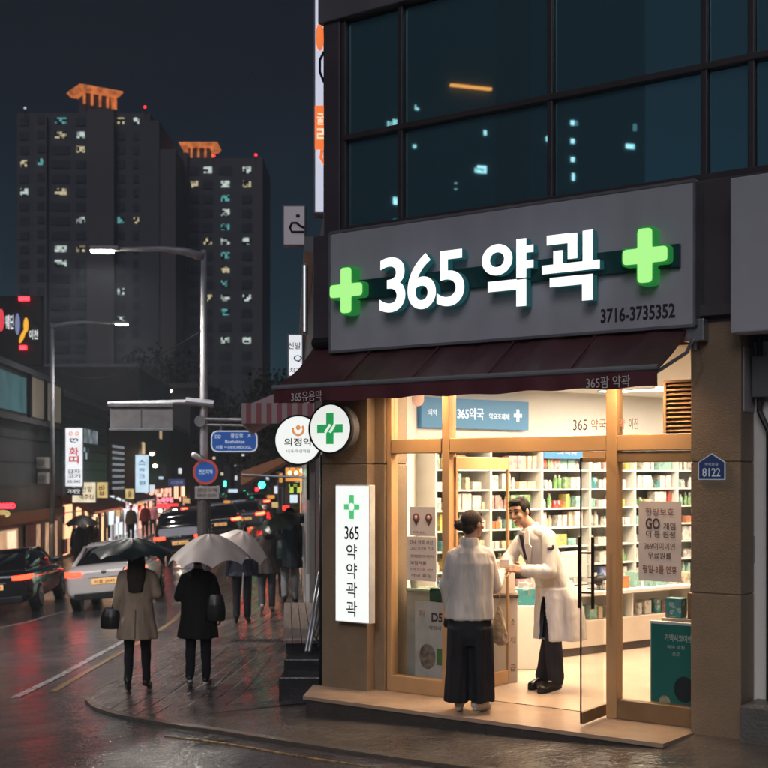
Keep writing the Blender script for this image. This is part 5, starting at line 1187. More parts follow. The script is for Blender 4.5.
# bracket arm, gantry board seen from behind
t_ = thing('gantry_sign', 'grey back of a traffic board held out over the road on a pole arm', 'traffic board', at(137, 430, YA))
mb = MB(); 
for py in (401.5, ): mb.tube([at(108, py + 2.5, YA), at(204, py, YA)], .045, 8)
mb.tube([at(186, 401, YA - .1), at(214, 404, YA - .1)], .07, 10); mb.build('arm', m_steel, t_)
x0, x1, z0, z1 = pxs(110, 173, 403.5, 429, YA); mb = MB(); mb.bbox(x0, x1, YA - .02, YA + .05, z0, z1, .01); bd = mb.build('board', mat('board_back', (.30, .29, .30), .5), t_)
for px in (141, ): x = at(px, 0, YA).x; mb = MB(); mb.box(x - .012, x + .012, YA - .035, YA - .0205, z0 + .02, z1 - .02); mb.build('stiffener', m_grey, bd)
mb = MB(); mb.bbox(x0 - .01, x1 + .01, YA - .08, YA - .021, z1 - .06, z1 + .01, .006); mb.build('top_rail', m_steel, t_)
mb = MB(); mb.bbox(x0 - .01, x1 + .01, YA - .06, YA - .021, z0 - .03, z0 + .015, .006); mb.build('bottom_rail', m_steel, t_)
# blue street-name sign
YS = YA - .1
t_ = thing('street_name_sign', 'blue street name sign with white lettering hanging from an arm of the pole', 'street sign', at(234, 452, YS))
m_sblue = emi('street_sign_blue', (.015, .07, .26), .55, base=(.02, .08, .32)); m_swht = emi('street_sign_white', (.62, .70, .80), .6)
x0, x1, z0, z1 = pxs(211, 257.5, 430.5, 452, YS)
def rr_poly(x0, x1, z0, z1, c): return [(x0 + c, z0), (x1 - c, z0), (x1 - c * .3, z0 + c * .3), (x1, z0 + c), (x1, z1 - c), (x1 - c * .3, z1 - c * .3), (x1 - c, z1), (x0 + c, z1), (x0 + c * .3, z1 - c * .3), (x0, z1 - c), (x0, z0 + c), (x0 + c * .3, z0 + c * .3)]
mb = MB(); mb.prism(rr_poly(x0, x1, z0, z1, .10), YS, YS + .02); mb.build('border', m_swht, t_)
mb = MB(); mb.prism(rr_poly(x0 + .02, x1 - .02, z0 + .02, z1 - .02, .09), YS - .006, YS - .0005); mb.build('panel', m_sblue, t_)
for b_, px, py, w_, h_ in (('중앙로', 237, 435.5, .22, .085), ('DD', 218, 436.5, .10, .06), ('↗', 249, 436, .05, .05), ('Baehaktae', 235, 441.5, .34, .06), ('서울 ←DUCHIDOGL.', 234, 447, .64, .065)):
    text(b_, at(px, py, YS - .0065), XW, ZW, w_, h_, m_swht, t_, bold=.008, thick=.003)
for k_, py in enumerate((419, 424.5)): mb = MB(); mb.tube([at(205, py, YS + .02), at(256, py + 1, YS + .02)], .028 - k_ * .008, 8); mb.build('arm', m_steel, t_)
for px in (221, 249): mb = MB(); mb.tube([at(px, 424, YS + .02), at(px, 431, YS + .02)], .02, 8); mb.build('hanger', m_steel, t_)
mb = MB(); mb.disc(at(200, 421, YS - .05), (0, 1, 0), .10, .1, 20); mb.build('clamp_disc', m_steel, t_)
# round no-parking sign and plate
YR = YA - .14; c = at(205.3, 472, YR); r = 12.7 * YR / FPX
t_ = thing('round_road_sign', 'round blue no stopping sign with a red ring on the lamp pole', 'road sign', c - ZW * r)
mb = MB(); mb.disc(c + Vector((0, .02, 0)), (0, 1, 0), r, .015, 40); mb.build('red_ring', emi('sign_red', (.35, .06, .05), .5, base=(.4, .05, .04)), t_)
mb = MB(); mb.disc(c + Vector((0, .012, 0)), (0, 1, 0), r * .8, .007, 40); mb.build('blue_disc', m_sblue, t_); text('견인지역', c + Vector((0, .0115, 0)), XW, ZW, r * 1.1, r * .36, m_swht, t_, bold=.01, thick=.003)
x0, x1, z0, z1 = pxs(195, 219, 486.5, 499, YR); t_ = thing('sign_plate', 'small pale plate with rows of dark marks under the round road sign', 'sign plate', ((x0 + x1) / 2, YR, z0))
mb = MB(); mb.bbox(x0, x1, YR, YR + .02, z0, z1, .005); mb.build('plate', mat('pale_plate', (.45, .42, .42), .5), t_)
text('견인구역', Vector(((x0 + x1) / 2, YR - .0005, z0 + (z1 - z0) * .7)), XW, ZW, (x1 - x0) * .82, (z1 - z0) * .3, m_ink, t_, bold=.01, thick=.003); text('08:00-20:00', Vector(((x0 + x1) / 2, YR - .0005, z0 + (z1 - z0) * .28)), XW, ZW, (x1 - x0) * .8, (z1 - z0) * .25, m_ink, t_, thick=.003)
t_ = thing('security_camera', 'small pale security camera bracketed to the lamp pole above the round sign', 'security camera', at(197, 460, YA))
mb = MB(); mb.tube([at(204, 457, YA - .1), at(198, 455, YA - .2)], .02, 8); mb.build('bracket', m_steel, t_); mb = MB(); mb.capsule(at(194, 455, YA - .25), at(200, 459, YA - .18), .05, .045, 10); mb.build('housing', m_white, t_, smooth=True)
x0, x1, z0, z1 = pxs(198, 212, 500, 560, YA); t_ = thing('pole_wrap', 'dark grey textured wrap around the foot of the lamp pole', 'pole wrap', (xA, YA, z0))
mb = MB(); mb.tube([(xA, YA, z0 - .4), (xA, YA, z1)], .118, 14); mb.build('sleeve', mat('wrap_grey', (.10, .09, .09), .6, bump=.8, bscale=30), t_)

# ================================================================== LIT SIGNS AND SHOPFRONTS ACROSS THE STREET
def flat_sign(label, px0, px1, py0, py1, Y, face, lines=(), name='lit_sign', cat='lit sign', dep=.15, edge=None, bold=.01):
    x0, x1, z0, z1 = pxs(px0, px1, py0, py1, Y); t_ = thing(name, label, cat, ((x0 + x1) / 2, Y + dep / 2, z0))
    mb = MB(); mb.bbox(x0, x1, Y, Y + dep, z0, z1, min(.012, (z1 - z0) * .1)); mb.build('casing', edge or m_grey, t_)
    q = min(.02, (z1 - z0) * .08); mb = MB(); mb.box(x0 + q, x1 - q, Y - .008, Y - .0005, z0 + q, z1 - q); mb.build('face', face, t_)
    for (b_, fx, fz, w_, h_, m_) in lines: text(b_, Vector((x0 + (x1 - x0) * fx, Y - .0085, z0 + (z1 - z0) * fz)), XW, ZW, (x1 - x0) * w_, (z1 - z0) * h_, m_, t_, bold=bold, thick=.003)
    return t_
e_wht = emi('sign_white_light', (.92, .95, 1.0), .85, .12, 3); e_cool = emi('sign_cool_light', (.62, .82, .95), .95, .15, 3); e_warm = emi('sign_warm_light', (1, .86, .60), .8, .25, 6)
e_yel = emi('sign_yellow_light', (1, .72, .28), .6, .3, 8); e_red = emi('neon_red', (1, .02, .03), 7); e_reds = emi('soft_red_light', (1, .05, .04), 1.6); e_orange = emi('sign_orange_light', (1, .40, .06), .8, .3, 4)
e_redp = emi('red_print_light', (.65, .03, .03), .7); e_green2 = emi('traffic_green', (.02, 1, .5), 14); e_blue = emi('sign_blue_light', (.05, .16, .55), .8); e_pink = emi('neon_pink', (1, .22, .30), 2.0)
e_dim = emi('dim_white_light', (.8, .85, .95), .22, .3, 3)
flat_sign('tall white vertical sign with red and black lettering across the street', 65, 83, 427.5, 487, 44, e_wht,
          [('화', .5, .60, .55, .14, e_redp), ('띠', .5, .46, .55, .14, e_redp), ('감자', .5, .26, .72, .07, m_black), ('고기', .5, .18, .72, .07, m_black), ('02-345', .5, .09, .72, .05, m_black), ('ㅇㅇ', .5, .90, .6, .07, emi('orange_print', (.9, .25, .05), .7)), ('ღ', .5, .78, .5, .08, m_black)], bold=.02)
flat_sign('small black sign under the tall white vertical sign', 66, 82, 487.5, 495.5, 44, m_black, [('가게맛', .5, .5, .8, .6, e_wht)])
flat_sign('white sign with dark lettering beside the tall vertical sign', 72, 96, 482, 503, 46, e_warm, [('역전할', .5, .65, .7, .28, m_black), ('맥주집', .6, .28, .6, .26, m_redp if False else m_black)])
flat_sign('square yellow lit sign above the shop awning across the street', 96, 108, 482, 498.5, 47, e_yel, [('밥', .5, .5, .5, .6, m_ink)])
flat_sign('pale blue vertical light box with faint lettering further along the street', 135, 149, 454.5, 493, 58, e_cool, [('스', .5, .8, .5, .14, m_sblue), ('파', .5, .6, .45, .1, m_sblue), ('크', .5, .43, .45, .1, m_sblue), ('점', .5, .26, .45, .1, m_sblue)])
flat_sign('small square yellow light box low between the vertical signs', 125, 134.5, 488.5, 499.5, 56, e_yel, [('술', .5, .5, .4, .6, m_ink)])
flat_sign('bright blue-white screen above the far traffic', 177, 194, 510.5, 519.5, 75, emi('screen_light', (.70, .82, 1.0), 1.1, .3, 2), [('UHSS', .5, .5, .7, .5, e_blue)])
flat_sign('dim blue road sign over the far traffic', 168, 185, 479, 486.5, 66, emi('dim_blue', (.06, .09, .25), .5), [('시청역', .5, .5, .7, .5, e_dim)])
def neon(label, body, px, py, Y, w_, h_, m_, bold=.03):
    c = at(px, py, Y); t_ = thing('neon_sign', label, 'neon sign', c - ZW * h_ * Y / FPX / 2); text(body, c, XW, ZW, w_ * Y / FPX, h_ * Y / FPX, m_, t_, bold=bold, thick=.05)
    mb = MB(); mb.bbox(c.x - w_ * .52 * Y / FPX, c.x + w_ * .52 * Y / FPX, Y + .002, Y + .08, c.z - h_ * .6 * Y / FPX, c.z + h_ * .6 * Y / FPX, .01); mb.build('backing', m_black, t_); return t_
neon('red neon lettering over the shopfront at the far left', '00000D', 6, 506, 37, 19, 5.5, e_red)
neon('pink red neon lettering above the distant shops', '노래주점', 165, 500, 70, 16, 5, e_pink); neon('second row of red neon lettering above the distant shops', '호프집', 163, 506, 72, 13, 4, e_red)
# roof signs, far left
bb = thing('roof_sign', 'black rooftop signboard with coloured lettering and ribbons at the far left', 'rooftop sign', at(15, 360, 60))
def rb(name, m_, f): mb = MB(); f(mb); return mb.build(name, m_, bb)
x0, x1, z0, z1 = pxs(-40, 46, 296, 366, 60); rb('board', mat('roof_board', (.012, .013, .016), .7), lambda mb: mb.bbox(x0 - 1, x1 - .2, 60, 60.3, z0, z1, .02))
for py, x_, w_ in ((298.5, 24, 10), (347.5, 23, 6.5)): rb('red_light_bar', e_red, lambda mb: mb.box(at(x_ - w_ / 2, 0, 59.9).x, at(x_ + w_ / 2, 0, 59.9).x, 59.85, 59.98, at(0, py + 2, 59.9).z, at(0, py - 2, 59.9).z))
text('웨딘', at(9.5, 322, 59.9), XW, ZW, .40, .70, e_wht, bb, bold=.02); text('이천', at(33.5, 334.5, 59.9), XW, ZW, .42, .45, e_wht, bb, bold=.02)
rb('blue_ribbon', emi('ribbon_blue', (.22, .25, .45), .8), lambda mb: mb.ell(at(17.5, 324, 59.85), (.12, .05, .52)))
rb('red_ribbon', emi('ribbon_red', (.8, .06, .08), .9), lambda mb: mb.ell(at(1, 320, 59.85), (.16, .05, .55)))
rb('yellow_ribbon', emi('ribbon_yellow', (1, .50, .04), .95), lambda mb: (mb.ell(at(26, 325, 59.85), (.12, .05, .36)), mb.ell(at(22.5, 336, 59.82), (.10, .05, .36), Matrix.Rotation(R(22), 3, 'Y'))))

# facing blocks across the street
def Lx(Y): return lline(Y)
m_dk = mat('dark_wall_tiles', (.034, .032, .035), .5, var=.2, vscale=1.5); m_dk2 = mat('grey_render', (.085, .08, .085), .6, vscale=1); m_brick = mat('dim_brick', (.11, .085, .075), .7, var=.25, vscale=3)
def block(name, label, Y0, Y1, top, m_, dep=10, cat='building', line=None, group=None):
    a = Lx(Y0) if line is None else line(Y0); b_ = Lx(Y1) if line is None else line(Y1)
    t_ = thing(name, label, cat, ((a + b_) / 2, (Y0 + Y1) / 2, -1.5), 0, group); sgn = -1 if line is None else 1
    mb = MB(); mb.add([(a, Y0, -2.4), (b_, Y1, -2.4), (b_ + sgn * dep, Y1, -2.4), (a + sgn * dep, Y0, -2.4), (a, Y0, top), (b_, Y1, top), (b_ + sgn * dep, Y1, top), (a + sgn * dep, Y0, top)], [(0, 1, 2, 3), (4, 5, 6, 7), (0, 1, 5, 4), (1, 2, 6, 5), (2, 3, 7, 6), (3, 0, 4, 7)])
    mb.build('wall', m_, t_)
    mb = MB(); mb.add([(a - sgn * .12, Y0 - .05, top), (b_ - sgn * .12, Y1 + .05, top), (b_ + sgn * dep, Y1 + .05, top), (a + sgn * dep, Y0 - .05, top), (a - sgn * .12, Y0 - .05, top + .18), (b_ - sgn * .12, Y1 + .05, top + .18), (b_ + sgn * dep, Y1 + .05, top + .18), (a + sgn * dep, Y0 - .05, top + .18)], [(0, 1, 2, 3), (4, 5, 6, 7), (0, 1, 5, 4), (1, 2, 6, 5), (2, 3, 7, 6), (3, 0, 4, 7)])
    mb.build('parapet', mat('parapet_metal', (.20, .20, .22), .4, .3), t_)
    return t_
def fpanel(t_, name, Y0, Y1, z0, z1, m_, off=.04, thk=.05, line=None):
    """a panel on the street face of a block"""
    l_ = line or Lx; sgn = 1 if line is None else -1
    a, b_ = l_(Y0), l_(Y1); o1 = sgn * off; o2 = sgn * (off - thk)
    mb = MB(); mb.add([(a + o1, Y0, z0), (b_ + o1, Y1, z0), (b_ + o1, Y1, z1), (a + o1, Y0, z1), (a + o2, Y0, z0), (b_ + o2, Y1, z0), (b_ + o2, Y1, z1), (a + o2, Y0, z1)], [(0, 1, 2, 3), (7, 6, 5, 4), (0, 4, 5, 1), (1, 5, 6, 2), (2, 6, 7, 3), (3, 7, 4, 0)])
    return mb.build(name, m_, t_)
m_tealw = mat('teal_window', (.05, .12, .14), .12); m_shutter = mat('beige_shutter', (.30, .26, .22), .5)
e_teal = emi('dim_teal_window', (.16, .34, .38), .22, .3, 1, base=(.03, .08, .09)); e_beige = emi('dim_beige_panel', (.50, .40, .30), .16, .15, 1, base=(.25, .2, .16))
b1 = block('shop_building', 'two storey dark clad building with a teal window and beige panel across the street', 30, 48, 5.3, m_dk)
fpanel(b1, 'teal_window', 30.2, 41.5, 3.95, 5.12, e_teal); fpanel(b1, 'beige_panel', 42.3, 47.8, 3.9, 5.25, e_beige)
for Yj in (41.9, 44.6): fpanel(b1, 'window_post', Yj - .15, Yj + .15, 3.8, 5.3, m_black, .12, .15)
for zz in (1.55, 2.35, 3.1): fpanel(b1, 'cladding_joint', 30.2, 47.8, zz, zz + .025, m_black, .055, .06)
fpanel(b1, 'ledge', 30, 48, 3.62, 3.80, m_dk2, .25, .3)
fpanel(b1, 'orange_fascia', 30.3, 47.2, .38, .72, mat('dull_orange_fascia', (.22, .09, .03), .5), .3, .32)
fpanel(b1, 'shop_window', 31, 40.2, -1.1, .2, emi('dim_shop_window', (.9, .62, .40), .30, .5, 1.2), .05, .04)
fpanel(b1, 'shop_poster', 38.6, 39.7, -.6, .15, e_warm, .1, .04)
fpanel(b1, 'shop_door', 41.2, 42.8, -1.3, .25, m_black, .08, .06)
for Yc in (43.2, 44.8, 46.4): fpanel(b1, 'lit_window', Yc, Yc + .42, -1.1, .2, emi('warm_slot', (1, .60, .36), .42, .4, 2), .08, .06)
mb = MB(); c = at(3, 514, 37.4); mb.ell(c, (.22, .12, .12)); props(mb.build('wall_lamp', e_yel, smooth=True), 'small yellow lamp on the orange fascia at the far left', 'wall lamp')
for (px, py, lab) in ((42.5, 463, 'upper pale air conditioner unit on the dark wall behind the lamp post'), (43.5, 478.5, 'lower pale air conditioner unit on the dark wall behind the lamp post')):
    c = at(px, py, 43.5); t_ = thing('air_conditioner', lab, 'air conditioner', c - ZW * .2); mb = MB(); mb.bbox(c.x - .15, c.x + .2, 43.2, 43.9, c.z - .2, c.z + .2, .03); mb.build('casing', mat('pale_unit', (.5, .46, .44), .5), t_)
    mb = MB(); mb.disc(Vector((c.x + .02, 43.2, c.z)), (0, -1, 0), .13, .012, 20); mb.build('fan_grille', m_grey, t_)
b2 = block('timber_building', 'low building with a dark slatted upper wall and a sloping roof edge', 48.2, 60, 5.0, mat('dark_slats', (.05, .045, .045), .4, stretch=(.2, .2, 14), var=.5, vscale=2))
for i in range(7): fpanel(b2, 'timber_slat', 48.4, 59.8, 2.1 + i * .4, 2.16 + i * .4, m_dk2, .07, .06)
fpanel(b2, 'painted_reflection_window', 51.5, 56.5, 3.3, 3.9, emi('blotchy_reflection_glow', (.55, .65, .72), .22, .95, 1.6), .09, .05)  # blotchy glow painted on the pane as its reflections
fpanel(b2, 'lit_window', 51.5, 54, 2.6, 3.1, litwin('pale_panes', (.7, .9, 1), .55, 2.2), .09, .05)
fpanel(b2, 'ground_floor', 48.4, 59.8, -1.2, .75, litwin('warm_shop_panes', (1, .55, .28), 1.6, 1.3), .05, .04)
for Yj in (50.2, 52.4, 54.2, 56.9, 58.6): fpanel(b2, 'shop_post', Yj, Yj + .35, -1.3, .9, m_dk, .14, .12)
b3 = block('narrow_building', 'dark narrow building with a striped lit stair window across the street', 60.3, 72, 4.6, m_dk2); fpanel(b3, 'ground_floor', 60.5, 71.8, -1.3, .9, litwin('cool_shop_panes', (.72, .86, .90), 1.3, 1.2), .05, .04)
for i in range(9): fpanel(b3, 'stair_light', 61.5, 65.5, .9 + i * .30, 1.02 + i * .30, e_dim, .1, .06)
fpanel(b3, 'fascia', 60.4, 71.9, .95, 1.2, m_black, .25, .25)
b4 = block('tall_dark_building', 'taller dark building beyond the striped stair window', 72.3, 92, 8.2, m_dk); fpanel(b4, 'ground_floor', 72.5, 91.8, -1.3, 1.0, litwin('mixed_shop_panes', (1, .45, .3), 1.8, .9), .05, .04)
for (ya, za) in ((74, 3.2), (78, 5.6), (84, 4.4), (88, 6.4)): fpanel(b4, 'lit_window', ya, ya + 1.2, za, za + .7, emi('dim_warm_window', (1, .72, .42), .5), .06, .04)
b5 = block('far_building', 'far low building where the street narrows', 92.3, 130, 5.5, m_dk2); fpanel(b5, 'ground_floor', 92.5, 129.8, -1.3, 1.2, litwin('far_shop_panes', (1, .5, .3), 2.2, .7), .05, .04)
# awnings across the street
def simple_awning(label, Y0, Y1, z_hi, z_lo, out, m_, name='awning'):
    t_ = thing(name, label, 'awning', (Lx(Y0) + out, (Y0 + Y1) / 2, z_lo)); a, b_ = Lx(Y0), Lx(Y1)
    mb = MB(); N = 10; vs = []
    for i in range(N + 1):
        t = i / N; x = a + (b_ - a) * t; y = Y0 + (Y1 - Y0) * t; vs += [(x + .05, y, z_hi), (x + out, y, z_lo), (x + out, y, z_lo - .25 + (.04 if i % 2 else 0)), (x + out - .03, y, z_lo - .25), (x + .05, y, z_hi - .05)]
    mb.add(vs, [(i * 5 + j, i * 5 + j + 1, i * 5 + 6 + j, i * 5 + 5 + j) for i in range(N) for j in range(4)] + [(0, 1, 2, 3, 4), (N * 5 + 4, N * 5 + 3, N * 5 + 2, N * 5 + 1, N * 5)]); mb.build('cloth', m_, t_)
    for Y in (Y0 + .2, Y1 - .2): mb = MB(); mb.tube([(Lx(Y) + .06, Y, z_lo - .2), (Lx(Y) + out - .05, Y, z_lo - .05)], .02, 6); mb.build('stay', m_steel, t_)
    return t_
simple_awning('faded red awning over the warm shopfront under the square yellow sign', 47.5, 57, 1.15, .65, 1.3, mat('faded_red_cloth', (.28, .09, .07), .7))
simple_awning('grey striped awning over the cool lit shopfront further on', 60.5, 70, 1.1, .75, 1.2, mat('grey_cloth', (.30, .24, .22), .7))
lamp('shopfront_light', (Lx(52) + 1.0, 52, .5), 170, 2.5, (1, .62, .36), (0, 0, 0), sizey=8); lamp('shopfront_light', (Lx(66) + 1.0, 66, .6), 170, 2.5, (.9, .85, .8), (0, 0, 0), sizey=8); lamp('shopfront_light', (Lx(38) + .6, 38, .3), 50, .6, (1, .65, .4), (0, 0, 0), sizey=8)
# small lamps dotted above
for (px, py, Y, lab) in ((82, 369.5, 110, 'small warm lamp on a dark roof above the slatted building'), (93.5, 370.5, 112, 'small twin lamp on a dark roof above the slatted building'), (170, 391, 95, 'small warm lamp on the dark building behind the gantry board'), (152, 454, 75, 'small orange lamp beside the pale blue light box'), (155, 466, 75, 'small amber lamp below the orange lamp by the light box')):
    c = at(px, py, Y); t_ = thing('wall_lamp', lab, 'wall lamp', c); mb = MB(); mb.ell(c, (.14 * Y / 80, .1, .09 * Y / 80)); mb.build('bulb', emi('lamp_bulb', (1, .78, .5), 20), t_, smooth=True); mb = MB(); mb.box(c.x - .2, c.x + .2, Y + .1, Y + .25, c.z - .05, c.z + .25); mb.build('bracket', m_black, t_)
# dark building mass behind
for (nm, lab, x0, x1, top, Y, m_) in (('dark_block', 'wide dark building below the towers behind the shops', -10, 204, 388, 120, m_dk), ('grey_block', 'low grey building behind the gantry board', 108, 190, 402, 105, m_dk2), ('dark_block', 'dark mid-rise building closing the end of the street', 190, 320, 415, 230, m_dk)):
    a = at(x0, top, Y); b_ = at(x1, top, Y); t_ = thing(nm, lab, 'building', ((a.x + b_.x) / 2, Y, -2.4)); mb = MB(); mb.box(a.x, b_.x, Y, Y + 15, -2.5, a.z); mb.build('wall', m_, t_)
    mb = MB(); mb.box(a.x - .2, b_.x + .2, Y - .2, Y + 15.2, a.z, a.z + .5); mb.build('roof', m_dk2, t_)
    random.seed(int(Y))
    for i in range(9):
        px = random.uniform(x0 + 10, x1 - 8); py = random.uniform(top + 6, 470); c = at(px, py, Y); mb = MB(); w_ = Y / FPX * random.uniform(1.2, 2.6); mb.box(c.x - w_, c.x + w_, Y - .06, Y - .01, c.z - w_ * .8, c.z + w_ * .8)
        mb.build('lit_window', litwin('far_room_' + random.choice('abc'), random.choice([(1, .8, .5), (.7, .9, 1), (.9, .95, .9)]), .45, .8), t_)

# ================================================================== TOWERS
m_tower = mat('tower_concrete', (.145, .128, .125), .8, vscale=.05, var=.12); m_tower2 = mat('tower_concrete_dark', (.115, .115, .125), .8, vscale=.05, var=.12); m_dwin = mat('dark_window_glass', (.055, .058, .065), .3, spec=.3)
m_crown = emi('orange_crown_light', (1, .27, .07), .60, .55, .9, base=(.5, .2, .1))
e_tw = [litwin('tower_room_white', (.85, 1, .92), .80, 1.6), litwin('tower_room_warm', (1, .86, .52), .7, 1.6), litwin('tower_room_teal', (.25, .85, .85), .5, 1.6)]
def tower(label, Y, px0, px1, pytop, bays, wins, crown, floors, m_, ends):
    a = at(px0, pytop, Y); b_ = at(px1, pytop, Y); t_ = thing('apartment_tower', label, 'apartment tower', ((a.x + b_.x) / 2, Y + 8, -2.5))
    mb = MB(); mb.box(a.x, b_.x, Y, Y + 18, -2.6, a.z); mb.build('wall', m_, t_)
    k_ = Y / FPX
    for (p0, p1, pt, mm, off) in ends:      # slabs with their own height and depth
        c0 = at(p0, pt, Y); c1 = at(p1, pt, Y); mb = MB(); mb.box(c0.x, c1.x, Y - off, Y + 16, -2.6, c0.z); mb.build('tower_slab', mm, t_)
    nwin = 0; rest = MB()
    for (bx0, bx1, yt) in bays:
        off = max([o_ for (p0, p1, pt, mm, o_) in ends if p0 <= (bx0 + bx1) / 2 <= p1] + [0])
        for fl_ in range(floors):
            py = yt + fl_ * 14.2 * 1
            if py > 400: break
            c0 = at(bx0, py + 8, Y); c1 = at(bx1, py, Y); w = wins.get((bx0, fl_))
            if w is not None:
                dm = (c1.x - c0.x) * (.18 if (c1.x - c0.x) > 2 else .1); c0.x += dm; c1.x -= dm; c0.z += .35
                mb = MB(); mb.box(c0.x, c1.x, Y - off - .25, Y - off - .05, c0.z, c1.z); mb.build('lit_window', e_tw[w], t_)
            elif nwin < 84: nwin += 1; mb = MB(); mb.box(c0.x, c1.x, Y - off - .2, Y - off - .05, c0.z, c1.z); mb.build('dark_window', m_dwin, t_)
            else: rest.box(c0.x, c1.x, Y - off - .2, Y - off - .05, c0.z, c1.z)
    if rest.v: o = rest.build('dark_windows', m_dwin, t_); o['kind'] = 'stuff'
    # lit roof crown: columns and a flared slab
    cx0, cx1, ct, cb, skew = crown; c0 = at(cx0, cb, Y); c1 = at(cx1, ct, Y); xm = (c0.x + c1.x) / 2
    mb = MB(); w_ = (c1.x - c0.x) / 2; h_ = c1.z - c0.z
    cy = Y + 5; N = 4; ry = w_ * .8
    def sq(q, z): return [(xm + sx_ * w_ * q, cy + sy_ * ry * q, z) for sx_, sy_ in ((-1, -1), (1, -1), (1, 1), (-1, 1))]
    th = R(skew)
    rot = lambda p: (xm + (p[0] - xm) * math.cos(th) - (p[1] - cy) * math.sin(th), cy + (p[0] - xm) * math.sin(th) + (p[1] - cy) * math.cos(th), p[2])
    mb.loft([[rot(p) for p in sq(.84, c0.z + h_ * .70)], [rot(p) for p in sq(.98, c0.z + h_ * .90)], [rot(p) for p in sq(1.0, c1.z)]]); cw = mb.build('roof_crown', m_crown, t_)
    for i in range(5):
        for side in (0, 1):
            q = -.72 + i * .36; p = rot((xm + q * w_, cy - .72 * ry, 0)) if side == 0 else rot((xm + .72 * w_, cy + q * ry, 0))
            if side == 1 and (i == 0 or not skew): continue
            mb = MB(); mb.tube([(p[0], p[1], c0.z), (p[0], p[1], c0.z + h_ * .71)], w_ * .06, 8); mb.build('crown_column', m_crown, cw)
    mb = MB(); mb.loft([[rot(p) for p in sq(.60, a.z - 1)], [rot(p) for p in sq(.55, c0.z + h_ * .7)]]); mb.build('lift_house', m_tower2, t_)
    return t_
W1 = {}
tower('taller apartment tower with an orange lit roof crown at the left', 240, 17, 150, 113,
      [(20, 29, 118), (39, 46, 118), (52, 70, 118), (76, 86, 118), (117, 125, 118), (133, 142, 118)],
      {(52, 0): 2, (52, 1): 1, (76, 1): 0, (76, 2): 1, (20, 3): 1, (20, 5): 0, (52, 5): 1, (76, 7): 0, (117, 0): 1, (133, 0): 0, (117, 7): 2, (52, 9): 0, (76, 9): 1, (52, 10): 0, (117, 12): 0, (117, 14): 0, (39, 3): 2, (133, 7): 1},
      (66, 112, 84, 102, 35), 21, m_tower2, [(36, 48, 118, m_tower, 1.2), (90, 116, 112, m_tower, 2.0), (140, 160, 122, m_tower2, 1.0), (160, 176, 150, m_tower, .6)])
tower('shorter apartment tower with an orange lit roof crown and many lit rooms', 250, 176, 262, 158,
      [(190, 199, 167), (203, 213, 167), (219, 232, 167), (242, 252, 167)],
      {(203, 0): 0, (190, 1): 1, (219, 1): 0, (242, 1): 1, (219, 2): 2, (219, 3): 0, (219, 4): 2, (203, 5): 1, (219, 5): 0, (242, 5): 0, (219, 7): 1, (219, 6): 2, (203, 9): 1, (219, 9): 0, (242, 9): 0, (219, 10): 2, (219, 12): 0, (242, 12): 0, (242, 0): 0, (219, 8): 2},
      (177, 216, 139.5, 154, 0), 18, m_tower2, [(178, 188, 154, m_tower, 1.2), (253, 263, 158, m_tower, 1.0)])
for (px, py, lab) in ((25, 108, 'pale roof beacon at the left end of the taller tower'), (108, 112, 'red roof beacon beside the crown of the taller tower'), (145, 107, 'red roof beacon at the right end of the taller tower'), (214, 156, 'red roof beacon beside the crown of the shorter tower'), (256, 155, 'red roof beacon at the right end of the shorter tower')):
    c = at(px, py, 239); t_ = thing('roof_beacon', lab, 'beacon', c); mb = MB(); mb.ell(c, (.22, .22, .22)); mb.build('light', e_red if 'red' in lab else e_wht, t_, smooth=True); mb = MB(); mb.tube([c - ZW * 2.4, c - ZW * .1], .08, 6); mb.build('mast', m_dark, t_)
# a third tower stands off to the left, seen only mirrored in the upper windows
random.seed(5)
for (ya, yb, lab) in ((-24, -15, 'slim apartment tower beyond the frame mirrored in the upper windows at the left'), (-37, -27, 'broader apartment tower beyond the frame mirrored in the upper windows in the middle')):
    t_ = thing('apartment_tower', lab, 'apartment tower', Vector((-82, (ya + yb) / 2, -2)))
    mb = MB(); mb.box(-88, -78, ya, yb, -2.5, 75); mb.build('wall', mat('mirror_tower_wall', (.10, .13, .16), .8), t_)
    for i in range(26):
        y = ya + random.choice([.8, 1.0, 3.0, 3.2, 6.0, 6.3, 8.0]); z = 12 + random.randrange(13) * 1.45; w_ = random.choice([.2, .3, .75])
        if y > yb - .9: continue
        mb = MB(); mb.box(-77.98, -77.9, y, y + w_, z, z + random.choice([.25, .35, .55])); mb.build('lit_window', random.choice([litwin('mirror_room', (.8, 1, .95), 1.0, 2.5), emi('mirror_bulb', (.85, 1, 1), 1.4), emi('mirror_dim', (.6, .9, 1), .25)]), t_)
    if ya == -24: mb = MB(); mb.box(-77.9, -77.6, -23.5, -20.2, 31.4, 31.55); mb.build('orange_light_bar', emi('orange_bar', (1, .22, .04), 2.5), t_)

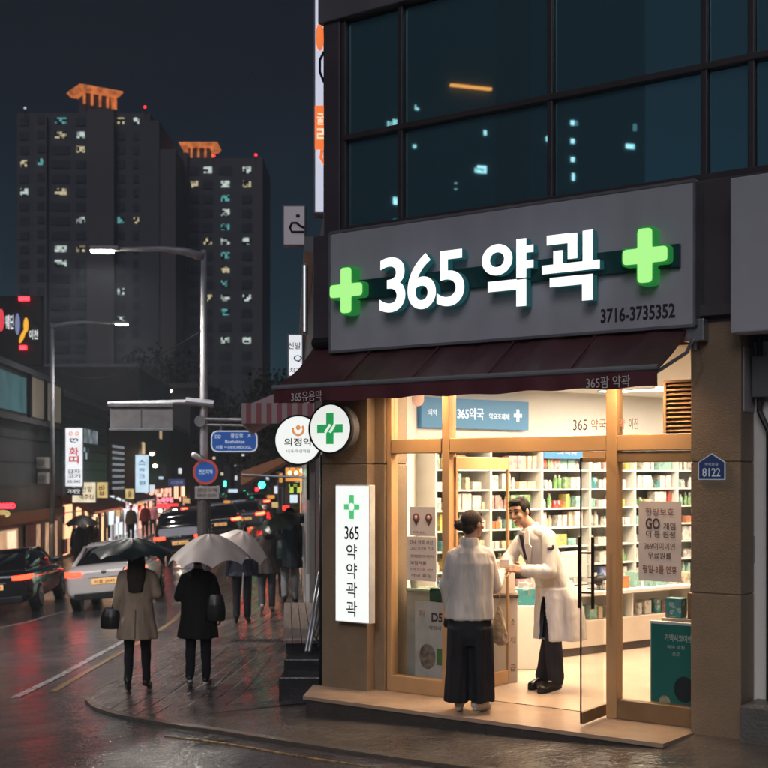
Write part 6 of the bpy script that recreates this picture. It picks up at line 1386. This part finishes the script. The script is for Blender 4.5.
# ================================================================== TREES
m_leaf = mat('night_foliage', (.035, .05, .035), .7, var=.5, vscale=1.5); m_bark = mat('bark', (.05, .04, .035), .8)
def tree(label, x, Y, h, w, seed, group='dark street trees'):
    random.seed(seed); zb = -1.8; t_ = thing('street_tree', label, 'tree', (x, Y, zb), 0, group)
    mb = MB(); top = Vector((x, Y, zb + h * .55)); mb.tube([(x, Y, zb), (x + .1, Y, zb + h * .3), tuple(top)], [.02 * h, .016 * h, .01 * h], 8)
    for i in range(7): a = random.uniform(0, 6.28); s_ = Vector((x, Y, zb + h * random.uniform(.28, .5))); e_ = s_ + Vector((math.cos(a) * w * .38, math.sin(a) * w * .38, h * random.uniform(.15, .35))); mb.tube([s_, s_.lerp(e_, .5) + ZW * .1, e_], [.008 * h, .006 * h, .003 * h], 6)
    mb.build('trunk', m_bark, t_)
    mb = MB(); cl = [(Vector((x + random.gauss(0, w * .24), Y + random.gauss(0, w * .24), zb + h * random.uniform(.42, .92))), random.uniform(.10, .22) * w) for _ in range(26)]
    for c, r in cl:
        for _ in range(70):
            d = Vector((random.gauss(0, 1), random.gauss(0, 1), random.gauss(0, .8))).normalized() * r * random.uniform(.5, 1.1); p = c + d; s_ = random.uniform(.05, .12) * h * .18
            u_ = Vector((random.uniform(-1, 1), random.uniform(-1, 1), random.uniform(-1, 1))).normalized() * s_; v_ = u_.cross(Vector((random.uniform(-1, 1), random.uniform(-1, 1), random.uniform(-1, 1)))).normalized() * s_ * .6
            mb.add([tuple(p - u_), tuple(p + v_), tuple(p + u_), tuple(p - v_)], [(0, 1, 2, 3)])
    mb.build('crown', m_leaf, t_, fix=False); return t_
for i, (px, pt, Y, w_) in enumerate(((165, 345, 140, 12), (272, 368, 80, 5.5), (252, 392, 95, 6), (200, 400, 110, 8), (232, 385, 125, 9))):
    z = at(px, pt, Y).z; tree(['broad dark tree below the gap between the towers', 'dark tree just left of the round pharmacy signs', 'small dark tree behind the hanging street sign', 'dark tree beside the lamp pole', 'dark tree between the lamp pole and the far signs'][i], at(px, 0, Y).x, Y, z + 1.8, w_, 30 + i)

# ================================================================== RIGHT SIDE OF THE STREET, BEYOND THE PHARMACY
nb = block('neighbour_building', 'narrow grey building edge directly beyond the pharmacy wall', 14.4, 26, 4.45, m_dk2, dep=2.4, line=rline)
nb2 = block('lower_shop_row', 'row of low lit shops further along the pavement', 26.2, 60, 3.2, m_dk, line=rline)
fpanel(nb2, 'shop_window', 26.5, 40, -.5, 1.9, litwin('side_shop', (1, .5, .22), 1.0, 1.4), .05, .04, line=rline); fpanel(nb2, 'shop_window', 41, 59, -.6, 1.9, litwin('side_shop_cool', (.5, .9, .7), 1.2, 1.2), .05, .04, line=rline)
fpanel(nb, 'shop_window', 18, 25.5, -.3, 2.1, litwin('side_shop_dim', (.9, .85, .8), .22, 1.4), .05, .04, line=rline)
# tall projecting signs beside the corner
t_ = flat_sign('very tall white vertical sign with orange marks beside the upper corner', 313.5, 325.5, -60, 214, 12.6, emi('tall_sign_face', (.62, .66, .80), .80, base=(.5, .5, .55)), (), dep=.25)
Yt = 12.6
def onsign(name, m_, f, par): mb = MB(); f(mb); return mb.build(name, m_, par)
onsign('orange_blob', emi('orange_print2', (1, .22, .05), .85), lambda mb: mb.ell(at(320, 37, Yt - .02), (.042, .01, .14)), t_)
onsign('green_stroke', emi('green_print', (.02, .16, .08), .5), lambda mb: mb.tube([at(323, 14, Yt - .02), at(323.5, 22, Yt - .02)], .012, 6), t_)
onsign('black_stroke', m_black, lambda mb: mb.tube([at(324, 52, Yt - .02), at(320, 60, Yt - .02), at(320, 72, Yt - .02), at(324, 82, Yt - .02)], .014, 6), t_)
onsign('orange_panel', emi('orange_print2', (1, .22, .05), .85), lambda mb: mb.bbox(at(315, 0, Yt).x, at(325, 0, Yt).x, Yt - .022, Yt - .009, at(0, 150, Yt).z, at(0, 106, Yt).z, .004), t_)
text('굴', at(320.5, 119, Yt - .0225), XW, ZW, .07, .12, e_warm, t_, bold=.02); text('ㄹ', at(320.5, 134, Yt - .0225), XW, ZW, .07, .11, e_warm, t_, bold=.02)
onsign('orange_hook', emi('orange_print2', (1, .22, .05), .85), lambda mb: mb.tube([at(322, 150, Yt - .02), at(321, 158, Yt - .02), at(325, 164, Yt - .02)], .018, 6), t_)
mb = MB(); mb.tube([at(327, -40, 12.4), at(327, 28, 12.4), at(328, 60, 12.3), at(327, 215, 12.3)], .035, 8); props(mb.build('cable_bundle', m_black), 'dark cable bundle running down beside the very tall sign', 'cable bundle')
t_ = flat_sign('grey plate with a dark bathtub and shower drawing beside the corner', 282.5, 306, 205, 246, 15.0, emi('shower_plate', (.42, .38, .42), .35, base=(.3, .28, .3)), (), dep=.1)
onsign('shower_drawing', m_black, lambda mb: (mb.tube([at(*q, 14.98) for q in ((304.5, 232), (292, 232), (290, 228), (292, 223), (297, 223), (300, 226), (304.5, 228))], .016, 6), mb.ell(at(298, 216, 14.98), (.025, .01, .022))), t_)
flat_sign('narrow bright white vertical sign at the edge of the neighbour building', 302, 307, 263.5, 333, 14.2, emi('bright_white', (.95, 1, 1), 1.0), (), dep=.2)
flat_sign('white sign with dark round lettering above the striped awning', 287.5, 303.5, 333.5, 377, 15.6, e_wht, [('신발', .45, .72, .8, .16, m_black), ('Q', .65, .42, .5, .16, m_black), ('치과', .5, .15, .7, .12, m_black)])
# striped red awning facing down the street
t_ = thing('awning', 'dusty pink striped awning reaching out behind the round signs', 'awning', at(275, 430, 15.5))
m, n, l = nodes_of('striped_cloth'); b = n['Principled BSDF']; tcx = n.new('ShaderNodeTexCoord'); wv = n.new('ShaderNodeTexWave'); wv.inputs['Scale'].default_value = 1.6; wv.bands_direction = 'Y'; l.new(tcx.outputs['Object'], wv.inputs[0]); crx = n.new('ShaderNodeValToRGB'); crx.color_ramp.interpolation = 'CONSTANT'; crx.color_ramp.elements[0].color = (.50, .16, .17, 1); crx.color_ramp.elements[1].position = .5; crx.color_ramp.elements[1].color = (.62, .50, .48, 1); l.new(wv.outputs[0], crx.inputs[0]); l.new(crx.outputs[0], b.inputs['Base Color']); b.inputs['Roughness'].default_value = .7
m_str = m
m_strx = m.copy(); m_strx.name = 'striped_cloth_front'
for q_ in m_strx.node_tree.nodes:
    if q_.type == 'TEX_WAVE': q_.bands_direction = 'X'; q_.inputs['Scale'].default_value = 2.6
A_ = [at(246, 398, 14.6), at(245, 412, 14.6), at(300, 392, 17.5), at(300, 372, 17.5)]
mb = MB(); x_w = rline(15) + .02
def aw2(mb, y0, y1, x_out, z_hi, z_lo, drop):
    n_ = 12; vs = []
    for i in range(n_ + 1):
        y = y0 + (y1 - y0) * i / n_; xw = rline(y); vs += [(xw, y, z_hi), (xw - x_out, y, z_lo), (xw - x_out, y, z_lo - drop), (xw - x_out + .02, y, z_lo - drop), (xw, y, z_hi - .04)]
    mb.add(vs, [(i * 5 + j, i * 5 + j + 1, i * 5 + 6 + j, i * 5 + 5 + j) for i in range(n_) for j in range(4)] + [(0, 1, 2, 3, 4), (n_ * 5 + 4, n_ * 5 + 3, n_ * 5 + 2, n_ * 5 + 1, n_ * 5)])
aw2(mb, 14.8, 18.5, .85, 3.05, 2.70, .2); mb.build('cloth', m_str, t_)
mb = MB(); mb.box(rline(14.75) - .86, rline(14.75), 14.72, 14.74, 2.50, 2.74); mb.build('end_valance', m_strx, t_)
mb = MB(); mb.tube([(rline(14.8), 14.8, 2.62), (rline(14.8) - .83, 14.8, 2.66)], .02, 8); mb.tube([(rline(14.8) - .84, 14.8, 2.5), (rline(18.5) - .84, 18.5, 2.5)], .018, 8); mb.build('frame_bar', m_steel, t_)
t_ = thing('awning', 'small orange brown awning over the stall beyond the striped awning', 'awning', (rline(22) - .6, 22, 1.9)); mb = MB(); aw2(mb, 20.5, 25.5, 1.1, 2.35, 1.95, .22); mb.build('cloth', mat('orange_brown_cloth', (.34, .15, .08), .7), t_)
mb = MB(); mb.tube([(rline(20.5), 20.5, 1.85), (rline(20.5) - 1.08, 20.5, 1.9)], .02, 8); mb.build('frame_bar', m_steel, t_)
# food stall facing down the pavement
Yf = 29.0
t_ = flat_sign('orange lit fascia of the food stall behind the round signs', 285, 319, 467, 482, Yf, e_orange, [('분식', .3, .5, .2, .5, m_ink)], name='stall_fascia', cat='stall sign', dep=.3)
t_ = thing('food_stall', 'food stall with lit jars and bottles behind the walkers', 'food stall', at(302, 540, Yf + .4))
def sbox(par, name, px0, px1, py0, py1, Y, dep, m_): x0, x1, z0, z1 = pxs(px0, px1, py0, py1, Y); mb = MB(); mb.bbox(x0, x1, Y, Y + dep, z0, z1, .006); return mb.build(name, m_, par)
sbox(t_, 'counter', 284, 322, 522, 560, Yf, .8, mat('stall_counter', (.10, .05, .035), .5)); sbox(t_, 'back_panel', 284, 324, 482.5, 522, Yf + .8, .05, mat('stall_back', (.05, .035, .03), .6)); sbox(t_, 'corner_post', 284, 286, 482, 522, Yf, .06, m_dark)
sbox(t_, 'white_screen', 290, 297.5, 495, 503, Yf + .5, .05, e_cool); sbox(t_, 'pink_card', 304, 312, 493, 500, Yf + .5, .05, emi('pink_card', (1, .35, .35), .7)); sbox(t_, 'green_menu', 289, 300, 484, 493, Yf + .55, .04, litwin('green_yellow_menu', (.55, .8, .1), .9, 9))
sbox(t_, 'shelf', 287, 322, 508, 509.5, Yf + .4, .3, m_dark)
random.seed(3)
for i in range(14):
    c = at(287 + i * 2.5, 521.5, Yf + .1); h_ = random.uniform(.08, .2); mb = MB(); mb.tube([c, c + ZW * h_], .022, 8)
    props(mb.build('stall_jar', random.choice([emi('jar_red', (1, .12, .08), .6), emi('jar_amber', (1, .5, .12), .6), emi('jar_pale', (.9, .8, .7), .5), m_black])), 'small glowing jar in the row on the food stall counter', 'jar', 'jars on the food stall counter')
for i in range(6):
    c = at(290 + i * 5.5 + random.uniform(-1, 1), 470 + random.uniform(-2, 5), Yf - .5); t2 = thing('bulb_lamp', 'hanging bulb glowing in front of the orange stall fascia', 'bulb', c, 0, 'hanging bulbs of the food stall'); mb = MB(); mb.ell(c, (.045, .045, .05)); mb.build('bulb', emi('bulb_glow', (1, .75, .45), 3), t2, smooth=True); mb = MB(); mb.tube([c, c + ZW * .25], .006, 5); mb.build('flex', m_black, t2)
lamp('stall_light', (at(302, 0, Yf).x, Yf - .6, 1.6), 10, .8, (1, .6, .3), (0, 0, 0))
t_ = thing('stall_cover', 'red orange fabric cover leaning beside the steps', 'cover', at(320, 555, 19)); mb = MB(); q = [at(313, 535, 18.6), at(333, 526, 18.9), at(333, 556, 19), at(313, 556, 18.8)]
mb.add([tuple(v) for v in q] + [tuple(v + Vector((.0, .25, 0))) for v in q], [(0, 1, 2, 3), (7, 6, 5, 4), (0, 4, 5, 1), (1, 5, 6, 2), (2, 6, 7, 3), (3, 7, 4, 0)]); mb.build('cloth', mat('red_orange_cloth', (.45, .09, .05), .6, bump=.5, bscale=5), t_)
t_ = thing('rubbish_bin', 'small teal bin with a pale top beside the handrail', 'bin', at(318, 590, 17.5)); sbox(t_, 'bin_body', 313, 324, 566, 592, 17.4, .35, mat('teal_bin', (.02, .10, .10), .4)); sbox(t_, 'lid', 312.5, 325, 553, 565.8, 17.38, .4, mat('pale_lid', (.3, .28, .26), .5))
# side steps, deck and rail beside the pharmacy
m_blkst = mat('wet_black_stone', (.022, .022, .025), .16, bump=.35, bscale=35); m_wood = mat('weathered_deck_wood', (.26, .20, .17), .5, stretch=(12, 1, 1), var=.35, vscale=3)
g0 = gnd(300, 700)
def stepbox(label, px0, px1, pyt, pyb, Y, dep, m_, name):
    x0, x1, z0, z1 = pxs(px0, px1, pyt, pyb, Y); x1 = max(x1, rline(Y + dep * .5) + .05); mb = MB(); mb.bbox(x0, x1, Y, Y + dep, z0 - .3, z1, .015); return props(mb.build(name, m_), label, 'step')
stepbox('lower black wet stone step beside the pharmacy wall', 279, 330, 677, 697, 11.75, .42, m_blkst, 'stone_step'); stepbox('upper black wet stone step beside the pharmacy wall', 284, 330, 659, 677, 12.17, .5, m_blkst, 'stone_step')
dk = thing('deck_ramp', 'pale timber deck running along the pharmacy flank above the black steps', 'deck', at(305, 640, 13.5))
for i in range(7):
    mb = MB(); a = -1.02 + i * .095; zt = at(0, 640, 12.75).z; mb.add([(a, 12.7, zt - .03), (a + .085, 12.7, zt - .03), (a + .085 - .32, 16.8, zt - .06), (a - .32, 16.8, zt - .06), (a, 12.7, zt), (a + .085, 12.7, zt), (a + .085 - .32, 16.8, zt - .03), (a - .32, 16.8, zt - .03)], [(3, 2, 1, 0), (4, 5, 6, 7), (0, 1, 5, 4), (1, 2, 6, 5), (2, 3, 7, 6), (3, 0, 4, 7)]); mb.build('deck_board', m_wood, dk)
mb = MB(); zt = at(0, 640, 12.75).z; mb.add([(-1.0, 12.75, -.7), (-.4, 12.75, -.7), (-.7, 16.7, -.7), (-1.3, 16.7, -.7), (-1.0, 12.75, zt - .035), (-.4, 12.75, zt - .035), (-.7, 16.7, zt - .065), (-1.3, 16.7, zt - .065)], [(3, 2, 1, 0), (4, 5, 6, 7), (0, 1, 5, 4), (1, 2, 6, 5), (2, 3, 7, 6), (3, 0, 4, 7)]); mb.build('deck_base', m_blkst, dk)
rl = thing('handrail', 'leaning metal handrail beside the deck and the pharmacy wall', 'handrail', at(307, 655, 12.3))
for dx in (0, 3.2): mb = MB(); mb.tube([at(306 + dx, 652, 12.35), at(319 + dx, 575, 13.3), at(322 + dx, 563, 13.5)], .018, 8); mb.build('rail', m_steel, rl, smooth=True)
for t in (.25, .6, .9): a = at(306, 652, 12.35).lerp(at(319, 575, 13.3), t); b_ = at(309.2, 652, 12.35).lerp(at(322.2, 575, 13.3), t); mb = MB(); mb.tube([a, b_], .012, 6); mb.build('rung', m_steel, rl)
mb = MB(); mb.tube([at(323, 700, 11.6), at(323, 455, 11.6)], .035, 10); props(mb.build('drain_pipe', m_dark, smooth=True), 'dark pipe rising along the pharmacy corner behind the light box', 'pipe')
t_ = thing('cable_tangle', 'dark loose cables hanging low beside the handrail', 'cables', at(322, 640, 12.0))
for i in range(5): mb = MB(); mb.tube([at(326, 590 + i * 12, 12), at(319 + i, 620 + i * 8, 12), at(314 + i * 2, 636 + i * 5, 11.9), at(326, 650, 11.9)], .008, 6); mb.build('cable', m_black, t_, smooth=True)

# ================================================================== CARS
def sedan(label, x, y, ang, paint, glassm, plate, scale=1.0, lights=True, name='parked_car', group=None, tall=0, simple=False, lightm=None):
    f = Vector((math.sin(ang), math.cos(ang), 0)); r = Vector((f.y, -f.x, 0)); 
    zc = RD(x, y); sxl = (RD(x + .8, y) - RD(x - .8, y)) / 1.6; r3 = (r + ZW * sxl).normalized(); sy_ = (RD(x, y + 4) - RD(x, y)) / 4; f3 = (f + ZW * sy_).normalized(); up = r3.cross(f3)
    o = Vector((x, y, zc)); fr = lambda a, b, c: o + r3 * a * scale + f3 * b * scale + up * c * scale
    t_ = thing(name, label, 'car', o + f * 2.4, -ang, group)
    T = tall
    def sec(yy, w, zb, zt, mid=.55): 
        h = [(0, zb), (.7 * w, zb), (w * .95, zb + .06), (w, mid - .12), (w * .995, mid + .1), (w * .965, zt - .07), (w * .88, zt - .005), (.45 * w, zt + .015)]
        return [(a, yy, c) for a, c in h] + [(0, yy, zt + .02)] + [(-a, yy, c) for a, c in h[:0:-1]]
    secs = [sec(0, .74, .40, .84), sec(.04, .84, .30, .93), sec(.16, .89, .24, 1.02 + T * .3), sec(.45, .91, .22, 1.035 + T * .35), sec(1.0, .915, .20, 1.0 + T * .3), sec(2.4, .92, .20, .96 + T * .3), sec(3.3, .915, .20, .95 + T * .2), sec(4.1, .90, .20, .86 + T * .2), sec(4.6, .85, .24, .74 + T * .1), sec(4.78, .74, .32, .62)]
    mb = MB(fr); mb.loft(secs); bd = mb.build('body', paint, t_, smooth=True); md = bd.modifiers.new('s', 'SUBSURF'); md.levels = md.render_levels = 2
    gh = [(.42, .74, .70, 1.00, 1.03), (.95, .78, .62, .99, 1.24), (1.45, .80, .585, .98, 1.40), (2.0, .80, .59, .96, 1.445), (2.6, .80, .59, .95, 1.435), (3.05, .79, .62, .94, 1.30), (3.65, .76, .70, .92, .97)]
    if tall: gh = [(.12, .76, .72, 1.1, 1.15), (.35, .78, .66, 1.1, 1.55), (.7, .80, .62, 1.1, 1.68), (2.0, .80, .62, 1.05, 1.72), (2.7, .80, .62, 1.0, 1.66), (3.6, .76, .70, .95, 1.05)]
    mb = MB(fr); mb.loft([[(-a, yy, z0), (-(a * .6 + b_ * .4), yy, z0 + (z1 - z0) * .6), (-b_, yy, z1 - .03), (-b_ * .6, yy, z1), (b_ * .6, yy, z1), (b_, yy, z1 - .03), ((a * .6 + b_ * .4), yy, z0 + (z1 - z0) * .6), (a, yy, z0)] for yy, a, b_, z0, z1 in gh]); mb.build('windows', glassm, t_, smooth=True)
    rf = gh[2:5] if not tall else gh[1:5]
    mb = MB(fr); mb.loft([[(-(b_ + .03), yy, z1 - .06), (-(b_ * .97), yy, z1 + .005), (-b_ * .6, yy, z1 + .018), (b_ * .6, yy, z1 + .018), (b_ * .97, yy, z1 + .005), (b_ + .03, yy, z1 - .06), (b_ * .5, yy, z1 - .02), (-b_ * .5, yy, z1 - .02)] for yy, a, b_, z0, z1 in rf]); mb.build('roof', paint, t_, smooth=True)
    for sg_ in (-1, 1):
        g = gh
        mb = MB(fr); mb.tube([(sg_ * (yy_[1] + 0), yy_[0], yy_[3]) if k_ == 0 else (sg_ * (yy_[2] + .015), yy_[0], yy_[4] - .02) for k_, yy_ in enumerate(g[0:3])], .045, 8); mb.build('rear_pillar', paint, t_, smooth=True)
        mb = MB(fr); mb.tube([(sg_ * (g[-1][1]), g[-1][0], g[-1][3]), (sg_ * (g[-2][2] + .02), g[-2][0], g[-2][4] - .02), (sg_ * (g[-3][2] + .015), g[-3][0], g[-3][4] - .02)], .032, 8); mb.build('front_pillar', paint, t_, smooth=True)
        mb = MB(fr); mb.tube([(sg_ * .812, 2.1, .97), (sg_ * .60, 2.1, 1.42)], .03, 6); mb.build('door_pillar', m_black, t_)
        mb = MB(fr); mb.bbox(sg_ * .93 - .09, sg_ * .93 + .09, 3.1, 3.22, .98, 1.10, .03); mb.build('wing_mirror', paint, t_)
        for yy in (1.55, 2.65): mb = MB(fr); mb.bbox(min(sg_ * .915, sg_ * .945), max(sg_ * .915, sg_ * .945), yy, yy + .18, .80, .83, .006); mb.build('door_handle', m_steel, t_)
        for yy in (.98, 3.78):
            mb = MB(fr); mb.disc((sg_ * .70, yy, .335), (sg_, 0, 0), .375, .205, 24); mb.build('wheel_arch', m_black, t_)
            mb = MB(fr); mb.tube([(sg_ * a, yy, .325) for a in (.72, .74, .90, .925)], [.29, .325, .325, .29], 24); wh = mb.build('wheel', mat('tyre_rubber', (.012, .012, .012), .6), t_, smooth=True)
            mb = MB(fr); mb.disc((sg_ * .926, yy, .325), (sg_, 0, 0), .225, .006, 24); mb.build('rim', mat('alloy_rim', (.35, .35, .37), .3, .8), wh)
            if not simple:
                for q in range(5): a = q * 1.2566; mb = MB(fr); mb.tube([(sg_ * .936, yy, .325), (sg_ * .936, yy + math.cos(a) * .215, .325 + math.sin(a) * .215)], [.04, .025], 6); mb.build('spoke', m_steel, wh)
        lm = lightm or e_tail
        mb = MB(fr); mb.loft([[(sg_ * a, yy, z) for a, yy, z in q] for q in (((.50, -.005, .80), (.50, -.02, .84), (.50, -.01, .90), (.50, .04, .85)), ((.74, .01, .79), (.74, -.005, .84), (.74, .015, .91), (.74, .07, .85)), ((.885, .12, .80), (.89, .10, .84), (.88, .13, .92), (.86, .2, .85)), ((.925, .42, .84), (.927, .42, .86), (.92, .42, .89), (.88, .42, .86)))]); tl = mb.build('tail_light', lm if lights else m_rlens, t_, smooth=True)
    mb = MB(fr); mb.bbox(-.28, .28, -.02, .03, .60, .725, .004); pl = mb.build('number_plate', plate, t_); text('서울 2643', fr(0, -.0215, .66), r3, up, .46 * scale, .085 * scale, m_ink, pl, bold=.01, thick=.003)
    mb = MB(fr); mb.bbox(-.70, .70, -.01, .14, .27, .42, .02); mb.build('lower_bumper', m_black, t_)
    mb = MB(fr); mb.bbox(-.34, .34, -.012, .05, .745, .765, .004); mb.build('boot_trim', m_steel, t_)
    mb = MB(fr); mb.ell((0, .0, .875), (.06, .02, .04)); mb.build('round_emblem', m_steel, t_, smooth=True)
    if not simple: mb = MB(fr); mb.box(-.6, .6, .02, .03, .475, .482); mb.build('bumper_crease', m_black, t_)
    return t_
e_tail = emi('tail_light_glow', (1, .035, .014), 7); m_rlens = mat('dark_red_lens', (.2, .01, .01), .2)
m_wcar = mat('white_car_paint', (.78, .74, .73), .22, var=.02, coat=.8); m_bcar = mat('black_car_paint', (.010, .010, .013), .12, var=.05, coat=1); m_cg = mat('tinted_car_glass', (.008, .009, .012), .05, spec=.8); m_pl = emi('lit_number_plate', (1, .50, .16), .75, base=(.5, .4, .2))
sedan('white sedan with glowing tail lights beside the beige coat', at(107, 600, 28.3).x + .0, 28.3, R(-4.5), m_wcar, m_cg, m_pl, 1.0)
sedan('glossy black sedan with glowing tail lights at the left edge', -9.15, 29.3, R(-3.5), m_bcar, m_cg, m_pl, 1.0)
sedan('dark sport utility car behind the umbrellas in the traffic', at(182, 0, 43).x, 43, R(-4.3), m_bcar, m_cg, m_pl, 1.0, tall=1)
mg = mat('grey_car_paint', (.12, .12, .13), .2, coat=.8); ms = mat('silver_car_paint', (.3, .3, .32), .25, .3, coat=.6)
for (px, Y, m_, lab, tl) in ((222, 56, m_bcar, 'dark car with bright brake lights in the middle of the queue', 0), (247, 60, mg, 'grey car with bright brake lights nearest the kerb in the queue', 0), (216, 72, ms, 'silver car further back in the traffic queue', 1), (238, 80, m_bcar, 'black tall car far along the traffic queue', 1), (258, 88, ms, 'silver car far along the queue near the kerb', 0), (196, 84, mg, 'grey car far along the left lane of the queue', 0)):
    sedan(lab, at(px, 0, Y).x, Y, R(-4.3), m_, m_cg, m_pl, 1.0, tall=tl, simple=True, name='queueing_car', lightm=emi('brake_light_glow', (1, .02, .008), 45))
# headlights of the cars coming down the other lane
for (px, Y, lab) in ((172, 92, 'oncoming car with orange lit headlights behind the red neon'), (184, 110, 'distant oncoming car with small headlights')):
    t_ = sedan(lab, at(px, 0, Y).x, Y, R(175.7), mg, m_cg, m_pl, 1.0, simple=True, lights=False, name='oncoming_car')
    f = Vector((math.sin(R(175.7)), math.cos(R(175.7)), 0)); o = Vector((at(px, 0, Y).x, Y, RD(at(px, 0, Y).x, Y)))
    for sg_ in (-.65, .65): mb = MB(); mb.ell(o + f * 4.72 + Vector((sg_, 0, .66)), (.16, .08, .09)); mb.build('headlight', emi('headlight_glow', (1, .85, .65), 70), t_, smooth=True)
# traffic lights at the far junction
for (px, py, Y, on, lab) in ((247.5, 473, 90, 'g', 'traffic light showing bright green over the far junction'), (262, 485, 100, 'g', 'second green traffic light further right over the far junction'), (256.5, 488, 105, 'r', 'traffic light showing red beyond the green one')):
    c = at(px, py, Y); t_ = thing('traffic_light', lab, 'traffic light', Vector((c.x + 1.6, Y, -1.6))); k_ = Y / 90
    mb = MB(); mb.bbox(c.x - .55 * k_, c.x + .75 * k_, Y, Y + .2, c.z - .22, c.z + .22, .04); bx = mb.build('housing', m_black, t_)
    mb = MB(); mb.ell(c + Vector((0, -.05, 0)), (.24 * k_, .08, .24 * k_)); mb.build('lens', e_green2 if on == 'g' else e_red, bx, smooth=True)
    mb = MB(); mb.tube([(c.x + .7, Y + .1, c.z), (c.x + 2.2, Y + .1, c.z)], .05, 6); mb.tube([(c.x + 2.2, Y + .1, c.z + .1), (c.x + 2.2, Y + .1, -1.7)], .08, 8); mb.build('pole', m_pole, t_)
# small distant signs and lights along the far right side
random.seed(21)
for i, (px, py, w_, h_, m_, lab) in enumerate(((233, 491, 10, 4, e_cool, 'pale blue lit sign low at the end of the street'), (227, 502, 7, 3, e_orange, 'orange lit sign just above the far brake lights'), (271, 497, 8, 4, e_orange, 'orange lit sign right of the traffic lights'), (275, 505, 7, 6, e_yel, 'yellow lit square right of the traffic lights'), (243, 455, 3, 2, e_wht, 'tiny white light high above the far junction'), (225, 484, 3, 6, e_green2, 'small green vertical light left of the traffic lights'), (268, 515, 12, 4, e_reds, 'red lit strip behind the black tilted umbrella'), (214, 458, 3, 3, e_warm, 'tiny warm light right of the lamp pole'), (286, 508, 8, 6, e_reds, 'red lit board beside the food stall'), (287, 432, 5, 6, e_wht, 'small white lamp box left of the round signs'), (286, 441, 4, 5, e_wht, 'second small white lamp box below the first'))):
    flat_sign(lab, px - w_ / 2, px + w_ / 2, py - h_ / 2, py + h_ / 2, 64 + i * 3 if px < 282 else 26, m_, (), name='small_lit_sign', cat='lit sign', dep=.1)
# overhead wires
for i, (a, b_) in enumerate(((at(203, 330, 22), at(62, 372, 48)),)):
    mb = MB(); mb.tube([a.lerp(b_, t / 12) - ZW * .5 * math.sin(math.pi * t / 12) for t in range(13)], .008, 5); props(mb.build('overhead_wire', m_black), ['thin overhead wire sagging from the lamp pole across the road', 'thin overhead wire sagging from the lamp pole to the shops'][i], 'wire')
# added lamps hidden by the valance, brightening the door frames and step
for i, u in enumerate((.45, 1.4, 2.35)):
    t_ = thing('added_soffit_lamp', ['added soffit lamp hidden behind the left end of the valance', 'added soffit lamp hidden behind the middle of the valance', 'added soffit lamp hidden behind the right end of the valance'][i], 'lamp', P(u, -.3, 2.86))
    mb = MB(FR); mb.tube([(u, -.26, 2.80), (u, -.26, 2.90)], .05, 14); mb.build('can', m_white, t_); mb = MB(FR); mb.tube([(u, -.26, 2.792), (u, -.26, 2.799)], .042, 14); mb.build('lens', m_ceil, t_)
    lamp('added_soffit_light', P(u, -.26, 2.78), 75, .06, (1, .68, .40), (0, 0, 0), R(150), 'SPOT')

# more small glowing signs down the street
random.seed(44)
cols = {'white': e_wht, 'warm white': e_warm, 'orange': e_orange, 'red': e_reds, 'pale blue': e_cool, 'yellow': e_yel}
sp = [(88, 509, 9, 4, 62, 'red'), (112, 504, 8, 5, 58, 'warm white'), (118, 513, 5, 7, 59, 'yellow'), (127, 508, 9, 4, 63, 'white'), (139, 503, 7, 5, 66, 'orange'), (146, 512, 10, 4, 70, 'pale blue'), (158, 516, 7, 5, 74, 'warm white'), (152, 489, 6, 9, 68, 'white'), (174, 505, 9, 3, 80, 'red'), (187, 501, 6, 5, 84, 'yellow'), (199, 507, 5, 6, 90, 'orange'), (210, 497, 6, 3, 100, 'white'), (218, 490, 3, 8, 110, 'pale blue'), (238, 500, 8, 3, 115, 'red'), (252, 503, 9, 4, 95, 'orange'), (264, 507, 5, 4, 85, 'warm white'), (276, 490, 4, 8, 70, 'white'), (281, 478, 4, 10, 60, 'orange'), (268, 478, 4, 4, 120, 'pale blue'), (236, 478, 3, 5, 125, 'white'), (222, 474, 3, 3, 130, 'warm white'), (180, 471, 4, 6, 90, 'white'), (161, 478, 5, 3, 82, 'pale blue')]
for i, (px, py, w_, h_, Y, cn) in enumerate(sp):
    where = 'below the striped stair window' if px < 130 else ('near the far pink neon' if px < 176 else ('behind the lamp pole' if px < 215 else ('beyond the far junction' if Y > 100 else 'around the far junction')))
    flat_sign(f'{["tiny", "small", "modest"][i % 3]} {"upright" if h_ > w_ else "wide"} {cn} lit sign {where}', px - w_ / 2, px + w_ / 2, py - h_ / 2, py + h_ / 2, Y, cols[cn], ((random.choice(['약국', '식당', '카페', '호프', '미용']), .5, .5, .7, .5, m_black),) if w_ > 7 else (), name='small_lit_sign', cat='lit sign', dep=.1)
# the wet air
mb = MB(); mb.box(-130, 130, -60, 268, -3.6, 92)
hz = mb.build('haze', None, origin=Vector((0, 0, 0))); hz['kind'] = 'stuff'
m, n, l = nodes_of('wet_air'); n.clear(); o_ = n.new('ShaderNodeOutputMaterial'); pv = n.new('ShaderNodeVolumePrincipled'); pv.inputs['Color'].default_value = (.78, .86, 1, 1); pv.inputs['Density'].default_value = .0013; pv.inputs['Anisotropy'].default_value = .2
l.new(pv.outputs[0], o_.inputs['Volume']); hz.data.materials.append(m); hz.visible_shadow = True
